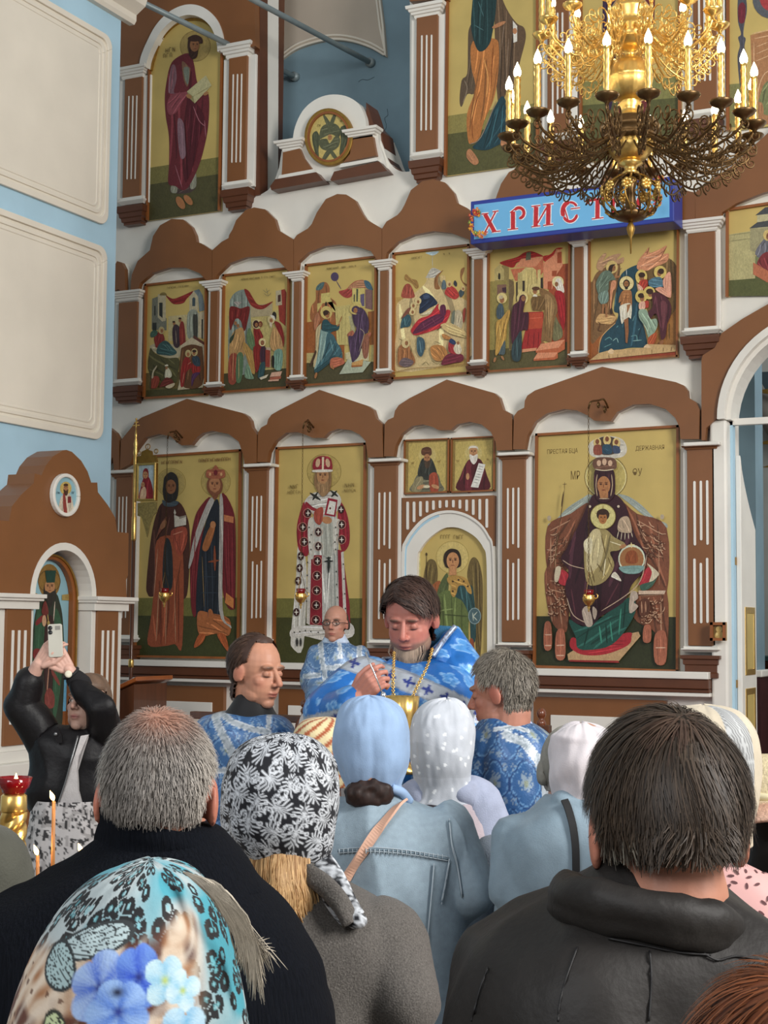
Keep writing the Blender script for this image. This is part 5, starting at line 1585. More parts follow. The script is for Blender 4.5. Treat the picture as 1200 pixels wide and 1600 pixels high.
# one arm in local coordinates (outwards = +x), copied round the ring
def spiral(b, c, r, turns, a0, rad, sg=1, n=16, dy=0, tail=None):
    P = []
    for u in np.linspace(0, 1, n):
        q = r*(1-.82*u); t = a0+sg*turns*2*math.pi*u; P.append((c[0]+q*math.cos(t), dy, c[1]+q*math.sin(t)))
    if tail is not None: P = [tuple(np.array(tail)+(np.array(P[0])-np.array(tail))*k/4) for k in range(4)]+P
    b.tube(P, np.linspace(rad, rad*.55, len(P)), 5)
def local_mesh(b, name, m):
    V = np.vstack(b.v); me = bpy.data.meshes.new(name); me.from_pydata(V.tolist(), [], b.f); me.polygons.foreach_set('use_smooth', [True]*len(b.f)); me.materials.append(m); return me
BULB = mat('lit_candle_bulb', (1, .9, .7), .4, emit=((1.0, .82, .52), 16))
BULBS = []
def arm_set(R, z, n, drop, dish_r, cand, mm, dishm, phase, hub_r, scal=1.0, hz=0):
    b = MB()
    main = spline([(hub_r, 0, hz-.01), (hub_r+(R-hub_r)*.25, 0, hz-.5*drop), (hub_r+(R-hub_r)*.55, 0, -drop), (R*.92, 0, -drop*.62), (R, 0, -.025)], 6)
    b.tube(main, .0075*scal, 6)
    m2 = spline([(hub_r, 0, hz-.06), (hub_r+(R-hub_r)*.3, 0, -drop*1.0), (hub_r+(R-hub_r)*.62, 0, -drop*1.35), (R*.86, 0, -drop*1.1), (R*.98, 0, -drop*.75)], 5); b.tube(m2, .006*scal, 5)
    for (fx, fz, r, a0, sg) in ((.3, -.25, .055, 3.6, 1), (.48, -.5, .05, 1.0, -1), (.62, -.55, .055, 3.9, 1), (.78, -.45, .045, .6, -1), (.9, -.72, .042, 3.5, 1), (.4, -1.1, .05, 1.5, 1), (.58, -1.18, .048, 4.5, -1), (.74, -1.35, .042, 1.5, 1), (.87, -1.18, .036, 4.6, -1), (.98, -.95, .03, 2.2, 1), (.36, .12, .06, 4.3, -1), (.56, .02, .05, 3.0, 1), (1.0, -.42, .03, 2.5, -1)):
        spiral(b, (hub_r+(R-hub_r)*fx, fz*drop), r*scal, 1.35, a0, .0055*scal, sg)
    arm_me = local_mesh(b, 'arm', mm)
    b = MB(); b.lathe([(.008, -.045), (.012, -.03), (dish_r*.35, -.022), (dish_r*.8, -.008), (dish_r, .008), (dish_r*.96, .012), (dish_r*.7, .002), (.02, .0)], (R, 0, 0), 22); dish_me = local_mesh(b, 'dish', dishm)
    b = MB(); nn = 15; V = []
    for i in range(nn):
        h = cand*i/(nn-1)
        for k in range(12):
            a = 2*math.pi*k/12; tw = 10*h/.26*1.2; rr_ = .0165*(1+.16*math.cos(3*(a-tw*1.0))); V.append((R+rr_*math.cos(a), rr_*math.sin(a), h))
    b.add(V, [(i*12+k, i*12+(k+1) % 12, i*12+12+(k+1) % 12, i*12+12+k) for i in range(nn-1) for k in range(12)]+[tuple(range((nn-1)*12, nn*12))]); cand_me = local_mesh(b, 'candle', GOLD)
    b = MB(); b.lathe([(.013, 0), (.019, .012), (.02, .028), (.014, .048), (.006, .066), (.001, .078)], (R, 0, cand), 14); bulb_me = local_mesh(b, 'bulb', BULB)
    for i in range(n):
        ar = bpy.data.objects.new('arm', arm_me); COL.objects.link(ar); ar.parent = tc_; ar.location = (0, 0, z); ar.rotation_euler = (0, 0, phase+2*math.pi*i/n)
        for nm, me in (('dish', dish_me), ('candle', cand_me), ('bulb', bulb_me)):
            q = bpy.data.objects.new(nm, me); COL.objects.link(q); q.parent = ar
arm_set(.645, .02, 20, .15, .062, .255, BRONZE, BRONZE, .12, .13)
arm_set(.47, .60, 14, .17, .052, .24, GOLD, GOLD, .3, .10, .95, .02)
arm_set(.30, 1.12, 9, .13, .05, .24, GOLD, GOLD, .1, .08, .8)

# ================================================================== hanging oil lamps on scrolled brackets
RED = mat('red_lamp_glass', '#8e1018', .12, var=.1, trans=.3, spec=.6)
YH = D-.42
for (xb_, yb_, xl, yl, lab) in ((285,684,257,930,'gold hanging oil lamp in front of the icon of two standing saints'),(490,668,470,931,'gold hanging oil lamp in front of the tall bishop icon'),(950,637,920,934,'gold hanging oil lamp in front of the enthroned woman icon')):
    top = wp(xl+ (8 if xl < 300 else 6 if xl < 500 else 3), yb_+1, YH); top[0] = wp(xl, yl, YH)[0]; lo_ = wp(xl, yl, YH); wallp = wp(xb_, yb_, FRONT)
    t = empty('hanging_lamp', lo_, lab, 'oil lamp'); W_ = .0052
    b = MB(); S = [wallp, wallp+np.array([0, -.1, .05]), (wallp+top)/2+np.array([0, 0, .06]), top+np.array([.02, 0, .05]), top]; b.tube(spline(S, 6), .008, 6)
    for c, r in ((wallp+np.array([0, -.08, -.03]), .035), ((wallp+top)/2+np.array([0, 0, .02]), .03)):
        b.tube([c+np.array([0, r*(1-.7*u)*math.cos(8*u), r*(1-.7*u)*math.sin(8*u)]) for u in np.linspace(0, 1, 14)], .006, 5)
    b.build('bracket', BRONZE, t, True)
    b = MB(); L_ = top[2]-lo_[2]-.10; nl = int(L_/.022)
    for i in range(nl):
        z = top[2]-i*L_/nl; e = .006; o_ = np.array([e, 0, 0]) if i % 2 else np.array([0, e, 0]); c = np.array([top[0], top[1], z-.011])
        b.tube([c+o_*math.cos(a)+np.array([0, 0, .013])*math.sin(a) for a in np.linspace(0, 2*math.pi, 7)[:-1]], .002, 3, closed=True)
    b.build('chain', BRONZE, t)
    b = MB()
    for k in range(3):
        a = 2*math.pi*k/3+.4; b.tube([(top[0], top[1], lo_[2]+.2), (lo_[0]+.045*math.cos(a), lo_[1]+.045*math.sin(a), lo_[2]+.03)], .002, 4)
    b.build('suspension_wire', BRONZE, t)
    b = MB(); b.lathe([(.002, -.11), (.008, -.10), (.005, -.09), (.014, -.075), (.01, -.062), (.03, -.05), (.046, -.025), (.05, .0), (.043, .012), (.046, .02), (.035, .022)], lo_, 20, flute=.03, nf=8); b.build('cup', GOLD, t, True)
    b = MB()
    for k in range(3):
        a = 2*math.pi*k/3+.4; b.tube([lo_+np.array([r*math.cos(a), r*math.sin(a), z]) for r, z in ((.045, -.01), (.065, .0), (.07, .02), (.055, .03))], .005, 5)
    b.build('handle', GOLD, t, True)
    b = MB(); b.lathe([(.03, .015), (.036, .03), (.04, .06), (.036, .062), (.03, .03)], lo_, 18); b.build('glass', RED, t, True)
# small gold icon on the pilaster beside the royal doors
sm = icon('small square gold relief icon on the pilaster beside the doorway', (780,570,2.964), [(980,1192),(1052,1192),(1052,1278),(980,1278)], '''
q 6d5528 984,1196 1048,1196 1048,1274 984,1274
e c2a868 1018,1224,14,15
p b89a58 1000,1262 1008,1236 1028,1234 1040,1262
e b89a58 1018,1222,8,10
e d8c080 1008,1248,6,7
''', Y=FRONT-.05, frame=.022, fm=WOODF, bg='b89a55')

# ================================================================== royal door leaf and the sanctuary behind the arch
td = empty('door_leaf', (Xj+.05, D+.1, 0), 'white royal door leaf with gilded frames, folded open', 'door')
b = MB(); zt2 = wp(1150, 800)[2]
pr = [(Xj+.03, D+.1, .1), (Xj+.03, D+.1, zt2+.45)]+[(Xj+.03, D+.1+.5*u, zt2+.45-.55*u**.7) for u in np.linspace(.1, 1, 8)]+[(Xj+.03, D+.6, .1)]
b.prism(pr, (.04, 0, 0)); b.build('leaf', WHITE, td, bevel=.006)
for za, zb in ((1.42, 1.95), (.62, 1.32), (.15, .52)):
    R = [(Xj+.075, y, z) for y, z in ((D+.2, za), (D+.2, zb), (D+.54, zb), (D+.54, za), (D+.2, za))]; R2 = [(Xj+.075, y, z) for y, z in ((D+.25, za+.05), (D+.25, zb-.05), (D+.49, zb-.05), (D+.49, za+.05), (D+.25, za+.05))]
    b = MB(); b.strip(R, R2, (-.03, 0, 0)); b.build('gilt_frame', GOLD, td, bevel=.004)
    b = MB(); b.box((Xj+.06, D+.25, za+.05), (Xj+.072, D+.49, zb-.05)); b.build('door_icon', mat('gilded_board', '#b6a465'), td)
for z in (.35, 1.36, 2.3):
    b = MB(); b.box((Xj+.0, D+.06, z-.03), (Xj+.035, D+.12, z+.03)); b.build('hinge', GOLDD, td)
Y2 = D+1.5; xe = wp(1181, 800, Y2)[0]
b = MB(); b.box((xe-1.6, Y2, 0), (xe, Y2+.3, 5)); s1 = b.build('wall_sanctuary_pier', GREYB); s1['kind'] = 'structure'
zr = wp(1170, 1052, Y2)[2]
b = MB(); b.box((xe-1.6, Y2-.03, 0), (xe+.03, Y2+.3, zr-.03)); b.build('dado_panel', mat('dark_wine_wood', '#3f1f22', .35, var=.15), s1)
b = MB(); b.box((xe-1.6, Y2-.05, zr-.03), (xe+.05, Y2+.3, zr+.03)); b.build('dado_rail', WHITE, s1, bevel=.01)
Y3 = D+4.5
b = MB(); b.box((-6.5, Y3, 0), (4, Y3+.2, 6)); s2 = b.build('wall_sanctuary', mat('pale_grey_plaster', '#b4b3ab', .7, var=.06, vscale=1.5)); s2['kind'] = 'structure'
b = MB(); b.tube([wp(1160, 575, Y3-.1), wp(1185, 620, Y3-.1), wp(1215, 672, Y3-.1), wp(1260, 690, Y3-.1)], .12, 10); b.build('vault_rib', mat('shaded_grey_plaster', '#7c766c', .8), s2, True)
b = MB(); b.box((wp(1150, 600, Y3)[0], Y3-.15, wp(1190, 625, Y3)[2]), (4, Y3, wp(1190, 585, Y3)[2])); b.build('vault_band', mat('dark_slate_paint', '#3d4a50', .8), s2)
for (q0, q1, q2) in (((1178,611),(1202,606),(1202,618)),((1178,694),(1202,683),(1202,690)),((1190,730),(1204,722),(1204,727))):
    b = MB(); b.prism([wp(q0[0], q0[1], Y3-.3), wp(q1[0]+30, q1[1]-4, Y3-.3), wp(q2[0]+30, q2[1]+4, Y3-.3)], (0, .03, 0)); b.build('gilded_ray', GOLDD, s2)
tcb = empty('carved_cabinet', (wp(1210, 1100, D+3)[0], D+3.2, 0), 'dark carved wooden cabinet seen through the royal doorway', 'cabinet')
xq = wp(1184, 1100, D+3)[0]; zq = wp(1190, 1032, D+3)[2]
b = MB(); b.box((xq, D+3, 0), (xq+1.6, D+3.5, zq)); b.build('body', WOODD, tcb, bevel=.01)
b = MB(); b.box((xq-.03, D+2.97, zq), (xq+1.63, D+3.53, zq+.04)); b.build('top', mat('green_cloth', '#35504c', .9), tcb)
for k in range(2):
    b = MB(); b.box((xq+.1+k*.75, D+2.97, .2), (xq+.7+k*.75, D+3.0, zq-.1)); dd = b.build('door', WOODD, tcb, bevel=.01)
    b = MB(); b.box((xq+.18+k*.75, D+2.955, .3), (xq+.62+k*.75, D+2.975, zq-.2)); b.build('raised_panel', WOODD, dd, bevel=.012)

# ================================================================== processional icon on a pole
YN = 10.78
def bn(x, y): return onY(x, y, YN)
pb = bn(205.5, 1100); ptp = bn(210, 700); ax = pb[0]*.5+ptp[0]*.5
tb = empty('processional_icon', (ax, YN, 0), 'brass processional icon with fringe on a dark wooden pole', 'banner')
zP = lambda y: bn(209, y)[2]
b = MB(); b.tube([(ax, YN, .15), (ax, YN, zP(845))], .016, 12); b.build('pole', WOODD, tb, True)
b = MB(); b.lathe([(.017, zP(845)), (.021, zP(842)), (.021, zP(808)), (.016, zP(806)), (.016, zP(712)), (.022, zP(708)), (.014, zP(700)), (.02, zP(694)), (.009, zP(685)), (.012, zP(680)), (.006, zP(672))], (ax, YN, 0), 14); b.build('brass_sleeve', GOLD, tb, True)
b = MB(); b.lathe([(.02, zP(1043)), (.024, zP(1040)), (.024, zP(1033)), (.02, zP(1030))], (ax, YN, 0), 12); b.build('pole_ring', GOLD, tb, True)
b = MB(); b.tube([(ax, YN, zP(675)), (ax, YN, zP(655))], .006, 6); b.tube([(ax-.035, YN, zP(665)), (ax+.035, YN, zP(665))], .006, 6); b.tube([(ax-.02, YN, zP(660)), (ax+.02, YN, zP(660))], .005, 6); b.ball((ax, YN, zP(655)), .01, 8); b.build('cross', GOLD, tb, True)
xl_, xr_ = bn(216, 755)[0], bn(246, 755)[0]; zt_, zb_ = bn(231, 724)[2], bn(231, 783)[2]
b = MB(); b.box((xl_, YN-.02, zb_), (xr_, YN+.01, zt_)); b.build('panel', GOLDD, tb, bevel=.004)
b = MB(); R = [(xl_, zb_), (xl_, zt_), (xr_, zt_), (xr_, zb_), (xl_, zb_)]; i_ = .018; R2 = [(xl_+i_, zb_+i_), (xl_+i_, zt_-i_), (xr_-i_, zt_-i_), (xr_-i_, zb_+i_), (xl_+i_, zb_+i_)]
b.strip([(x, YN-.035, z) for x, z in R], [(x, YN-.035, z) for x, z in R2], (0, .03, 0)); b.build('frame', GOLD, tb, bevel=.003)
pt = Painting(lambda x, y: bn(170+x/3.2, 620+y/3.2)+np.array([0, -.021, 0]), (0, -1, 0)); pt.run('''
q 9fb0b4 156,346 232,340 232,512 156,518
p 7a2328 160,515 168,450 182,405 205,400 222,440 228,512
p 7a2328 176,400 180,370 192,358 204,368 206,404 190,418
f b0805a 190,392,18,.2
p c9a888 164,512 168,470 185,450 195,470 190,512
f b0805a 178,440,13,.2
''')
pt.b.build('painting', PAINT, tb, colors=True)
b = MB(); cr = [bn(x, y) for x, y in ((214,724),(215,714),(221,712),(222,706),(230,702),(238,705),(239,711),(245,712),(247,722))]
b.prism([(p[0], YN-.01, p[2]) for p in cr], (0, .015, 0)); b.build('crest', GOLDD, tb)
for x, y, r in ((217,708,4),(231,698,5),(244,705,4)):
    b = MB(); c = bn(x, y); q = r*.0047; b.tube([(c[0]+q*math.cos(a), YN, c[2]+q*math.sin(a)) for a in np.linspace(0, 6.283, 13)[:-1]], .004, 5, closed=True); b.tube([(c[0], YN, c[2]-q), (c[0], YN, c[2]+q)], .003, 4); b.build('crest_ring', GOLDD, tb, True)
b = MB(); fr = [(216,786),(246,784),(246,800),(240,806),(236,818),(231,840),(226,820),(222,808),(216,806)]; b.prism([(bn(x, y)[0], YN-.012, bn(x, y)[2]) for x, y in fr], (0, .012, 0)); b.build('fringe', mat('old_gold_brocade', '#8a7b48', .6, .2, var=.3, vscale=60), tb)
b = MB(); b.lathe([(.16, 0), (.16, .03), (.05, .06), (.03, .2), (.02, .22)], (ax, YN, .0), 20); b.build('foot', WOODD, tb, True)

# ================================================================== lectern with a small blue icon
LYY = 10.28; lc = onY(204, 1085, LYY); LX, LY = lc[0], LYY
tl = empty('lectern', (LX, LY, 0), 'sloping wooden lectern beside the wall shrine', 'lectern')
zl1 = onY(226, 1062, LYY)[2]; zl0 = onY(185, 1100, LYY)[2]; w_ = .26
def sl(u, v, h=0): return (LX-.26+.50*u, LY-w_+2*w_*v, zl0+(zl1-zl0)*u+h)
b = MB(); b.prism([sl(0, 0), sl(1, 0), sl(1, 1), sl(0, 1)], (0, 0, .035)); b.build('top', mat('orange_varnished_wood', '#9a5528', .3, var=.2, coat=.4), tl, bevel=.006)
b = MB(); b.prism([(LX-.22, LY-w_+.03, 0), (LX+.2, LY-w_+.03, 0), (LX+.2, LY-w_+.03, zl1-.03), (LX-.22, LY-w_+.03, zl0+.01)], (0, 2*w_-.06, 0)); bd = b.build('body', WOODD, tl)
b = MB(); b.prism([(LX-.14, LY-w_+.018, .2), (LX+.13, LY-w_+.018, .2), (LX+.13, LY-w_+.018, zl0-.1), (LX-.14, LY-w_+.018, zl0-.1)], (0, .02, 0)); b.build('raised_panel', WOODD, bd, bevel=.01)
tli = empty('icon', sl(.5, .5, .04), 'blue and white icon lying on the sloping lectern', 'icon')
b = MB(); b.prism([sl(.06, .1, .036), sl(.9, .1, .036), sl(.9, .9, .036), sl(.06, .9, .036)], (0, 0, .012)); b.build('board', mat('white_enamel', '#d5d8da', .4), tli)
pt = Painting(lambda x, y: np.array(sl(x, y, .049)), (0, 0, 1)); pt.run('''
q 55708f .14,.18 .82,.18 .82,.82 .14,.82
p c9c3a8 .2,.3 .5,.25 .6,.5 .4,.7 .22,.6
p 3a5a3c .5,.5 .75,.4 .75,.7 .55,.75
e 2d3d6a .4,.45,.1,.14
p 8a3a2c .6,.25 .75,.25 .7,.4
''')
pt.b.build('painting', PAINT, tli, colors=True)

# ================================================================== wooden barrier with turned posts in front of the icon screen
YR = 8.9
tw = empty('wooden_barrier', (onY(660, 1120, YR)[0], YR, .15), 'dark wooden barrier with turned posts in front of the icon screen', 'barrier')
for xx, top_, sc in ((846, 1106, 1.0), (475, 1093, .8)):
    c = onY(xx, top_, YR); zt_ = c[2]; k = YR*1.05/F*1.05*sc
    b = MB(); b.lathe([(r*k, zt_-h*k) for r, h in ((.5, 0), (4, 1.2), (6.6, 5), (7.2, 9), (6, 13), (3.5, 16), (4.5, 18), (6.5, 20), (7, 24), (5, 27), (5, 30), (7, 34), (13, 40), (17, 50), (18, 62), (16, 72), (9, 78), (8, 90), (11, 94), (11, 250)) if zt_-h*k > .15][::-1], (c[0], YR, 0), 20)
    p_ = b.build('post', mat('red_brown_turned_wood', '#6b3a22', .25, var=.25, vscale=14, coat=.5), tw, True)
    b = MB(); b.box((c[0]-.05, YR-.05, .15), (c[0]+.05, YR+.05, zt_-90*k)); b.build('post_foot', WOODD, p_)
A = onY(300, 1115, YR); B = onY(860, 1125, YR)
for z_, h in ((onY(420, 1116, YR)[2], .05), (.55, .05)):
    b = MB(); b.box((A[0], YR-.03, z_-h), (B[0], YR+.03, z_)); b.build('rail', WOODD, tw, bevel=.006)
for k in range(16):
    x = A[0]+(B[0]-A[0])*(k+.5)/16; b = MB(); b.lathe([(.012, .15), (.016, .5), (.022, .7), (.012, .85), (.02, .95), (.012, 1.15)], (x, YR, 0), 8); b.build('baluster', WOODD, tw, True)

# ================================================================== candle stand, red lamp, burning candles
cs = at(22, 1240, 2.95); csx, csy = cs[0], cs[1]
tcs = empty('candle_stand', (csx, csy, 0), 'gold candle stand with a twisted column and round tray', 'candle stand')
b = MB(); b.lathe([(.16, 0), (.16, .02), (.05, .06), (.03, .12), (.028, 1.0), (.05, 1.08), (.06, 1.12)], (csx, csy, 0), 24); b.build('foot', GOLDD, tcs, True)
b = MB(); b.lathe([(.06, 1.11), (.19, 1.13), (.20, 1.16), (.19, 1.16), (.17, 1.14), (.05, 1.135)], (csx, csy, 0), 32); b.build('tray', GOLD, tcs, True)
zt_ = at(22, 1240, 2.95)[2]; b = MB(); V = []; nn = 90; na = 28
for i in range(nn):
    z = 1.135+(zt_-.035-1.135)*i/(nn-1)
    for k in range(na):
        a = 2*math.pi*k/na; r = .0215*(1+.26*abs(math.cos(1.5*(a-60*z)))); V.append((csx+r*math.cos(a), csy+r*math.sin(a), z))
b.add(V, [(i*na+k, i*na+(k+1) % na, i*na+na+(k+1) % na, i*na+na+k) for i in range(nn-1) for k in range(na)]); b.build('twisted_column', GOLD, tcs, True)
b = MB(); b.lathe([(.024, zt_-.04), (.026, zt_-.03), (.025, zt_-.004), (.02, zt_)], (csx, csy, 0), 24); b.build('column_cap', GOLD, tcs, True)
trl = empty('red_glass_lamp', (csx, csy, zt_), 'red glass lamp burning on top of the gold twisted column', 'oil lamp')
b = MB(); b.lathe([(.018, 0), (.022, .002), (.023, .008), (.028, .012), (.034, .032), (.032, .032), (.025, .014), (.01, .01)], (csx, csy, zt_), 20, flute=.03, nf=10); b.build('glass', RED, trl, True)
FLM = mat('candle_flame', (1, .75, .35), .5, emit=((1.0, .62, .22), 9))
b = MB(); b.lathe([(.0005, 0), (.004, .004), (.0045, .009), (.0025, .016), (.0004, .022)], (csx+.004, csy, zt_+.018), 10); b.build('flame', FLM, trl, True)
WAX = mat('honey_beeswax', '#c8874a', .45, var=.12, vscale=30)
for xx, yy, d, lab in ((84, 1252, 2.86, 'tallest thin burning beeswax candle in the stand'), (59, 1337, 2.84, 'short burning beeswax candle left of the tallest one'), (128, 1334, 2.93, 'short burning beeswax candle right of the tallest one')):
    tp_ = at(xx, yy, d); t = empty('candle', (tp_[0], tp_[1], 1.137), lab, 'candle', 'burning candles in the stand')
    lean = np.array([.004, .002, 0]); b = MB(); b.tube([np.array([tp_[0], tp_[1], 1.14])-lean, (np.array([tp_[0], tp_[1], 1.2])+tp_)/2+lean*.3, tp_], [.0042, .004, .0034], 10); b.build('wax', WAX, t, True)
    b = MB(); b.tube([tp_, tp_+np.array([-.001, 0, .005])], .0007, 5); b.build('wick', mat('charred_wick', '#1a1410', .9), t)
    b = MB(); Fp = [tp_+np.array([-.0035*u*_r[0]*2.2, -.0035*u*_r[1]*2.2, .001+.019*u]) for u in np.linspace(0, 1, 9)]; b.tube(Fp, [.0008, .003, .0042, .0046, .0042, .0034, .0024, .0013, .0003], 10); b.build('flame', FLM, t, True)
    l = bpy.data.lights.new('candle_glow', 'POINT'); l.energy = .12; l.color = (1, .6, .28); l.shadow_soft_size = .008; o = bpy.data.objects.new('candle_glow', l); COL.objects.link(o); o.location = tp_+np.array([-.002, -.004, .022])
# ================================================================== people: tools
R0 = _r0.copy(); F0 = np.array([-math.sin(YAW), math.cos(YAW), 0.0]); Z0 = np.array([0, 0, 1.0])
def fuse(b, voxel, it=3, fac=.5):
    me = bpy.data.meshes.new('tmp'); me.from_pydata(np.vstack(b.v).tolist(), [], b.f); me.update()
    o = bpy.data.objects.new('tmp', me); COL.objects.link(o)
    bm_ = bmesh.new(); bm_.from_mesh(me); bmesh.ops.recalc_face_normals(bm_, faces=bm_.faces); bm_.to_mesh(me); bm_.free()
    r = o.modifiers.new('r', 'REMESH'); r.mode = 'VOXEL'; r.voxel_size = voxel; r.adaptivity = 0
    if it: s = o.modifiers.new('s', 'SMOOTH'); s.factor = fac; s.iterations = it
    dg = bpy.context.evaluated_depsgraph_get(); m2 = bpy.data.meshes.new_from_object(o.evaluated_get(dg))
    V = np.empty(len(m2.vertices)*3); m2.vertices.foreach_get('co', V); V = V.reshape(-1, 3)
    N = np.empty(len(m2.vertices)*3); m2.vertices.foreach_get('normal', N); N = N.reshape(-1, 3)
    n4 = [tuple(p.vertices) for p in m2.polygons]
    bpy.data.objects.remove(o); bpy.data.meshes.remove(me); bpy.data.meshes.remove(m2)
    return V, n4, N
def _h(i): i = (i.astype(np.int64)*374761393) & 0x7fffffff; i = ((i ^ (i >> 13))*1274126177) & 0x7fffffff; return ((i ^ (i >> 16)) & 0xffff)/65535.0
def vnoise(P, sc=1.0, seed=0):
    q = np.asarray(P, float)*sc; i = np.floor(q).astype(np.int64); f = q-i; f = f*f*(3-2*f); out = 0
    for dx in (0, 1):
        for dy in (0, 1):
            for dz in (0, 1):
                hsh = _h((i[:, 0]+dx)*7919+(i[:, 1]+dy)*104729+(i[:, 2]+dz)*1299709+seed*15485863)
                out = out+hsh*np.where(dx, f[:, 0], 1-f[:, 0])*np.where(dy, f[:, 1], 1-f[:, 1])*np.where(dz, f[:, 2], 1-f[:, 2])
    return out*2-1
def normals(V, Fs):
    N = np.zeros_like(V); Fq = np.array([f if len(f) == 4 else f+(f[-1],) for f in Fs]); a = V[Fq[:, 0]]; n = np.cross(V[Fq[:, 2]]-a, V[Fq[:, 3]]-V[Fq[:, 1]])
    for k in range(4): np.add.at(N, Fq[:, k], n)
    return N/(np.linalg.norm(N, axis=1)[:, None]+1e-12)
def wrinkle(V, N, amp=.005, sc=9, seed=0, stretch=(1, 1, .45), diag=.5):
    P = V*np.array(stretch); P = P+diag*np.stack([V[:, 2], V[:, 2], 0*V[:, 2]], 1)*.5
    n = 1-np.abs(vnoise(P, sc, seed))*2; n2 = vnoise(P, sc*2.3, seed+5)
    n3 = 1-np.abs(vnoise(P*np.array([1, 1, 1.6]), sc*.7, seed+9))*2
    return V+N*(1.7*amp*(n*.9+n2*.5+n3*.9))[:, None]
def col(h): return np.array(hexc('#'+h))
def mixc(a, b, t): t = np.clip(t, 0, 1)[:, None]; return a*(1-t)+b*t
class Fig:
    def __init__(s, d, px, label, z0=0.0, cat='person'):
        s.d = d; p = at(px, 977, d); s.base = np.array([p[0], p[1], z0]); s.px = px; s.label = label; s.cat = cat; s.k = d/F; s.z0 = z0
    def Q(s, x, y, dd=0): return at(x, y, s.d+dd)
    def ringpt(s, c, hw, ry, n=44, pw=2.3):
        a = np.linspace(0, 2*math.pi, n+1)[:-1]; ca, sa = np.cos(a), np.sin(a)
        r = (np.abs(ca)**pw+np.abs(sa)**pw)**(-1/pw); return c+(R0*(hw*ca*r)[:, None])+(F0*(ry*sa*r)[:, None])
    def loft(s, b, rings, n=44, pw=2.3, dense=4, foot=None, capbot=True):
        """rings from the top down: x px, y px, half width px, depth radius m, depth offset m; foot: (z, hw m, ry m) rings to the floor"""
        L = []
        for r in rings:
            x, y, hw, ry = r[:4]; dd = r[4] if len(r) > 4 else 0; c = s.Q(x, y, dd); L.append(np.concatenate([c, [hw*s.k, ry]]))
        last = L[-1].copy()
        for (z, hw, ry) in (foot or []): q = last.copy(); q[2] = s.z0+z; q[3] = hw; q[4] = ry; L.append(q)
        L = spline(np.array(L), dense); V = np.vstack([s.ringpt(r[:3], max(r[3], .002), max(r[4], .002), n, pw) for r in L]); m = len(L)
        fs = [(i*n+k, (i+1)*n+k, (i+1)*n+(k+1) % n, i*n+(k+1) % n) for i in range(m-1) for k in range(n)]+[tuple(range(n)), tuple(range(m*n-1, (m-1)*n-1, -1))]
        b.add(V, fs); return V.reshape(m, n, 3)
def headmat(phi, pitch=0, roll=0):
    """columns: head right, front, up in world space; phi 0 = looking away from the camera, 90 = to the viewer's right, 180 = at the camera"""
    p = math.radians(phi); fr = math.sin(p)*R0+math.cos(p)*F0; rt = math.cos(p)*R0-math.sin(p)*F0
    q = math.radians(pitch); f2 = math.cos(q)*fr+math.sin(q)*Z0; up = np.cross(rt, f2); t = math.radians(roll)
    r2 = math.cos(t)*rt+math.sin(t)*up; u2 = -math.sin(t)*rt+math.cos(t)*up
    return np.stack([r2, f2, u2], 1)
def head_mb(b, ear=1.0, nose=1.0, jaw=1.0, neckto=(0, -.045, -.2), wide=1.0, neckr=.056):
    b.ball((0, -.012, .026), (.074*wide, .095, .092), 28); b.ball((0, .030, -.035), (.060*wide, .062, .086), 24)
    b.ball((0, .064, -.098), (.026*jaw, .021, .019), 14)
    for s in (-1, 1):
        b.ball((s*.040*jaw, .018, -.072), (.022, .042, .030), 14); b.ball((s*.036, .052, -.024), (.024, .024, .024), 14)
        b.ball((s*.027, .075, .024), (.024, .017, .010), 12); b.ball((s*.030, .0745, .001), (.0135, .0125, .0115), 12)
        b.ball((s*.077*wide, -.010, -.006), (.008, .021*ear, .031*ear), 14, R=Matrix.Rotation(s*.28, 3, 'Z')@Matrix.Rotation(-.2, 3, 'X'))
        b.ball((s*.073*wide, -.004, -.022), (.009, .010, .012), 10)
    b.cone((0, .084, .016), (0, .108*nose+.002, -.027), .0075, .0115, 12)
    for s in (-1, 1): b.ball((s*.0105, .097, -.033), (.0085, .011, .0075), 10)
    b.ball((0, .086, -.0605), (.022, .0095, .0055), 12); b.ball((0, .0845, -.071), (.019, .0095, .006), 12)
    b.cone((0, -.022, -.06), neckto, neckr, neckr*1.1, 20)
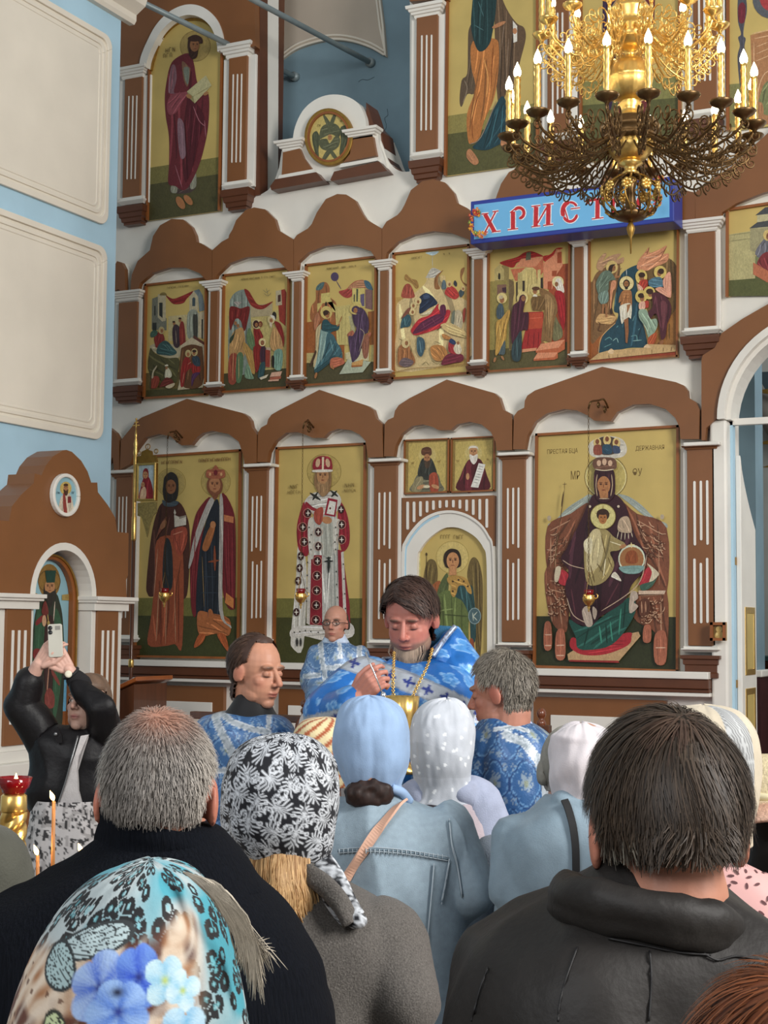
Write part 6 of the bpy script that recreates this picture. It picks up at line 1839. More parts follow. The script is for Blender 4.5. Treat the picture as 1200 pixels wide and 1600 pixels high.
def head_cols(V, skin='c08a70', lips='a0564c', brow='4a3226', red=.5, beard=None, beardlim=(-.045, .0), eyes='closed', shadow=None, stub=0):
    x, y, z = V.T; c = np.tile(col(skin), (len(V), 1)); rd = col('b0584a')
    g = lambda cx, cy, cz, rx, ry, rz: np.exp(-((x-cx)/rx)**2-((y-cy)/ry)**2-((z-cz)/rz)**2)
    ax = np.abs(x); ga = lambda cx, cy, cz, rx, ry, rz: np.exp(-((ax-cx)/rx)**2-((y-cy)/ry)**2-((z-cz)/rz)**2)
    c = mixc(c, rd, red*.7*g(0, .108, -.028, .016, .02, .016)); c = mixc(c, rd, red*.45*ga(.045, .06, -.03, .02, .03, .02)); c = mixc(c, rd, red*.8*ga(.08, -.01, -.005, .012, .03, .035))
    c = c*(1+.06*vnoise(V, 60, 3))[:, None]
    if stub: c = mixc(c, col('6a5a52'), stub*np.clip((-.03-z)/.03, 0, 1)*(y > .0)*np.clip(1-np.exp(-((z+.066)/.008)**2-(x/.02)**2), 0, 1))
    if beard:
        m = np.clip((beardlim[0]-z+.012*np.clip(ax-.02, 0, 1)*8)/.014, 0, 1)*(y > beardlim[1]-.3*(z+.05)); m = m*np.clip(1-1.2*np.exp(-((z+.066)/.006)**2-(x/.018)**2), 0, 1); c = mixc(c, col(beard), m*.92)
    c = mixc(c, col(lips), 1.0*g(0, .09, -.066, .021, .03, .0085)); c = mixc(c, col('5a2a26'), .9*g(0, .094, -.0663, .02, .03, .0022))
    c = mixc(c, col(brow), .95*np.clip(ga(.030, .09, .0245+.0, .019, .05, .0052)*1.4, 0, 1)); 
    if eyes == 'closed':
        c = mixc(c, col('3a2620'), .95*np.clip(ga(.031, .085, -.0065, .014, .05, .0028)*1.3, 0, 1)); c = mixc(c, col('8a5a4a'), .5*ga(.031, .085, .003, .015, .05, .006))
    else:
        c = mixc(c, col('d8d0c8'), .9*np.clip(ga(.031, .085, -.001, .012, .05, .005)*1.2, 0, 1)); c = mixc(c, col('22180f'), np.clip(1.3*ga(.031, .085, -.001, .0052, .05, .0055), 0, 1)); c = mixc(c, col('3a2620'), .9*ga(.031, .085, .006, .014, .05, .0025))
    c = mixc(c, col('5a2f28'), .8*ga(.0085, .104, -.0395, .0045, .01, .004))
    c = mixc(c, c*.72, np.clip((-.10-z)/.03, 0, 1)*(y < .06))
    return c
def hand_mb(b, W, fwd, back, side, curls=(.5, .6, .7, .8), spread=.08, size=1.0, thumb=.5):
    """W wrist point, fwd along the palm, back = back-of-hand normal, side = direction of the thumb"""
    W = np.asarray(W, float); f = np.asarray(fwd, float); f /= np.linalg.norm(f); k = np.asarray(back, float); k -= f*np.dot(f, k); k /= np.linalg.norm(k); s = np.asarray(side, float); s = s-f*np.dot(f, s)-k*np.dot(k, s); s /= np.linalg.norm(s); z = size
    Pk = [W+f*.085*z+s*o*z for o in (.030, .010, -.010, -.029)]
    for o in (.024, .008, -.008, -.023): b.cone(W+s*o*.75*z+f*.008*z, W+f*.083*z+s*o*1.2*z, .0135*z, .0115*z, 10)
    for i, (p, L) in enumerate(zip(Pk, (.070, .078, .073, .058))):
        dr = f+s*(spread*(1.5-i)*.8); dr /= np.linalg.norm(dr); c = curls[i]; seg = (L*.44*z, L*.32*z, L*.26*z); r = (.0092*z, .0083*z, .0074*z, .0062*z); q = p; ang = c*.55
        for j in range(3):
            dd = dr*math.cos(ang)-k*math.sin(ang); n_ = q+dd*seg[j]; b.cone(q, n_, r[j], r[j+1], 9); q = n_; ang += c*.85
    q = W+f*.022*z+s*.026*z; d1 = f*.62+s*.62-k*.45*thumb; d1 /= np.linalg.norm(d1); q1 = q+d1*.042*z; d2 = f*.9+s*.15-k*.5*thumb; d2 /= np.linalg.norm(d2); q2 = q1+d2*.03*z; q3 = q2+(d2-s*.25*thumb)*.024*z
    b.cone(q-f*.01*z, q1, .0145*z, .0112*z, 10); b.cone(q1, q2, .0105*z, .0095*z, 10); b.cone(q2, q3, .0092*z, .0072*z, 10)
SKIN = vmat('skin', .5, 0, 0, bump=.05, bscale=220, spec=.4, var=.05, vscale=40)
def make_body(fig, hc, M, head_kw={}, col_kw={}, voxel=.0035, hands=None, top=None, group=None, legs=True, skin_hand='c08a70', hs=1.0, nsh=.02, it=2):
    """root mesh of a person: head, neck, torso, legs and hands"""
    fh = M[:, 1].copy(); fh[2] = 0; fh /= np.linalg.norm(fh)+1e-9
    b = MB(); head_mb(b, neckto=tuple(M.T@(-.185*Z0-nsh*fh)), **head_kw); V, Fs, N = fuse(b, voxel, it, .5)
    C = head_cols(V, **col_kw); V = V*hs; Vw = V@M.T+hc
    out = MB(); out.add(Vw, Fs, C)
    zt = hc[2]-.2; H = hc[2]+.12-fig.z0; bb = MB(); P = fig.base
    def U(x, y, z): return P+R0*x+F0*y+Z0*z
    nb = hc-Z0*.17-fh*nsh; ch = nb*.5+P*.5; ch[2] = fig.z0+H*.70; bb.cone(nb, ch, .042, .07, 14); bb.cone(ch, U(0, 0, H*.54), .07, .09, 14)
    if legs:
        for s_ in (-1, 1):
            bb.cone(U(s_*.075, 0, H*.51), U(s_*.085, .01, H*.28), .08, .05, 12); bb.cone(U(s_*.085, .01, H*.28), U(s_*.085, -.01, H*.06), .05, .036, 12); bb.cone(U(s_*.085, -.02, .035), U(s_*.09, .12, .03), .036, .03, 10)
    V2, F2, _ = fuse(bb, .02, 2); out.add(V2, F2, col('8a6a58'))
    if hands:
        hb = MB(); hands(hb); V3, F3, _ = fuse(hb, .0032, 1); ch = np.tile(col(skin_hand), (len(V3), 1))*(1+.08*vnoise(V3, 90, 2))[:, None]; out.add(V3, F3, ch)
    o = out.build('person', SKIN, None, True, loc=fig.base, colors=True); tag(o, fig.label, fig.cat, group)
    fig.root = o; fig.hc = hc; fig.M = M; fig.hV = V; fig.hF = Fs; fig.hN = N; fig.U = U; fig.H = H
    return o
def cap_hair(fig, mask, thick, cols, name='hair', rough=.55, label=None, tex=(40, 40, 9), amp=.25):
    """hair shell grown from the scalp where mask(x,y,z) > 0"""
    V, N = fig.hV, fig.hN; m = np.clip((np.clip(mask(*V.T), 0, 1)-.2)/.8, 0, 1); t = thick(*V.T) if callable(thick) else thick
    n = vnoise(V*np.array(tex), 1, 11); Vo = V+N*((m**.5)*t*(1+amp*n)-.0015*(m <= 0))[:, None]
    keep = [f for f in fig.hF if sum(m[i] > 0 for i in f) >= 3]
    idx = sorted({i for f in keep for i in f}); mp = {j: k for k, j in enumerate(idx)}
    C = np.array(cols(V, n))[idx] if callable(cols) else np.tile(col(cols), (len(idx), 1))*(1+.3*n[idx])[:, None]
    fig.shell = (Vo, m); return raw(name, (Vo@fig.M.T+fig.hc)[idx], [tuple(mp[i] for i in f) for f in keep], vmat('hair', rough, 0, 0, spec=.35, var=.12, vscale=80), fig.root, C, label=label)
def strands(fig, n, root_ok, direction, length, cols, width=.0011, lift=.002, seed=1, name='hair_strands', rows=6, curl=.15, droop=.0, surf=True):
    """short ribbons of hair lying along the scalp; direction(P)->flow vector in head space"""
    rs = np.random.RandomState(seed); Vo, m = fig.shell; cand = np.where(m > .15)[0]; ok = cand[root_ok(*fig.hV[cand].T)] if root_ok else cand
    pick = rs.choice(ok, n); P = Vo[pick]+rs.normal(0, .0015, (n, 3)); Nn = fig.hN[pick].copy(); ln = length(P)*rs.uniform(.7, 1.25, n); g = rs.normal(0, curl, (n, 3)); pts = [P]; c0 = np.array([0, -.012, .02])
    q = P.copy()
    for k in range(rows-1):
        Dv = direction(q)+g*(.4+.6*k/rows); Dv = Dv-Nn*np.sum(Dv*Nn, 1)[:, None]*(1 if surf else .3); Dv /= np.linalg.norm(Dv, axis=1)[:, None]+1e-9
        q = q+Dv*(ln/(rows-1))[:, None]; e = (q-c0)/np.array([.074, .095, .1]); Nn = e/np.array([.074, .095, .1]); Nn /= np.linalg.norm(Nn, axis=1)[:, None]
        q = q+Nn*(lift*(.5+rs.rand(n))*.3)[:, None]; q[:, 2] -= droop*(k/rows)**2; pts.append(q)
    A = np.stack(pts, 1); T = np.gradient(A, axis=1); T /= np.linalg.norm(T, axis=2)[:, :, None]+1e-9
    e = (A-c0)/np.array([.074, .095, .1])**2; e /= np.linalg.norm(e, axis=2)[:, :, None]; S = np.cross(T, e); w = width*np.linspace(1, .35, rows)[None, :, None]
    L_ = A+S*w; Rr = A-S*w; W_ = np.stack([L_, Rr], 2).reshape(n, rows*2, 3); Vw = W_.reshape(-1, 3)@fig.M.T+fig.hc
    base = np.arange(n)[:, None]*rows*2; fs = []
    for k in range(rows-1): fs.append(np.stack([base[:, 0]+2*k, base[:, 0]+2*k+1, base[:, 0]+2*k+3, base[:, 0]+2*k+2], 1))
    fs = np.vstack(fs); C = np.repeat(np.clip(cols(P, rs), 0, 1), rows*2, 0)
    o = raw(name, Vw, [tuple(f) for f in fs.tolist()], vmat('hair', .5), fig.root, C, smooth=True); o['kind'] = 'stuff'; return o
def garment(fig, name, b, m, cfun=None, voxel=.011, it=4, amp=.005, sc=9, seed=0, label=None, stretch=(1, 1, .45), **k):
    V, Fs, N = fuse(b, voxel, it); V = wrinkle(V, N, amp, sc, seed, stretch) if amp else V
    C = cfun(V, N) if callable(cfun) else (None if cfun is None else np.tile(col(cfun), (len(V), 1)))
    fig.gV = V; return raw(name, V, Fs, m, fig.root, C, label=label)
def onto(V, x, y, r=9, out=.002):
    """point of a built surface seen at a pixel"""
    P = V-CAM; d = P@_f; X = 600+F*(P@_r)/d; Y = 800-F*(P@_u)/d; q = np.hypot(X-x, Y-y); m = q < r
    if not m.any(): m = q < q.min()+4
    return at(x, y, d[m].min()-out)
def seam(fig, pts, rad, m, name='seam', out=.001, k=5, r=9): 
    b = MB(); b.tube([onto(fig.gV, x, y, r, out) for x, y in spline(pts, k)], rad, 6); return b.build(name, m, fig.root, True)
def shoes(fig, h='1c1a18'):
    for s_ in (-1, 1):
        b = MB(); b.cone(fig.U(s_*.09, -.05, .045), fig.U(s_*.095, .13, .035), .045, .038, 12); V, Fs, _ = fuse(b, .01, 2); raw('shoe', V, Fs, mat('shoe_leather_'+h, '#'+h, .4), fig.root)
def skirt(fig, name, m, zt, hw=.17, ry=.13, zb=.06, cfun=None, hb=None, amp=.006):
    b = MB(); hb = hb or hw*1.1; L = np.array([[hw, ry, zt], [hw*1.02, ry*1.02, zt*.75], [hb, ry*1.1, zb+.2], [hb, ry*1.1, zb]]); L = spline(L, 8); n = 60
    V = np.vstack([fig.ringpt(fig.base+Z0*r[2], r[0], r[1], n) for r in L]); mm = len(L)
    Fs = [(i*n+k, (i+1)*n+k, (i+1)*n+(k+1) % n, i*n+(k+1) % n) for i in range(mm-1) for k in range(n)]+[tuple(range(n))]
    N = normals(V, Fs[:-1]); V = wrinkle(V, N, amp, 7, 3, (1, 1, .1), 0)
    return raw(name, V, Fs, m, fig.root, cfun(V, N) if cfun else None)
# ---- cloth prints, painted on the mesh (metres in, colours out)
def seg_dist(P, A, B):
    d = B-A; t = np.clip(((P[:, None, :]-A)*d).sum(2)/(d*d).sum(1), 0, 1); return np.linalg.norm(P[:, None, :]-(A+t[:, :, None]*d), axis=2)
def curves_mask(P, curves, soft=.0006):
    out = np.full(len(P), -1.0)
    for pts, w in curves:
        pts = np.asarray(pts, float); d = np.min(seg_dist(P, pts[:-1], pts[1:])-np.linspace(w[0], w[1], len(pts)-1)[None, :], axis=1); out = np.maximum(out, -d)
    return np.clip(out/soft*.5+.5, 0, 1)
def _spir(cx, cy, r, a0, turns, n=9): return [(cx+r*(1-.75*u)*math.cos(a0+turns*6.283*u), cy+r*(1-.75*u)*math.sin(a0+turns*6.283*u)) for u in np.linspace(0, 1, n)]
def damask(u, v):
    T = .054; w1 = vnoise(np.stack([u, v, 0*u], 1), 22, 3); w2 = vnoise(np.stack([u, v, 0*u], 1), 22, 4); u = u+.010*w1; v = v+.010*w2
    a = .5; u, v = u*math.cos(a)-v*math.sin(a), u*math.sin(a)+v*math.cos(a); out = np.zeros(len(u))
    for ou, ov, sc, fl in ((0, 0, 1.0, 1), (.5, .5, .86, -1)):
        iu = np.floor(u/T+ou); iv = np.floor(v/T+ov); uu = (u/T+ou-iu-.5)/sc; vv = (v/T+ov-iv-.5)/sc*fl; t = (np.mod(iu*3+iv*5, 4)-1.5)*.35; P = np.stack([uu*np.cos(t)-vv*np.sin(t), uu*np.sin(t)+vv*np.cos(t)], 1); cv = []
        for s in (-1, 1):
            for q, L in ((.3, .44), (.62, .42), (.98, .36), (1.4, .28)): cv.append(([(0, -.12), (s*math.sin(q)*L*.5, -.12+math.cos(q)*L*.8), (s*math.sin(q)*L*1.2, -.12+math.cos(q)*L*.98)], (.016, .03)))
            cv += [(_spir(s*.17, -.22, .1, 1.2 if s > 0 else 1.9, s*.95), (.03, .02)), (_spir(s*.36, -.06, .08, 0 if s < 0 else 3.1, -s*.9), (.028, .018)), ([(s*.05, -.16), (s*.14, -.34), (s*.28, -.36), (s*.34, -.26)], (.018, .03)), (_spir(s*.3, -.3, .06, 0, s*.9, 7), (.022, .016))]
        cv += [([(0, -.12), (0, .4)], (.016, .034)), ([(0, -.2), (0, -.44)], (.024, .016)), ([(-.05, -.15), (.05, -.15)], (.026, .026))]
        out = np.maximum(out, curves_mask(P, [(q_, (w_[0]*.85, w_[1]*.85)) for q_, w_ in cv], .014))
    return mixc(np.tile(col('10121a'), (len(u), 1)), col('d3d8de'), out)
def brocade(u, v, T=.125, base='3f6a9c', light='6f98c2', line='1f3f74', shine='93a9bb'):
    row = np.floor(v/T); uu = ((u+.5*T*(row % 2)) % T-T/2)/T; vv = (v % T-T/2)/T
    r = np.hypot(uu, vv); a = np.arctan2(vv, uu); q = .40+.10*np.abs(np.cos(2*a)); f = r-q
    c = np.tile(col(base), (len(u), 1)); c = mixc(c, col(light), (np.abs(f+.05) < .016)*1.0); c = mixc(c, col(line), (np.abs(f) < .018)*.9); c = mixc(c, col(light), (np.abs(f-.045) < .014)*.9)
    pet = r-.22*(.55+.45*np.abs(np.cos(3*a+.5)))*(1+.25*np.sin(a)); c = mixc(c, col(shine), (pet < 0)*.85); c = mixc(c, col(base), (np.abs(pet+.05) < .014)*.9); c = mixc(c, col('8a8f6a'), (r < .07)*.7)
    cu = np.minimum(np.abs(uu), .5-np.abs(uu)); dn = np.hypot(np.abs(np.abs(uu)-.5), vv); c = mixc(c, col(line), (dn < .05)*1.0); c = mixc(c, col(shine), (dn < .022)*1.0)
    k2 = np.hypot(np.abs(uu)-.36, np.abs(vv)-.36); c = mixc(c, col(shine), ((k2 < .09) & (np.cos(6*np.arctan2(np.abs(vv)-.36, np.abs(uu)-.36)) > -.2))*.7)
    return c
def flowers(u, v, T=.15, base='1f68b4', light='5a9ad6', line='8fbbe4'):
    c = np.tile(col(base), (len(u), 1))
    for ou, ov, R_, ph in ((0, 0, .27, .2), (.5, .5, .23, .9), (.5, .02, .13, .4), (.02, .52, .12, 1.0)):
        uu = ((u/T+ou) % 1)-.5; vv = ((v/T+ov) % 1)-.5; r = np.hypot(uu, vv); a = np.arctan2(vv, uu)+ph; e = R_*(.62+.38*np.abs(np.cos(2.5*a)))
        c = mixc(c, col(light), (r < e)*.75); c = mixc(c, col(line), (np.abs(r-e) < .016)*.7); c = mixc(c, col(base), ((r < e*.55) & (r > e*.42))*.7); c = mixc(c, col(line), (r < R_*.16)*.8)
    return c
def crosses(c, s, t, w, step=.062):
    """silver band: |t| < w/2 across, s along; dark blue crosses"""
    ins = np.abs(t) < w/2; ss = (s % step)-step/2; cr = ((np.abs(ss) < .0045) & (np.abs(t) < w*.28)) | ((np.abs(t) < .0045) & (np.abs(ss) < w*.3))
    c = mixc(c, col('aab2bc'), ins*1.0); c = mixc(c, col('77879c'), (ins & (np.abs(t) > w*.42))*.8); c = mixc(c, col('2a3a86'), (ins & cr)*1.0); return c
CLOTH = vmat('printed_cloth', .75, 0, 0, bump=.12, bscale=300, sheen=.1, var=.06, vscale=30)
SATIN = vmat('brocade_satin', .38, 0, .15, bump=.15, bscale=200, spec=.6, var=.08, vscale=40)
def scarf(fig, rings, name='headscarf', n=160, dense=14, cfun=None, fold=.003, seed=0, m=None, opening=None, label=None, folds=None, back=math.pi*1.5):
    """rings from the top down: x px, y px, left hw px, right hw px, near radius m, far radius m, depth offset; seam faces away from the camera"""
    L = spline(np.array([list(r) for r in rings], float), dense); k = fig.k; a = np.linspace(0, 2*math.pi, n+1)[:-1]; V = []; U_ = []; v = 0; prev = None
    for r in L:
        c = fig.Q(r[0], r[1], r[6]); ca, sa = np.cos(a), np.sin(a); pw = 2.15; q = (np.abs(ca)**pw+np.abs(sa)**pw)**(-1/pw)
        hx = np.where(ca > 0, r[3], r[2])*k; hy = np.where(sa > 0, r[5], r[4]); V.append(c+R0*(np.maximum(hx, .001)*ca*q)[:, None]+F0*(np.maximum(hy, .001)*sa*q)[:, None])
        if prev is not None: v += max(abs(r[1]-prev[1])*k, abs(r[3]-prev[3])*k)
        prev = r; th = (a-back+math.pi) % (2*math.pi)-math.pi; U_.append(np.stack([th*.098, np.full(n, v)], 1))
    m_ = len(L); V = np.vstack(V); UV = np.vstack(U_); fs = [(i*n+j, (i+1)*n+j, (i+1)*n+(j+1) % n, i*n+(j+1) % n) for i in range(m_-1) for j in range(n)]
    N = normals(V, fs); d = fold*(vnoise(np.stack([UV[:, 0]*1.0, UV[:, 1]*.5+UV[:, 0]*.4, 0*UV[:, 0]], 1), 34, seed)*.7+vnoise(np.stack([UV[:, 0], UV[:, 1]*.4, 0*UV[:, 0]], 1), 75, seed+2)*.35)
    if folds is not None: d = d+folds(UV[:, 0], UV[:, 1])
    V = V+N*d[:, None]; C = cfun(UV[:, 0], UV[:, 1], V)
    if opening is not None:
        P = (V-fig.hc)@fig.M; cut = opening(*P.T); fs = [f for f in fs if not all(cut[i] for i in f)]
    o = raw(name, V, fs, m or CLOTH, fig.root, C, label=label); sd = o.modifiers.new('thickness', 'SOLIDIFY'); sd.thickness = .0015; sd.offset = -1; return o
FACE_OPEN = lambda x, y, z: (y > .03) & (z < .06) & (z > -.115) & (np.abs(x) < .062)
def tube_child(fig, name, pts, r, m, n=8, k=6, label=None, flat=None):
    b = MB(); b.tube(spline(pts, k), r, n); return b.build(name, m, fig.root, True, label=label)
def strap(fig, name, pts, w, m, across, th=.003, k=8):
    P = spline(pts, k); A = np.asarray(across, float); A = A if A.ndim > 1 else np.tile(A, (len(P), 1)); A = A/np.linalg.norm(A, axis=1)[:, None]
    T = np.gradient(P, axis=0); T /= np.linalg.norm(T, axis=1)[:, None]; A = A-T*np.sum(A*T, 1)[:, None]; A /= np.linalg.norm(A, axis=1)[:, None]; Nn = np.cross(A, T)
    V = np.stack([P+A*w/2+Nn*th, P-A*w/2+Nn*th, P-A*w/2-Nn*th, P+A*w/2-Nn*th], 1).reshape(-1, 3); n = len(P)
    fs = [(i*4+j, i*4+(j+1) % 4, i*4+4+(j+1) % 4, i*4+4+j) for i in range(n-1) for j in range(4)]+[(3, 2, 1, 0), (n*4-4, n*4-3, n*4-2, n*4-1)]
    return raw(name, V, fs, m, fig.root, smooth=False)
# ================================================================== the people
def cloth_mat(name, h, rough=.85, bump=.25, bscale=260, sheen=.15, var=.1, vscale=25, **k): return mat(name, h, rough, var=var, vscale=vscale, bump=bump, bscale=bscale, sheen=sheen, spec=.3, **k)
def vx(fig, V): return (V-fig.base)@R0
def crown_flow(P, w=(.0, -.055, .105), down=.0):
    D_ = P-np.array(w); D_[:, 2] -= down; D_ /= np.linalg.norm(D_, axis=1)[:, None]+1e-6; D_[:, 2] -= .35; return D_
EAR = lambda x, y, z: np.exp(-((np.abs(x)-.08)/.02)**2-((y+.008)/.03)**2-((z+.006)/.04)**2) < .25
# ---------------------------------------------------------------- man in the black jacket, nearest on the right
f = Fig(1.62, 1025, 'dark-haired man in a black jacket seen from behind, nearest on the right')
hc = f.Q(1036, 1296); make_body(f, hc, headmat(-7, -4), dict(wide=1.0, neckr=.06, ear=1.2), dict(skin='b98068', red=.7), .0042)
mk = lambda x, y, z: np.clip((z-np.where(y < -.02, -.016, np.where(y < .03, .016+(y+.02)*.3, .062)))/.012, 0, 1)*(1-np.clip(2.2*np.exp(-((np.abs(x)-.082)/.02)**2-((y+.008)/.026)**2-((z+.006)/.034)**2), 0, 1))
hcol = lambda V, n: np.tile(col('33291f'), (len(V), 1))*(1+.35*n)[:, None]
cap_hair(f, mk, lambda x, y, z: .011+.006*np.clip(-y*8, 0, 1), hcol)
def dk(P, rs):
    c = np.tile(col('3d3126'), (len(P), 1))*rs.uniform(.45, 1.45, len(P))[:, None]; g = (np.abs(P[:, 0]) > .058) & (P[:, 2] < .0) & (rs.rand(len(P)) < .5); c[g] = col('7d776b')*rs.uniform(.6, 1.2, g.sum())[:, None]
    s = np.exp(-((P-np.array([.0, -.062, .104]))**2).sum(1)/.013**2); return mixc(c, col('80594c'), s*.5)
strands(f, 9500, EAR, lambda P: crown_flow(P)+np.stack([.25*np.sin(40*P[:, 2]), 0*P[:, 0], 0*P[:, 0]], 1), lambda P: (.05-.037*np.clip((.06-P[:, 2])*11, 0, 1))*np.where(np.abs(P[:, 0]) > .055, .7, 1), dk, .0010, .0018, 1, curl=.2)
strands(f, 900, lambda x, y, z: (z < .02) & (y < .0), lambda P: crown_flow(P)+np.stack([.7*np.sin(70*P[:, 0]), 0*P[:, 0], 0*P[:, 0]], 1), lambda P: .022+0*P[:, 0], dk, .0012, .001, 2, curl=.25, name='nape_curls', surf=False)
b = MB(); f.loft(b, [(1022,1362,62,.062,.0),(1022,1385,88,.075),(1022,1410,132,.10),(1015,1434,178,.125),(1008,1468,226,.145),(1005,1512,262,.155),(1005,1582,288,.16),(1005,1660,298,.165)], foot=[(1.0,.21,.17),(.72,.21,.165)])
for sx, e in ((-1, (765,1800)), (1, (1250,1800))):
    b.cone(f.Q(1005+sx*205, 1588), f.Q(*e), .064, .058); b.cone(f.Q(*e), f.Q(e[0]-sx*10, 2060, .12), .058, .045)
JK = cloth_mat('black_jacket_nylon', '#252220', .58, .12, 90, .0, .12)
garment(f, 'jacket', b, JK, None, .008, 5, .009, 7, 4)
b = MB(); pth = spline([f.Q(885,1392,.0),f.Q(905,1400,-.085),f.Q(1000,1418,-.125),f.Q(1110,1440,-.11),f.Q(1160,1462,-.02)], 8)
for o_, r in ((0, .018), (.016, .017)): b.tube(pth-Z0*o_+F0*(.006*(o_ > 0)), r, 14)
V, Fs, N = fuse(b, .005, 3); raw('jacket_collar', wrinkle(V, N, .002, 20, 2), Fs, JK, f.root)
b = MB(); pth = spline([f.Q(945,1390,.01),f.Q(965,1378,-.045),f.Q(1020,1374,-.068),f.Q(1080,1384,-.05),f.Q(1118,1400,.01)], 8); b.strip(pth+Z0*.004, pth-Z0*.03, F0*.004); b.build('shirt_collar', mat('navy_check_shirt', '#27303d', .8, var=.35, vscale=400), f.root, True)
for pts in ([(902,1480),(884,1530),(874,1570),(872,1596)],[(762,1512),(750,1545),(742,1575),(736,1596)],[(1095,1486),(1120,1500),(1150,1494),(1190,1500)],[(950,1466),(1010,1478),(1060,1488),(1110,1492)],[(1015,1486),(1018,1530),(1014,1596)]):
    seam(f, pts, .0012, mat('black_piping', '#141213', .6), out=.0)
skirt(f, 'trousers', cloth_mat('charcoal_trousers', '#26262a'), .78, .17, .12); shoes(f)
# ---------------------------------------------------------------- grey-haired man in the navy turtleneck
f = Fig(2.13, 250, 'grey cropped-haired man in a navy ribbed turtleneck seen from behind')
hc = f.Q(249, 1246); make_body(f, hc, headmat(4, -6), dict(wide=1.02, ear=1.12, neckr=.054), dict(skin='b47a62', red=.9), .0042, nsh=.0)
mk = lambda x, y, z: np.clip((z-np.where(y < -.02, -.036, np.where(y < .035, .0+(y+.02)*.35, .07)))/.02, 0, 1)*(1-np.clip(2.4*np.exp(-((np.abs(x)-.08)/.018)**2-((y+.008)/.026)**2-((z+.006)/.036)**2), 0, 1))
def gc(V, n):
    c = np.tile(col('6f6862'), (len(V), 1))*(1+.3*n)[:, None]; s = np.exp(-(((V-np.array([.01, -.05, .105]))/np.array([.042, .05, .035]))**2).sum(1)); return mixc(c, col('b07c66'), s*.9)
cap_hair(f, mk, .0055, gc)
def gs(P, rs):
    c = np.tile(col('807a74'), (len(P), 1))*rs.uniform(.5, 1.45, len(P))[:, None]; c = mixc(c, col('b9b2a8')*rs.uniform(.8, 1.2, len(P))[:, None], np.clip((np.abs(P[:, 0])-.05)/.02, 0, 1)*.7)
    s = np.exp(-(((P-np.array([.01, -.05, .105]))/np.array([.036, .042, .03]))**2).sum(1)); return mixc(c, col('b58068'), s*.85)
strands(f, 9500, EAR, lambda P: crown_flow(P), lambda P: .013+0*P[:, 0], gs, .0008, .004, 3, rows=4, curl=.3)
b = MB(); f.loft(b, [(262,1300,70,.062),(258,1332,106,.085),(250,1356,132,.105),(226,1384,172,.125),(216,1424,226,.14),(216,1474,258,.15),(225,1540,276,.155),(235,1620,284,.16)], foot=[(1.0,.23,.165),(.78,.215,.16)])
for sx, sh, e in ((-1, (52,1464), (10,1640)), (1, (424,1530), (462,1700))):
    b.cone(f.Q(*sh), f.Q(*e), .072, .06); b.cone(f.Q(*e), f.Q(e[0]-sx*20, 1880, .12), .06, .045)
NV = mat('navy_ribbed_knit', '#0b0e15', .95, var=.25, vscale=300, bump=.6, bscale=260, spec=.15, sheen=.0, stretch=(1, 1, .08))
garment(f, 'sweater', b, NV, None, .010, 4, .005, 6, 6)
b = MB(); n = 150; L = spline(np.array([[252,1278,96,.088],[258,1298,101,.09],[262,1322,112,.088],[270,1345,124,.098],[276,1368,138,.108]], float), 6); V = []
for r in L:
    c = f.Q(r[0], r[1]); a = np.linspace(0, 2*math.pi, n+1)[:-1]; rib = 1+.009*np.cos(75*a); V.append(c+R0*(r[2]*f.k*np.cos(a)*rib)[:, None]+F0*(r[3]*np.sin(a)*rib)[:, None]-Z0*(.018*np.cos(a))[:, None])
b.add(np.vstack(V), [(i*n+j, (i+1)*n+j, (i+1)*n+(j+1) % n, i*n+(j+1) % n) for i in range(len(L)-1) for j in range(n)]); o = b.build('turtleneck_collar', NV, f.root, True); sd = o.modifiers.new('t', 'SOLIDIFY'); sd.thickness = .008; sd.offset = -1
skirt(f, 'trousers', cloth_mat('dark_jeans', '#22262f'), .82, .17, .12); shoes(f)
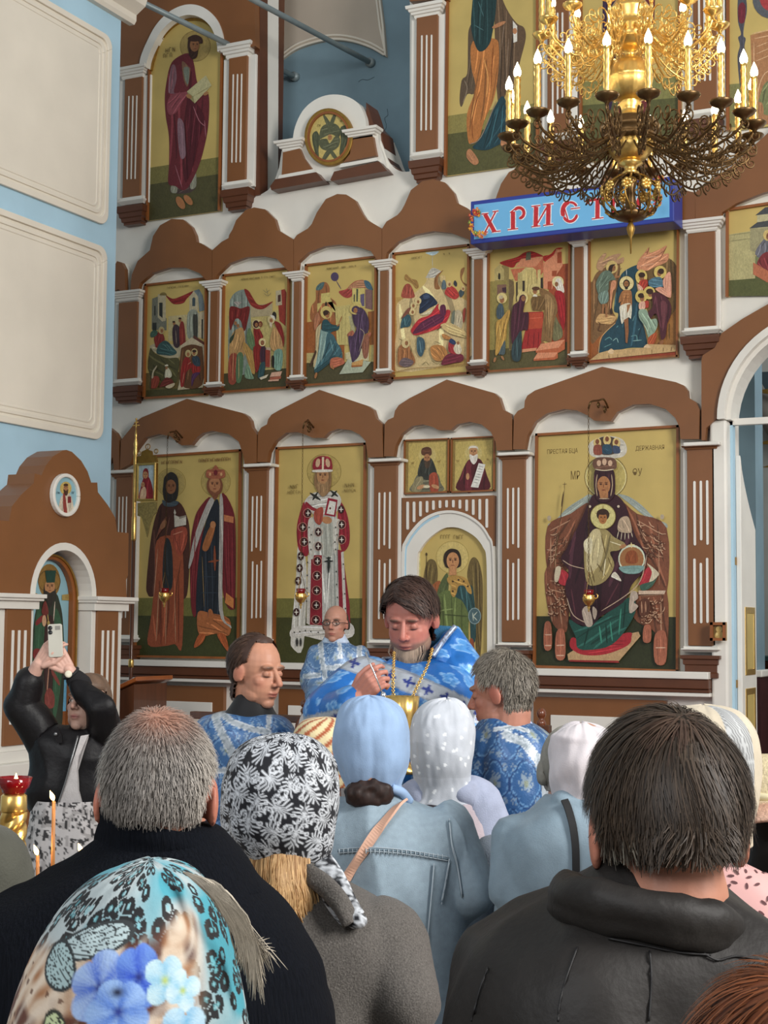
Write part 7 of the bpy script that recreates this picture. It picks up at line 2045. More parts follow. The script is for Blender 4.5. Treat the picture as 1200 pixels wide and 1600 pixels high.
# ---------------------------------------------------------------- woman in the leopard and flower scarf, bottom left
f = Fig(1.30, 222, 'woman in a blue flower and leopard print headscarf, bottom left corner')
hc = f.Q(222, 1582); make_body(f, hc, headmat(8, -8), {}, dict(skin='b98a74'), .0045, hs=.90, nsh=0)
rsv = np.random.RandomState(5); CP = rsv.rand(900, 2)*np.array([.5, .5])-np.array([.25, .05])
def leop(u, v, V):
    P = np.stack([u*1.0, v*1.05], 1); d2 = np.empty(len(P)); sec = np.empty(len(P))
    for i in range(0, len(P), 8000):
        D_ = np.linalg.norm(P[i:i+8000, None, :]-CP[None], axis=2); D_.partition(1, axis=1); d2[i:i+8000] = D_[:, 0]; sec[i:i+8000] = D_[:, 1]
    nz = vnoise(np.stack([u, v, 0*u], 1), 90, 4); nz2 = vnoise(np.stack([u, v, 0*u], 1), 28, 9); nz3 = vnoise(np.stack([u, v, 0*u], 1), 55, 19)
    c = mixc(np.tile(col('b9c6c8'), (len(u), 1)), col('4aa6b8'), np.clip(nz2*2.2+.2, 0, 1))
    ring = (np.abs(d2-.0050-.001*nz3) < .0031+.0018*nz) & (sec-d2 > .0008); c = mixc(c, col('14171b'), ring*1.0); c = mixc(c, col('7ecbd6'), (d2 < .0024)*.5)
    # lower field: tan and cream feathers
    x = u; y = v; low = 1/(1+np.exp(-((y-.078+.55*(x-.005)**1*.35-.012*nz2)/.003))); low *= 1/(1+np.exp((x-.082+.3*(y-.1))/.004))
    st = np.sin(260*(x*.8+y*.55)+7*nz2); tan = mixc(np.tile(col('d9c3ab'), (len(u), 1)), col('a8764f'), np.clip(st*.6+nz*.6, 0, 1)); tan = mixc(tan, col('5a2c1e'), (np.clip(nz3*2.2-.15, 0, 1))*.95); tan = mixc(tan, col('efe3d3'), np.clip(-st*.8-.2, 0, 1)*.7)
    c = mixc(c, tan, low)
    sp = ((d2 < .0024) & (y > .105) & (x < .02)); c = mixc(c, col('5a3018'), sp*.8)
    def fl(cx, cy, R_, np_, ph, ca, cb, cen, rag=.3):
        nonlocal c
        dx = x-cx; dy = y-cy; r = np.hypot(dx, dy); a = np.arctan2(dy, dx)+ph; e = R_*(1-rag+rag*np.abs(np.cos(np_*a/2))**.6)*(1+.06*nz)
        ins = np.clip((e-r)/.0015, 0, 1); sh = np.clip(.5+.6*np.sin(np_*a*1.0+1)*.5+.5*np.sin(40*a)*.25+(r/R_-.5)*.7, 0, 1); pc = mixc(np.tile(col(ca), (len(u), 1)), col(cb), sh); pc = mixc(pc, col(cen), np.exp(-(r/(R_*.16))**2)); c = mixc(c, pc, ins)
    def wing(cx, cy, rx, ry, rot, ca, veins=9):
        nonlocal c
        dx = x-cx; dy = y-cy; q = math.radians(rot); X = dx*math.cos(q)+dy*math.sin(q); Y_ = -dx*math.sin(q)+dy*math.cos(q); r = np.hypot(X/rx, Y_/ry); a = np.arctan2(Y_/ry, X/rx+1.05)
        ins = np.clip((1-r)/.05, 0, 1); w = mixc(np.tile(col(ca), (len(u), 1)), col('15171b'), np.clip((np.abs(np.sin(veins*a*1.6)) < .3)*1.0+(r > .82)+(np.abs(np.sin(14*r+veins*a)) < .2), 0, 1)*.95); c = mixc(c, w, ins)
    wing(-.030, .078, .046, .014, -12, 'b9cdd0'); wing(-.060, .099, .026, .016, 35, 'a9c4c6', 12)
    fl(-.012, .112, .030, 5, .3, '4a6fd0', 'a8c4f0', '1c2a7a', .25); fl(.022, .104, .026, 5, 1.2, '2f55c8', '6a92e0', '1c2a7a', .2); fl(.006, .130, .028, 5, .8, '5a86dc', '9cc0f4', '20308a', .25)
    e_ = np.exp(-(((x-.004)/.006)**2+((y-.115)/.004)**2)); c = mixc(c, col('141a3a'), e_)
    fl(.046, .108, .022, 4, .9, '8fc6e4', 'c8e6f0', 'b8cc6a', .45); fl(.062, .118, .018, 4, .2, '9ccfe8', 'd4ecf4', 'b8cc6a', .45); fl(.060, .150, .024, 4, .6, '79b8e0', 'c0e0f2', 'b8cc6a', .45)
    wing(-.046, .150, .020, .012, 70, 'c9d8a8'); wing(-.030, .160, .024, .010, -10, '9fd0b8')
    return c*.82
sc_r = [(236,1344,3,3,.004,.004,-.02),(236,1350,34,34,.03,.034,-.015),(232,1368,76,74,.062,.07,-.01),(226,1400,112,108,.088,.10,0),(220,1440,138,132,.102,.116,0),(214,1490,160,152,.110,.122,0),(210,1545,178,168,.114,.124,0),(208,1600,192,180,.116,.122,0),(206,1660,206,190,.12,.12,0),(206,1730,230,205,.125,.12,0),(206,1800,262,232,.14,.13,0)]
scarf(f, sc_r, n=330, dense=24, cfun=leop, fold=.002, seed=3, opening=FACE_OPEN)
b = MB(); f.loft(b, [(222,1740,110,.07),(222,1790,200,.10),(222,1850,300,.13),(222,1950,345,.15),(222,2150,350,.16)], foot=[(.9,.2,.16),(.6,.2,.15)])
for sx in (-1, 1): b.cone(f.Q(222+sx*320, 1930), f.Q(222+sx*380, 2400), .07, .055); b.cone(f.Q(222+sx*380, 2400), f.Q(222+sx*340, 2800, .1), .055, .04)
garment(f, 'coat', b, cloth_mat('beige_coat', '#8f7d68'), None, .014, 4, .005)
skirt(f, 'skirt', cloth_mat('brown_skirt', '#4d3a30'), .7, .19, .14); shoes(f)
# loose ash-blond hair over the right edge of the scarf
b = MB(); rs = np.random.RandomState(4)
for i in range(620):
    t0 = rs.rand(); w = rs.normal(0, 1, 6); far = rs.rand() < .10; g0 = rs.rand()
    P = [f.Q(286+30*t0, 1362+14*t0, -.06), f.Q(322+24*t0+4*w[0], 1384+10*t0+3*w[1], -.07), f.Q(352+26*t0+4*w[2], 1424+8*t0, -.066), f.Q(372+24*t0+4*w[3]+(16*g0 if far else 0), 1470+6*t0, -.055), f.Q(384+20*t0+7*w[4]+(34*g0 if far else 0), 1490+66*g0*t0+20*rs.rand()-(30 if far else 0), -.045)]
    b.tube(spline(P, 4), [.0004]+[.0009 if not far else .0005]*14+[.0004, .0001], 3, col('b5ab9a')*rs.uniform(.6, 1.25), cap=False)
o = b.build('hair', vmat('hair', .5), f.root, True, colors=True)
# ---------------------------------------------------------------- woman in the black and white damask scarf
f = Fig(2.60, 445, 'woman in a black and white damask headscarf and grey wool coat')
hc = f.Q(440, 1262); make_body(f, hc, headmat(-10, -8), {}, dict(skin='b98a74'), .0048, hs=.90, nsh=0)
sc_r = [(448,1146,2,2,.003,.003,-.02),(448,1149,26,26,.022,.028,-.015),(445,1158,54,52,.05,.06,-.01),(442,1180,78,76,.078,.092,0),(440,1215,91,89,.098,.108,0),(438,1255,94,92,.104,.112,0),(436,1290,90,88,.102,.11,0),(438,1320,76,82,.09,.105,0),(440,1340,58,74,.075,.10,0),(444,1354,50,66,.068,.10,.01)]
scarf(f, sc_r, n=300, dense=26, cfun=lambda u, v, V: damask(u, v-.2), fold=.003, seed=7, opening=FACE_OPEN)
b = MB(); P = spline([f.Q(500,1345,-.07),f.Q(516,1372,-.085),f.Q(528,1400,-.10),f.Q(545,1428,-.115),f.Q(556,1440,-.12)], 8); V = []; nn = 24
for i, p in enumerate(P):
    w = .028-.012*abs(i/len(P)-.45)-(.008 if i > len(P)*.85 else 0); V.append([p+w*(R0*.8+Z0*.5)*math.cos(a)+.010*(F0)*math.sin(a) for a in np.linspace(0, 2*math.pi, nn+1)[:-1]])
V = np.array(V).reshape(-1, 3); b.add(V, [(i*nn+k, i*nn+(k+1) % nn, (i+1)*nn+(k+1) % nn, (i+1)*nn+k) for i in range(len(P)-1) for k in range(nn)]); c_ = f.Q(556,1438,-.12); b.ball(c_, (.02, .016, .014), 20)
b2 = np.vstack(b.v); b.c = [damask((b2-f.base)@R0*1.0, b2[:, 2])]; b.build('scarf_tail', CLOTH, f.root, True, colors=True)
b = MB(); rs = np.random.RandomState(9)
for i in range(480):
    t = rs.rand(); x = 392+92*t; P = [f.Q(x, 1330+rs.rand()*10, -.06-.025*math.sin(t*3)), f.Q(x+2*rs.normal(), 1370, -.075-.03*math.sin(t*3)), f.Q(x+4*rs.normal()+4*(t-.4)*3, 1405, -.085-.03*math.sin(t*3)), f.Q(x+5*rs.normal()+8*(t-.4)*3, 1432+rs.rand()*16+14*t, -.09-.03*math.sin(t*3))]
    b.tube(spline(P, 4), .0016, 3, mixc(col('8a6236')[None], col('d0ab78'), np.array([rs.rand()]))[0], cap=False)
b.build('hair', vmat('hair', .5), f.root, True, colors=True)
b = MB(); f.loft(b, [(455,1350,50,.05),(460,1385,85,.08),(468,1420,125,.105),(478,1455,155,.125),(485,1500,168,.14),(485,1560,172,.145),(485,1650,180,.15)], foot=[(.95,.21,.16),(.55,.23,.17)])
b.cone(f.Q(600,1478,-.02), f.Q(625,1560,-.08), .075, .065); b.cone(f.Q(625,1560,-.08), f.Q(570,1650,.08), .062, .05); b.cone(f.Q(365,1480), f.Q(340,1640), .07, .055); b.cone(f.Q(340,1640), f.Q(350,1780,.1), .055, .04)
garment(f, 'coat', b, mat('grey_wool_melange', '#5f5b57', .95, var=.35, vscale=350, bump=.35, bscale=300, sheen=.1, spec=.15), None, .009, 4, .008, 6, 8)
b = MB(); P = spline([f.Q(480,1372,-.08),f.Q(505,1390,-.10),f.Q(530,1418,-.125),f.Q(545,1446,-.135)], 7); b.tube(P, .012, 10); b.tube(P+Z0*.014+F0*.01, .014, 10); V, Fs, _ = fuse(b, .006, 2); raw('coat_collar', V, Fs, MATS['grey_wool_melange'], f.root)
skirt(f, 'skirt', cloth_mat('dark_grey_skirt', '#3a3838'), .62, .19, .15); shoes(f)
# ---------------------------------------------------------------- woman in the plain blue scarf and denim jacket
f = Fig(3.80, 600, 'woman in a plain light blue headscarf and washed denim jacket')
hc = f.Q(581, 1160); make_body(f, hc, headmat(3, -14), {}, dict(skin='b98a74'), .005, hs=.90, nsh=0)
plain = lambda h, a=.06: (lambda u, v, V: np.tile(col(h), (len(u), 1))*(1+a*vnoise(np.stack([u, v*.4, 0*u], 1), 40, 2))[:, None])
sc_r = [(578,1087,2,2,.003,.003,-.01),(578,1089,18,18,.024,.03,-.01),(579,1096,36,35,.055,.06,0),(580,1112,50,50,.084,.09,0),(581,1136,58,57,.10,.105,0),(582,1162,60,58,.104,.108,0),(583,1188,58,57,.10,.105,0),(582,1210,50,50,.088,.095,0),(582,1226,42,44,.076,.09,0),(582,1234,40,46,.075,.09,0)]
scarf(f, sc_r, n=150, dense=12, cfun=plain('93aed0'), fold=.004, seed=12, opening=FACE_OPEN, folds=lambda u, v: .006*np.sin(55*u+20*v)*np.clip(v*4-.3, 0, 1))
b = MB()
for x, y, r in ((556,1240,.03),(578,1246,.036),(598,1240,.03),(588,1234,.03),(568,1234,.03)): b.ball(f.Q(x, y, -.07), (r, .03, .032), 12)
V, Fs, N = fuse(b, .006, 2); V = V+N*(.006*vnoise(V, 70, 3))[:, None]; raw('hair_bun', V, Fs, vmat('hair', .5), f.root, np.tile(col('2a1b16'), (len(V), 1))*(1+.5*vnoise(V, 160, 8))[:, None])
tube_child(f, 'scarf_knot', [f.Q(612,1232,-.06), f.Q(628,1238,-.05), f.Q(640,1252,-.03)], .012, mat('light_blue_cotton', '#93aed0', .8))
def denim(V, N):
    x = (vx(f, V)/f.k)+600; y = 977+(CAM[2]-V[:, 2])/f.k; c = np.tile(col('8b9da9'), (len(V), 1))*(1+.14*vnoise(V, 12, 3)+.08*vnoise(V, 120, 4))[:, None]; return c
    near = ((V-f.base)@F0) < .02
    for (ya, sl, x0, x1) in ((1330, .045, 500, 706),):
        d_ = np.abs(y-(ya+sl*(x-520))); m = near & (x > x0) & (x < x1); c = mixc(c, col('6d8496'), (m & (d_ < 4.5))*.75); c = mixc(c, col('a9bcc8'), (m & (d_ < 1.6))*.9)
    for (xa, sl, y0, y1) in ((676, -.04, 1345, 1600), (700, .02, 1290, 1420), (545, .05, 1345, 1600)):
        d_ = np.abs(x-(xa+sl*(y-1345))); m = near & (y > y0) & (y < y1); c = mixc(c, col('6d8496'), (m & (d_ < 3))*.7); c = mixc(c, col('b4c4cf'), (m & (d_ < .9))*.6)
    return c
b = MB(); f.loft(b, [(585,1238,34,.055),(590,1252,60,.075),(600,1268,92,.10),(610,1290,112,.12),(612,1330,116,.135),(612,1400,110,.14),(612,1480,104,.14),(612,1560,104,.14),(612,1640,108,.145)], foot=[(.62,.18,.15)])
b.cone(f.Q(697,1292), f.Q(722,1385,-.03), .066, .06); b.cone(f.Q(722,1385,-.03), f.Q(690,1450,.10), .06, .05); b.cone(f.Q(528,1300), f.Q(505,1420), .068, .058); b.cone(f.Q(505,1420), f.Q(525,1490,.14), .055, .045)
garment(f, 'denim_jacket', b, vmat('denim', .85, 0, 0, bump=.25, bscale=420, var=.06, vscale=60), denim, .008, 4, .011, 7, 15)
DS = mat('denim_seam', '#6f818d', .9); DT = mat('denim_stitch', '#a7b4bc', .9)
for pts in ([(528,1330),(580,1327),(640,1332),(700,1342)], [(678,1352),(674,1400),(668,1470),(664,1560)], [(702,1282),(706,1320),(714,1350),(722,1400)], [(702,1345),(696,1380),(690,1410)]):
    seam(f, pts, .0035, DS, out=.0); seam(f, [(x, y+3) for x, y in pts], .0013, DT, 'stitching', .003); seam(f, [(x, y-3) for x, y in pts], .0013, DT, 'stitching', .003)
for i in range(24):
    x = 530+7*i; y = 1330+.0005*(x-560)**2; seam(f, [(x, y-4), (x, y+4)], .0012, DT, 'stitching', .005, 2)
ST = mat('pale_pink_leather', '#d3a78f', .5, var=.06)
strap(f, 'bag_strap', [onto(f.gV, x, y, 8, .006) for x, y in ((632,1251),(620,1260),(605,1278),(588,1300),(566,1333),(546,1364),(530,1392),(515,1425))], .024, ST, R0*.8+Z0*.5)
skirt(f, 'skirt', cloth_mat('blue_skirt', '#5d7080'), .6, .19, .15); shoes(f)
# ---------------------------------------------------------------- woman in the dotted grey-white scarf
f = Fig(4.35, 700, 'woman in a sheer grey-white dotted headscarf with a pale pink top')
hc = f.Q(692, 1158); make_body(f, hc, headmat(-14, -14), {}, dict(skin='b98a74'), .005, hs=.90, nsh=0)
dots = np.random.RandomState(2).rand(95, 2)*np.array([.6, .42])-np.array([.3, 0])
def dotted(u, v, V):
    c = np.tile(col('c3c8d0'), (len(u), 1))*(1+.06*vnoise(np.stack([u, v, 0*u], 1), 30, 2))[:, None]; c = mixc(c, col('aeb3ba'), ((v > .18+.02*np.sin(20*u)) & (v < .26))*.5)
    d_ = np.min(np.linalg.norm(np.stack([u, v], 1)[:, None]-dots[None], axis=2), axis=1); return mixc(c, col('eef1f4'), (d_ < .0052)*.95)
sc_r = [(698,1091,2,2,.003,.003,-.01),(697,1093,16,16,.024,.03,-.01),(695,1100,32,31,.055,.06,0),(693,1116,45,44,.084,.09,0),(692,1140,51,50,.10,.105,0),(691,1165,52,50,.104,.108,0),(691,1190,50,48,.10,.105,0),(692,1212,46,44,.09,.095,0),(692,1228,44,44,.085,.09,0),(690,1244,46,50,.09,.09,0),(688,1252,52,56,.10,.10,0)]
scarf(f, sc_r, n=170, dense=14, cfun=dotted, fold=.005, seed=22, opening=FACE_OPEN)
b = MB(); f.loft(b, [(692,1236,30,.055),(694,1250,48,.075),(696,1266,66,.095),(698,1295,74,.11),(700,1350,72,.115),(702,1420,70,.12),(704,1480,70,.125)], foot=[(.75,.14,.12)])
garment(f, 'pink_top', b, cloth_mat('pale_pink_cotton', '#cbbcc2', .85), None, .009, 4, .009, 7, 17)
b = MB(); b.cone(f.Q(748,1262), f.Q(764,1330), .062, .058); b.cone(f.Q(764,1330), f.Q(752,1415,-.04), .056, .05); b.cone(f.Q(752,1415,-.04), f.Q(735,1470,.05), .05, .036); b.cone(f.Q(742,1250), f.Q(715,1244,-.06), .03, .025); b.cone(f.Q(650,1255), f.Q(642,1300), .05, .05); b.cone(f.Q(642,1300), f.Q(650,1390,.1), .048, .04)
garment(f, 'shawl', b, cloth_mat('lavender_grey_shawl', '#a3aac0', .9), None, .008, 4, .011, 9, 19)
skirt(f, 'jeans', cloth_mat('light_blue_jeans', '#7f8fae', .85), .82, .155, .12); shoes(f)
# ---------------------------------------------------------------- woman in the white scarf and light blue coat
f = Fig(3.60, 900, 'woman in a white headscarf and light blue coat with a black strap')
hc = f.Q(912, 1200); make_body(f, hc, headmat(-12, -20), {}, dict(skin='b98a74'), .005, hs=.90, nsh=0)
sc_r = [(908,1129,2,2,.003,.003,-.0),(908,1131,17,17,.024,.03,0),(909,1138,34,34,.054,.06,0),(910,1154,47,48,.084,.09,0),(911,1178,53,55,.10,.105,0),(912,1204,54,56,.104,.108,0),(911,1224,50,54,.098,.10,0),(909,1238,46,50,.088,.095,0),(908,1248,44,50,.085,.09,0)]
scarf(f, sc_r, n=150, dense=12, cfun=plain('d6cfd2', .05), fold=.003, seed=31, opening=FACE_OPEN, folds=lambda u, v: .003*np.sin(70*v+30*u)+.004*np.exp(-((v-.07)/.008)**2))
b = MB(); f.loft(b, [(908,1242,44,.065),(905,1256,70,.085),(895,1275,98,.11),(885,1305,108,.13),(880,1350,106,.14),(880,1430,108,.145),(880,1550,112,.15)], foot=[(.75,.18,.15),(.5,.19,.15)])
b.cone(f.Q(812,1305), f.Q(800,1390,-.03), .068, .06); b.cone(f.Q(800,1390,-.03), f.Q(830,1450,.12), .058, .045); b.cone(f.Q(968,1310), f.Q(990,1400), .066, .056); b.cone(f.Q(990,1400), f.Q(975,1470,.12), .055, .045)
b.cone(f.Q(885,1250,-.05), f.Q(935,1262,-.07), .03, .035)
garment(f, 'coat', b, cloth_mat('light_blue_raincoat', '#8397a4', .6, .1), None, .008, 4, .012, 6, 23)
strap(f, 'bag_strap', [onto(f.gV, x, y, 8, .004) for x, y in ((882,1250),(888,1264),(895,1290),(899,1320),(900,1350),(900,1380),(899,1420))], .017, mat('black_webbing', '#17181a', .7), R0)
skirt(f, 'skirt', cloth_mat('cream_skirt', '#c9c2b4'), .62, .19, .15); shoes(f)
# ---------------------------------------------------------------- people glimpsed behind and at the edges
def backer(d, px, y_top, label, sc=None, hair=None, coat='555', cm=None, phi=0, sw=None, shape=None, yc=None, shoulders=True, pitch=-6, hs=.92, bw=1.0):
    g = Fig(d, px, label); k = g.k; hc = g.Q(px, y_top+.128/k); make_body(g, hc, headmat(phi, pitch), {}, dict(skin='b98a74'), .006, hs=hs, nsh=0)
    w = .2/k; b = MB(); yt = y_top+.26/k
    g.loft(b, [(px,yt,.05/k,.05),(px,yt+.03/k,.11/k*bw,.08*bw),(px,yt+.07/k,.18/k*bw,.11*bw),(px,yt+.14/k,.205/k*bw,.13*bw),(px,yt+.35/k,.2/k*bw,.135*bw)], foot=[(.85,.19*bw,.14*bw),(.55,.19*bw,.14*bw)])
    for s_ in (-1, 1): b.cone(g.Q(px+s_*.19/k*bw, yt+.11/k), g.Q(px+s_*.235/k*bw, yt+.36/k), .065*bw, .055*bw); b.cone(g.Q(px+s_*.235/k*bw, yt+.36/k), g.Q(px+s_*.2/k*bw, yt+.55/k, .1), .052*bw, .04)
    garment(g, 'coat', b, cm or cloth_mat('coat_'+coat, '#'+coat), None, .013, 4, .006); skirt(g, 'trousers', cloth_mat('trousers_dark', '#2c2c30'), .6, .17, .13); shoes(g)
    return g
def dome(g, px, yt, cfun, n=110, extra=None, m=None, drop=.24, ow=1.0, fold=.003, seed=1):
    k = g.k; R_ = [(0, .003, .003), (.003, .035, .04), (.014, .065, .075), (.042, .088, .1), (.085, .098*ow, .108), (.13, .099*ow, .108), (.17, .094*ow, .104), (.205, .085*ow, .096), (drop, .085*ow, .095)]
    return scarf(g, [(px, yt+h/k, w/k, w/k, e, e*1.05, 0) for h, w, e in R_], n=n, dense=8, cfun=cfun, fold=fold, seed=seed, opening=FACE_OPEN, m=m)
g = backer(2.62, 1098, 1101, 'woman in a cream knitted headscarf and pink lace cardigan behind the dark-haired man', coat='d8a8a4', cm=mat('pale_pink_lace', '#cfa19d', .9, var=.1))
dome(g, 1098, 1101, lambda u, v, V: mixc(np.tile(col('c6baa4'), (len(u), 1)), np.where((np.sin(900*u)*np.sin(900*v) > -.1)[:, None], col('b4b9bd'), col('5d646c')), ((u > .02) & (u < .075))*.85*(v > .01)), n=200, fold=.002)
rs = np.random.RandomState(6)
# lace holes as dark stitches lying on the cardigan
lace = [c for c in g.root.children if c.name.startswith('coat')][0]; me = lace.data; nv = len(me.vertices); co = np.empty(nv*3); me.vertices.foreach_get('co', co); co = co.reshape(-1, 3); nr = np.empty(nv*3); me.vertices.foreach_get('normal', nr); nr = nr.reshape(-1, 3)
b = MB(); sel = np.where((co[:, 2] > 1.15) & ((nr@F0) < .4))[0]; used = []
rs.shuffle(sel)
for i in sel:
    p = co[i]
    if any(abs(p[0]-q[0])+abs(p[1]-q[1])+abs(p[2]-q[2]) < .019 for q in used): continue
    used.append(p)
    if len(used) > 290: break
    t1 = np.cross(nr[i], Z0); t1 /= np.linalg.norm(t1)+1e-9; t2 = np.cross(nr[i], t1); a = rs.rand()*3; e1 = t1*math.cos(a)+t2*math.sin(a); e2 = np.cross(nr[i], e1); c = p+nr[i]*.0012+g.base
    b.add([c+e1*.006*math.cos(q)+e2*.0026*math.sin(q) for q in np.linspace(0, 6.283, 9)[:-1]], [tuple(range(8))])
o = b.build('lace_holes', mat('lace_shadow', '#5a3a3c', .9), g.root); o['kind'] = 'stuff'
g = backer(3.20, 1212, 1186, 'woman in a wide straw hat and black top at the right edge', coat='15151a', cm=mat('black_fuzzy_knit', '#101114', 1, var=.3, vscale=200, bump=.8, bscale=180))
cap_hair(g, lambda x, y, z: np.clip((z+.16)/.02, 0, 1)*np.clip((.05-y)/.02, 0, 1), .014, '1a1614')
th = empty('straw_hat', g.hc+Z0*.03, 'wide-brimmed straw hat with pink edge at the right edge', 'hat'); b = MB()
kk = g.k; hcen = g.hc+Z0*.062; nh = 60; prof = [(.002, .075), (.05, .072), (.085, .05), (.098, .0), (.102, -.012), (.14, -.03), (.175, -.055), (.18, -.062), (.172, -.056), (.14, -.034), (.1, -.016)]; V = []
for r, h in prof:
    for q in range(nh):
        a = 2*math.pi*q/nh; V.append(hcen+R0*r*math.cos(a)*.95+F0*r*math.sin(a)+Z0*(h-.02*math.cos(a*2)*(r > .12)))
V = np.array(V); C = np.vstack([np.tile(col('d8c7a0') if r < .13 else mixc(col('dcb49c')[None], col('c89a80'), np.array([float(i % 2)]))[0], (nh, 1)) for i, (r, h) in enumerate(prof)])
b.add(V, [(i*nh+q, (i+1)*nh+q, (i+1)*nh+(q+1) % nh, i*nh+(q+1) % nh) for i in range(len(prof)-1) for q in range(nh)]+[tuple(range(nh))], C)
b.build('hat_body', vmat('woven_straw', .8, 0, 0, bump=.5, bscale=150, var=.15, vscale=90), th, True, colors=True)
b = MB(); b.tube([hcen+R0*.1*math.cos(a)+F0*.101*math.sin(a)-Z0*.006 for a in np.linspace(0, 2*math.pi, 41)[:-1]], .008, 8, closed=True); b.build('hat_band', mat('cream_ribbon', '#d9cfa8', .7), th, True)
g = backer(1.02, 1242, 1492, 'person with reddish brown hair in the bottom right corner', coat='3a3432')
cap_hair(g, lambda x, y, z: np.clip((z+.09)/.02, 0, 1)*np.clip((.05-y+np.clip(z-.03, 0, 1)*2)/.02, 0, 1), .012, lambda V, n: np.tile(col('6a3a22'), (len(V), 1))*(1+.3*n)[:, None])
strands(g, 3500, None, lambda P: crown_flow(P), lambda P: .06+0*P[:, 0], lambda P, rs: np.tile(col('7a4526'), (len(P), 1))*rs.uniform(.5, 1.4, len(P))[:, None], .0009, .003, 5)
g = backer(2.5, -204, 1002, 'person in an olive green jacket cut by the left edge', coat='4d4d44')
cap_hair(g, lambda x, y, z: np.clip((z+.06)/.02, 0, 1)*np.clip((.05-y)/.02, 0, 1), .012, '3a3028')
g = backer(3.98, 890, 1129, 'grey-haired person just behind the white headscarf', coat='77808a')
cap_hair(g, lambda x, y, z: np.clip((z+.06)/.02, 0, 1)*np.clip((.06-y)/.02, 0, 1), .012, '8d8a80')
g = backer(4.5, 506, 1120, 'child in a cream and rust striped cap in front of the priest', coat='c9b58e', bw=.62)
dome(g, 506, 1120, lambda u, v, V: mixc(np.tile(col('e2d2a4'), (len(u), 1)), col('a8502c'), ((np.sin((u*.8+v)*150) > .35))*.95), n=90, drop=.15, fold=.001)
# ---------------------------------------------------------------- altar server in profile, blue brocade
f = Fig(5.10, 398, 'balding brown-haired server in blue brocade facing right')
hc = f.Q(402, 1049); make_body(f, hc, headmat(131, -7), dict(nose=1.02), dict(skin='c08a70', red=.6, eyes='closed', brow='5a4030'), .003, it=4)
mk = lambda x, y, z: np.clip((z-np.where(y < -.035, -.10, np.where(y < .02, .004+(y+.035)*.5, .098+.3*np.clip(np.abs(x)-.03, 0, 1))))/.012, 0, 1)*(1-np.clip(2.2*np.exp(-((np.abs(x)-.08)/.018)**2-((y+.01)/.022)**2-((z+.008)/.03)**2), 0, 1))
cap_hair(f, mk, lambda x, y, z: .009+.008*np.clip(-y*10, 0, 1), lambda V, n: np.tile(col('47332a'), (len(V), 1))*(1+.35*n)[:, None])
strands(f, 2600, lambda x, y, z: (y < .0), lambda P: crown_flow(P, (0, .05, .115)), lambda P: .03+0*P[:, 0], lambda P, rs: np.tile(col('4d382c'), (len(P), 1))*rs.uniform(.55, 1.4, len(P))[:, None], .0016, .002, 6, curl=.1)
b = MB(); f.loft(b, [(396,1084,24,.052),(394,1096,30,.060),(392,1110,37,.072),(390,1124,48,.085),(388,1138,54,.09)], dense=5); garment(f, 'black_collar', b, cloth_mat('black_cassock_cloth', '#0e0e11', .6, .1), None, .007, 2, .001)
def vest(fig, pat, yb=None, trims=()):
    def c(V, N):
        x = vx(fig, V); y = (V-fig.base)@F0; th = np.arctan2(y, x); u = np.where(np.abs(x) < .3, th*.16, x); C = pat(u+.03, V[:, 2]); px_ = fig.px+x/fig.k; py = 977+(CAM[2]-V[:, 2])/fig.k; near = y < .06
        for pts, w in trims:
            pts = np.array(pts, float); d_ = np.min(seg_dist(np.stack([px_, py], 1), pts[:-1], pts[1:]), axis=1); m = near & (d_ < w/2); sp = vnoise(V, 130, 6); C = mixc(C, col('a9b2ba'), m*1.0); C = mixc(C, col('77858f'), (m & (sp > .2))*.7); C = mixc(C, col('ced4d9'), (m & (np.abs(d_-w/2) < 1.0))*.9)
        return C
    return c
b = MB(); f.loft(b, [(390,1118,46,.06),(389,1124,58,.09),(388,1134,67,.105),(386,1150,73,.12),(384,1182,78,.13),(384,1230,80,.135),(384,1300,84,.14)], foot=[(.9,.19,.15),(.35,.24,.18),(.2,.25,.19)])
b.cone(f.Q(333,1150), f.Q(330,1215,-.05), .062, .06); b.cone(f.Q(330,1215,-.05), f.Q(370,1260,-.16), .062, .07); b.cone(f.Q(432,1152), f.Q(442,1215,.02), .058, .058); b.cone(f.Q(442,1215,.02), f.Q(420,1260,-.12), .058, .065)
garment(f, 'sticharion', b, SATIN, vest(f, lambda u, v: brocade(u, v, .13), trims=([[(345,1112),(370,1126),(398,1136),(424,1140)], 9], [[(424,1104),(425,1134)], 7], [[(338,1112),(352,1140),(370,1170),(388,1192)], 13], [[(318,1196),(345,1200),(372,1198)], 8])), .0055, 4, .007, 7, 33)
skirt(f, 'cassock', cloth_mat('black_cassock_cloth', '#0e0e11'), .4, .19, .15); shoes(f)
# ---------------------------------------------------------------- man with glasses at the back
f = Fig(9.60, 526, 'balding man in glasses wearing pale blue and silver vestments', z0=.15)
hc = f.Q(524, 975); make_body(f, hc, headmat(194, 2), {}, dict(skin='b0806c', red=.6, eyes='open', brow='4a3a30'), .004)
cap_hair(f, lambda x, y, z: np.clip((z+.05)/.02, 0, 1)*np.clip((.0-y-.6*np.clip(z-.03, 0, 1))/.02, 0, 1)*np.clip((.075-z)/.02, 0, 1), .006, '3a302a')
GLM = mat('black_spectacle_frame', '#17181a', .4)
M_ = f.M
def hp(x, y, z): return f.hc+M_@np.array([x, y, z])
gr_ = MB()
for s_ in (-1, 1):
    gr_.tube([hp(s_*.032+.022*math.cos(a), .098, .002+.015*math.sin(a)) for a in np.linspace(0, 2*math.pi, 15)[:-1]], .0022, 5, closed=True); gr_.tube([hp(s_*.054, .097, .005), hp(s_*.078, .06, .006), hp(s_*.082, -.005, .004)], .0022, 5)
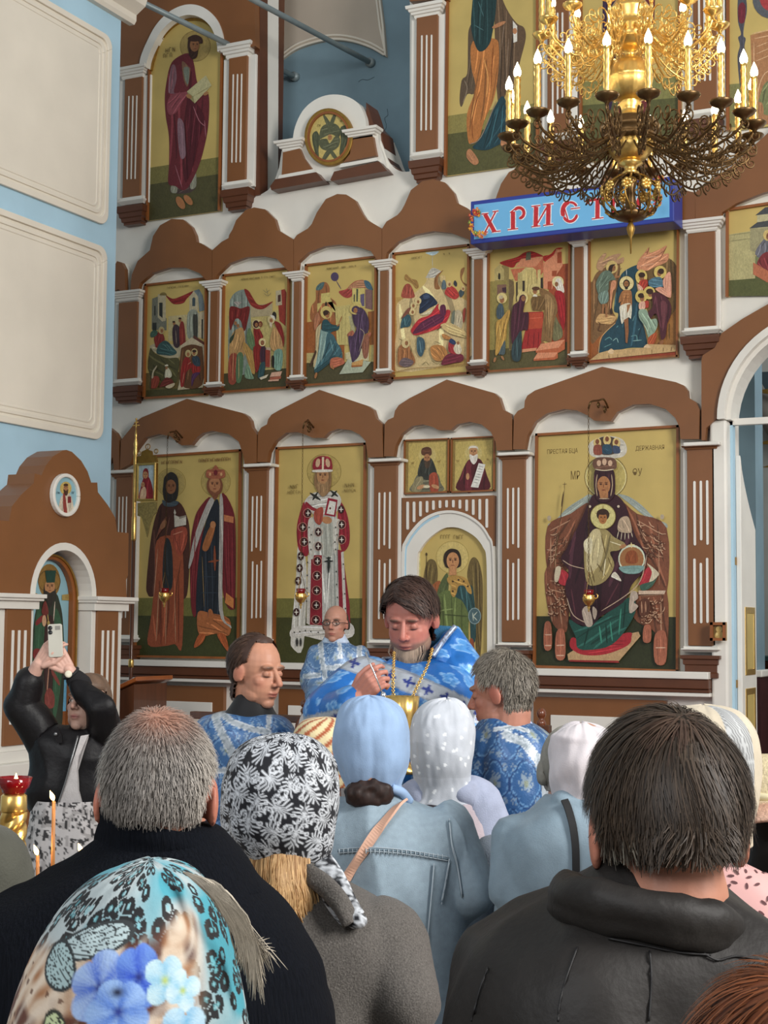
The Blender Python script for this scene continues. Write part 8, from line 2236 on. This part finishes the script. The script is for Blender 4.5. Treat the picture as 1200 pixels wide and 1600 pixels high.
gr_.tube([hp(-.01, .1, .004), hp(.01, .1, .004)], .0022, 5); gr_.build('spectacles', GLM, f.root, True)
b = MB(); f.loft(b, [(524,992,12,.05),(525,1004,20,.065),(526,1012,32,.085),(526,1022,40,.10),(526,1040,44,.115),(526,1080,44,.12),(526,1140,46,.13)], foot=[(.9,.2,.15),(.3,.25,.19),(.17,.26,.2)])
b.cone(f.Q(492,1026), f.Q(490,1068,-.03), .07, .075); b.cone(f.Q(490,1068,-.03), f.Q(502,1090,-.2), .075, .085); b.cone(f.Q(562,1026), f.Q(566,1068,-.03), .068, .07); b.cone(f.Q(566,1068,-.03), f.Q(548,1092,-.2), .07, .08)
garment(f, 'sticharion', b, SATIN, vest(f, lambda u, v: brocade(u, v, .15, '54769f', '86a3c0', '2d4d78', '9fb0bd'), trims=([[(500,998),(505,1030),(510,1060)], 8], [[(562,998),(562,1030)], 8], [[(478,1056),(500,1054)], 8], [[(514,1043),(545,1040)], 9], [[(531,1003),(533,1026)], 6])), .008, 4, .010, 6, 37)
b = MB(); f.loft(b, [(524,990,14,.055),(524,998,18,.066),(525,1005,22,.075)], dense=5); garment(f, 'shirt_collar', b, cloth_mat('pale_blue_shirt', '#b9c8dc'), None, .008, 2, .001)
skirt(f, 'cassock', cloth_mat('black_cassock_cloth', '#0e0e11'), .3, .2, .15); shoes(f)
# ---------------------------------------------------------------- grey-haired man at the right in patterned blue brocade
f = Fig(4.60, 795, 'grey-haired man in patterned blue brocade turned away, right of the priest')
hc = f.Q(784, 1082); make_body(f, hc, headmat(-62, -10), dict(ear=1.05, neckr=.06), dict(skin='b07a66', red=.8, brow='7a6a5c'), .0034)
mk = lambda x, y, z: np.clip((z-np.where(y < -.03, -.06, np.where(y < .03, .0+(y+.02)*.5, .065)))/.014, 0, 1)*(1-np.clip(2.2*np.exp(-((np.abs(x)-.08)/.018)**2-((y+.01)/.024)**2-((z+.008)/.034)**2), 0, 1))
cap_hair(f, mk, lambda x, y, z: .008+.006*np.clip(z*10, 0, 1), lambda V, n: np.tile(col('7c7468'), (len(V), 1))*(1+.4*n)[:, None])
strands(f, 3600, EAR, lambda P: crown_flow(P, (0, -.05, .11)), lambda P: .022+0*P[:, 0], lambda P, rs: mixc(np.tile(col('8f877b'), (len(P), 1)), col('4d463d'), rs.rand(len(P))*np.clip(-P[:, 1]*14+.3, 0, 1))*rs.uniform(.7, 1.35, len(P))[:, None], .0016, .004, 16, curl=.3)
b = MB(); f.loft(b, [(790,1108,27,.056),(790,1118,33,.064),(792,1130,40,.072),(794,1142,46,.08)], dense=5); garment(f, 'shirt_collar', b, cloth_mat('lavender_blue_shirt', '#a9b4d8', .8, .1), None, .007, 2, .001)
b = MB(); f.loft(b, [(794,1128,36,.065),(797,1140,50,.085),(800,1154,60,.10),(800,1180,65,.125),(798,1220,64,.135),(798,1280,66,.14),(798,1350,68,.145)], foot=[(.9,.19,.15),(.3,.24,.18),(.15,.25,.19)])
b.cone(f.Q(757,1172,-.03), f.Q(748,1235,-.04), .062, .066); b.cone(f.Q(748,1235,-.04), f.Q(752,1300,.12), .066, .07); b.cone(f.Q(845,1178), f.Q(850,1240), .056, .056); b.cone(f.Q(850,1240), f.Q(835,1300,.1), .056, .06)
garment(f, 'sticharion', b, SATIN, vest(f, lambda u, v: brocade(u+.02, v+.015, .14, '2f5a8c', '6590ba', '183868', '8fa0ac'), trims=([[(772,1134),(800,1130),(822,1136)], 6], [[(788,1142),(815,1152),(838,1180),(848,1215),(850,1260)], 14])), .0055, 4, .006, 7, 41)
skirt(f, 'trousers', cloth_mat('trousers_navy', '#1f2a44'), .3, .19, .15); shoes(f)
# ---------------------------------------------------------------- the priest
b = MB(); pz = at(640, 977, 4.95); b.lathe([(.55, 0), (.55, .12), (.0, .12)], (pz[0], pz[1], 0), 48); o = b.build('floor_ambo_step', mat('soleas_carpet', '#6d2b2a')); o['kind'] = 'structure'
f = Fig(4.95, 642, 'bearded priest in a bright blue chasuble holding a communion spoon', z0=.12)
k = f.k; hc = f.Q(641, 968); Wr = f.Q(556, 1094, -.30); hd = f.Q(598, 1058, -.36)-Wr
def hands(hb):
    hand_mb(hb, Wr, hd+Z0*.02, -F0*.9+Z0*.35-R0*.2, Z0*.9+R0*.25, (.85, 1.0, 1.1, 1.2), .05, 1.02, .8); hb.cone(Wr-hd*.9-F0*-.03, Wr+hd*.1, .034, .028, 14)
    w2 = f.Q(668, 1185, -.24); hand_mb(hb, w2, f.Q(640,1150,-.3)-w2, R0*.6-F0*.6, Z0, (.9, 1, 1.05, 1.1), .04, 1.0, .8); hb.cone(w2+np.array([.03, .05, -.06]), w2, .033, .028, 14)
make_body(f, hc, headmat(196, -19), dict(jaw=1.16, wide=1.10), dict(skin='b9786a', red=.75, eyes='closed', brow='4a3428', beard='8a705f', beardlim=(-.05, .0)), .003, hands, skin_hand='bd8070', it=3)
mk = lambda x, y, z: np.clip((z-np.where(y < -.03, -.09, np.where(y < .035, .004+(y+.03)*.35, .052+.022*np.sin(30*x+.6))))/.012, 0, 1)*(1-np.clip(2.2*np.exp(-((np.abs(x)-.082)/.016)**2-((y+.01)/.02)**2-((z+.008)/.03)**2), 0, 1))
cap_hair(f, mk, lambda x, y, z: .014+.008*np.clip(z*10, 0, 1), lambda V, n: np.tile(col('3a2a24'), (len(V), 1))*(1+.35*n)[:, None])
strands(f, 3200, None, lambda P: np.stack([.9+0*P[:, 0], .3+0*P[:, 0], -.35-P[:, 2]*1.5], 1)*np.stack([np.sign(P[:, 0]-.03), 1+0*P[:, 0], 1+0*P[:, 0]], 1), lambda P: .024+0*P[:, 0], lambda P, rs: np.tile(col('46322a'), (len(P), 1))*rs.uniform(.5, 1.4, len(P))[:, None], .0017, .003, 26, curl=.12)
b = MB(); rs = np.random.RandomState(3)
for i in range(260):
    x = rs.normal(0, .02); p0 = np.array([x, .082-.35*abs(x), -.082+.3*abs(x)]); P = [p0, p0+np.array([x*.1, .014, -.022]), p0+np.array([rs.normal(0, .004)-x*.2, .02, -.048-rs.rand()*.014])]
    b.tube(f.hc+np.array(P)@f.M.T, [.0016, .0014, .0006], 4, col('9a8674')*rs.uniform(.6, 1.3), cap=False)
b.build('beard', vmat('hair', .5), f.root, True, colors=True)
def phel(V, N):
    x = vx(f, V); y = (V-f.base)@F0; px_ = 642+x/k; py = 977+(CAM[2]-V[:, 2])/k; th = np.arctan2(y-.02, x); C = flowers(np.where(np.abs(x) < .3, th*.2, x)+.02, V[:, 2], .17)
    near = y < .12
    for pts, w in (([(540,1030),(580,1042),(640,1062),(690,1082),(740,1108)], .062), ([(488,1124),(530,1112),(560,1118)], .05), ([(640,1126),(720,1130)], .05)):
        pts = np.array(pts, float); A, B = pts[:-1], pts[1:]; P = np.stack([px_, py], 1); d_ = seg_dist(P, A, B); j = d_.argmin(1); dv = (B-A)[j]; ln = np.linalg.norm(dv, axis=1); t = ((P-A[j])*dv).sum(1)/ln; nn_ = ((P-A[j])[:, 0]*(-dv[:, 1])+(P-A[j])[:, 1]*dv[:, 0])/ln; cum = np.concatenate([[0], np.cumsum(np.linalg.norm(B-A, axis=1))])[:-1][j]
        ok = near & (d_.min(1)*k < w*.6); Cb = crosses(C, (cum+t)*k, nn_*k, w); C = np.where(ok[:, None], Cb, C)
    return C
b = MB(); f.loft(b, [(646,1034,30,.07,.02),(645,1042,54,.10,.0),(642,1052,76,.13,-.01),(640,1066,92,.16,-.03),(640,1085,98,.18,-.04),(642,1120,98,.19,-.04),(642,1180,94,.18,-.02),(644,1260,92,.17)], foot=[(.9,.21,.17),(.4,.23,.19),(.25,.23,.19)])
b.cone(f.Q(572,1062,-.02), f.Q(518,1112,-.16), .085, .078); b.cone(f.Q(518,1112,-.16), f.Q(548,1104,-.27), .062, .05); b.cone(f.Q(706,1066), f.Q(722,1140,-.08), .08, .075); b.cone(f.Q(722,1140,-.08), f.Q(690,1180,-.2), .062, .05)
b.cone(f.Q(712,986,.05), f.Q(722,1050,.0), .016, .06); b.cone(f.Q(711,988,.04), f.Q(690,1040,.0), .014, .045); b.cone(f.Q(706,1002,.03), f.Q(708,1060,0), .03, .06)
garment(f, 'chasuble', b, SATIN, phel, .006, 4, .008, 6, 45)
b = MB(); b.prism([f.Q(x, y, .07) for x, y in ((652,1010),(660,985),(684,977),(712,979),(700,1000),(690,1030),(660,1040))], F0*.012); b.build('raised_collar', cloth_mat('teal_blue_lining', '#3a7399', .5), f.root)
tube_child(f, 'collar_trim', [f.Q(711,979,.0), f.Q(699,993,-.02), f.Q(688,1008,-.03), f.Q(676,1026,-.05)], .009, mat('silver_braid', '#8f9bb0', .4, .4, var=.5, vscale=120))
b = MB(); P = [f.Q(645, 1030, .01)+R0*.098*math.cos(a)+F0*.09*math.sin(a)-Z0*(.03*max(0, -math.sin(a))) for a in np.linspace(0, 2*math.pi, 41)[:-1]]; b.tube(P, .007, 8, closed=True); b.build('neck_trim', mat('silver_braid', '#8f9bb0', .4, .4, var=.5, vscale=120), f.root, True)
b = MB(); f.loft(b, [(652,1014,22,.05,.03),(651,1026,27,.06,.02),(650,1040,34,.07,.01)], dense=5); garment(f, 'black_collar', b, cloth_mat('black_cassock_cloth', '#0e0e11'), None, .007, 2, .001)
for nm, pts in (('cross_chain', [f.Q(616,1018,-.09), f.Q(615,1040,-.2), f.Q(614,1075,-.24), f.Q(616,1105,-.26)]), ('cross_chain', [f.Q(676,1012,-.09), f.Q(668,1040,-.19), f.Q(652,1072,-.24), f.Q(640,1100,-.26)])):
    P = spline(pts, 12); b = MB()
    for i in range(0, len(P)-1, 1):
        c = (P[i]+P[i+1])/2; t = P[i+1]-P[i]; L_ = np.linalg.norm(t); t /= L_; e = R0 if i % 2 else F0; b.tube([c+t*L_*.75*math.cos(a)+e*.0045*math.sin(a) for a in np.linspace(0, 6.283, 9)[:-1]], .0018, 4, closed=True)
    b.build(nm, GOLD, f.root, True)
cu = MB(); cu.cone(f.Q(545,1104,-.26), f.Q(554,1096,-.295), .044, .041, 18); V, Fs, _ = fuse(cu, .005, 1); raw('embroidered_cuff', V, Fs, mat('embroidered_cuff', '#5f87b0', .5, var=.6, vscale=150), f.root)
b = MB(); b.cone(f.Q(496,1130,-.1), f.Q(505,1175,-.12), .05, .06); b.cone(f.Q(505,1175,-.12), f.Q(515,1240,-.05), .06, .07); garment(f, 'white_undersleeve', b, cloth_mat('white_linen', '#c9c5c2'), None, .009, 3, .008, 12)
skirt(f, 'white_alb', cloth_mat('white_linen', '#c9c5c2'), .5, .22, .18); shoes(f)
# spoon and chalice
t = empty('communion_spoon', f.Q(583, 1052, -.40), 'thin silver communion spoon in the raised hand of the priest', 'spoon'); b = MB(); b.tube([f.Q(571,1019,-.40), f.Q(585,1052,-.40), f.Q(597,1082,-.42)], [.0028, .0024, .0022], 8); b.build('handle', mat('bright_silver', '#d5d8da', .25, .9), t, True)
b = MB(); b.ball(f.Q(599,1087,-.42), (.009, .009, .012), 10); b.build('bowl', mat('bright_silver', '#d5d8da'), t, True)
cb = f.Q(626, 1208, -.36); zc1 = f.Q(620, 1088, -.36)[2]; Hh = zc1-cb[2]; t = empty('chalice', cb, 'gold communion chalice held against the chest of the priest', 'chalice')
b = MB(); b.lathe([(.058, 0), (.06, .012), (.03, .03), (.014, .06), (.022, .075), (.012, .09), (.012, .10)], cb, 32); b.build('foot', GOLD, t, True)
b = MB(); b.lathe([(.012, .095), (.03, .105), (.044, .13), (.05, .18), (.056, Hh), (.052, Hh), (.046, .18), (.02, .12)], cb, 48, flute=.018, nf=16); b.build('cup', GOLD, t, True)
# ---------------------------------------------------------------- woman filming with a phone
f = Fig(6.20, 122, 'woman in a black jacket raising a phone overhead on the left')
k = f.k; hc = f.Q(137, 1100, .02); LW = f.Q(60, 1038, -.05); RW = f.Q(107, 1046, -.05); PH = f.Q(86.5, 993, -.06)
def hands(hb):
    hand_mb(hb, LW, PH-LW-Z0*.02, -R0*.5-F0*.8, Z0*.6+R0*.3-F0*.4, (.5, .7, .8, .9), .06, .95, .5); hb.cone(f.Q(48,1062,-.03), LW, .033, .026, 14)
    hand_mb(hb, RW, f.Q(84,1012,-.06)-RW, R0*.3-F0*.9, Z0*.5-R0*.6, (.6, .75, .85, .95), .06, .95, .5); hb.cone(f.Q(122,1066,-.03), RW, .033, .026, 14)
make_body(f, hc, headmat(200, 12), {}, dict(skin='c09a88', red=.4, eyes='open', lips='a8605c', brow='6a5444'), .0036, hands, skin_hand='d0a594')
cap_hair(f, lambda x, y, z: np.clip((z-np.where(y < 0, -.12, .05))/.02, 0, 1), .014, '6a5444')
sk = f.Q(138,1128,0); b = MB(); b.lathe([(.062, -.03), (.066, -.01), (.064, .015), (.055, .03)], sk, 20); b.build('neck_scarf', mat('taupe_print_silk', '#8a7466', .6, var=.6, vscale=60), f.root, True)
BJ = cloth_mat('black_leather_look', '#121012', .5, .2, 40, .0, .2)
b = MB(); f.loft(b, [(122,1138,30,.07),(120,1148,52,.09),(116,1165,60,.11),(114,1200,58,.12),(112,1235,62,.13),(110,1265,58,.13)], dense=5)
b.cone(f.Q(72,1160), f.Q(34,1102,-.02), .062, .052); b.cone(f.Q(34,1102,-.02), f.Q(45,1066,-.03), .05, .042); b.cone(f.Q(163,1152), f.Q(158,1106,-.12), .066, .058); b.cone(f.Q(158,1106,-.12), f.Q(124,1070,-.04), .056, .044)
garment(f, 'jacket', b, BJ, None, .008, 4, .011, 7, 52)
for p0, p1, nm in ((f.Q(43,1068,-.03), f.Q(47,1059,-.035), 'cuff'), (f.Q(126,1070,-.04), f.Q(119,1062,-.04), 'cuff')):
    b = MB(); b.cone(p0, p1, .047, .042, 18); V, Fs, _ = fuse(b, .006, 1); raw(nm, V, Fs, mat('black_rib_knit', '#171517', .9, bump=.5, bscale=200), f.root)
b = MB(); b.prism([f.Q(x, y, -.162+.05*(y < 1160)) for x, y in ((126,1150),(138,1148),(128,1178),(120,1205),(122,1236),(128,1258),(92,1258),(99,1232),(110,1200),(118,1176))], F0*.03); b.build('white_shirt', cloth_mat('white_cotton_shirt', '#c4bfbd'), f.root)
tube_child(f, 'zip', [f.Q(122,1150,-.115), f.Q(112,1186,-.166), f.Q(103,1220,-.168), f.Q(90,1258,-.165)], .004, mat('steel_zip', '#8f8f8f', .4, .8))
b = MB(); b.prism([f.Q(x, y, -.135) for x, y in ((80,1140),(90,1136),(97,1150),(97,1160),(90,1162))], F0*.012); b.build('jacket_flap', BJ, f.root); b = MB(); b.ball(f.Q(87,1147,-.142), .008, 10); b.build('snap_button', mat('steel_zip', '#8f8f8f'), f.root, True)
def floralbw(V, N):
    th = np.arctan2((V-f.base)@F0, vx(f, V)); P = np.stack([th*.18, 0*th, V[:, 2]], 1); n = vnoise(P, 60, 3)+.6*vnoise(P, 130, 5); n2 = vnoise(P, 40, 8); C = np.tile(col('c9c4c2'), (len(V), 1)); C = mixc(C, col('8d8886'), (n2 > .25)*.6); return mixc(C, col('1d1b1d'), (n > .32)*.95)
b = MB(); n = 180; L = spline(np.array([[.135, .11, 1.06], [.15, .125, .95], [.17, .135, .85], [.19, .15, .6], [.22, .17, .25], [.23, .18, .1]]), 28); V = np.vstack([f.ringpt(f.base+Z0*r[2]+R0*-.02, r[0], r[1], n) for r in L]); Fs = [(i*n+j, (i+1)*n+j, (i+1)*n+(j+1) % n, i*n+(j+1) % n) for i in range(len(L)-1) for j in range(n)]
N = normals(V, Fs); V = wrinkle(V, N, .008, 7, 3, (1, 1, .1), 0); raw('floral_skirt', V, Fs, CLOTH, f.root, floralbw(V, N)); shoes(f)
b = MB(); wc = f.Q(111,1052,-.045); ax_ = RW-f.Q(122,1066,-.03); ax_ /= np.linalg.norm(ax_); e1 = np.cross(ax_, F0); e1 /= np.linalg.norm(e1); e2 = np.cross(ax_, e1); b.tube([wc+e1*.033*math.cos(a)+e2*.033*math.sin(a) for a in np.linspace(0, 2*math.pi, 25)[:-1]], .006, 8, closed=True); ww = b.build('wristwatch', mat('black_webbing', '#17181a', .7), f.root, True)
b = MB(); wd = wc-F0*.034+e1*.004; b.lathe([(.0, -.004), (.014, -.004), (.015, .002), (.012, .004), (.0, .004)], wd, 20, axis=-F0); b.build('watch_dial', mat('cream_dial', '#e6dfc8', .3), ww, True)
t = empty('phone', PH, 'phone in a clear case held up by the woman in the black jacket', 'phone'); ux = R0*.995+Z0*.06; ux /= np.linalg.norm(ux); uz = Z0-ux*np.dot(Z0, ux); uy = np.cross(uz, ux)
pc = f.Q(86.5, 998, -.07)
def pp(x, y, z): return pc+ux*x+uy*y+uz*z
o_ = rrect(-.029, .029, -.075, .06, .009); b = MB(); b.prism([pp(x, -.005, z) for x, z in o_], -(pp(0, -.005, 0)-pp(0, .005, 0))); b.build('case', mat('pearl_clear_case', '#c2bfb2', .3, var=.1), t, bevel=.002)
for z in (.045, .027):
    b = MB(); b.lathe([(.0, 0), (.0085, 0), (.0085, .003), (.0, .003)], pp(-.018, -.0055 if uy@F0 > 0 else .0055, z), 18, axis=-F0); b.build('camera_lens', mat('black_spectacle_frame', '#17181a', .3), t, True)
b = MB(); b.prism([pp(x, (-.0062 if uy@F0 > 0 else .0062), z) for x, z in ((.002,.036),(.022,.036),(.022,.052),(.002,.052))], uy*.001); b.build('sticker', mat('grey_sticker', '#8a8880', .6), t)
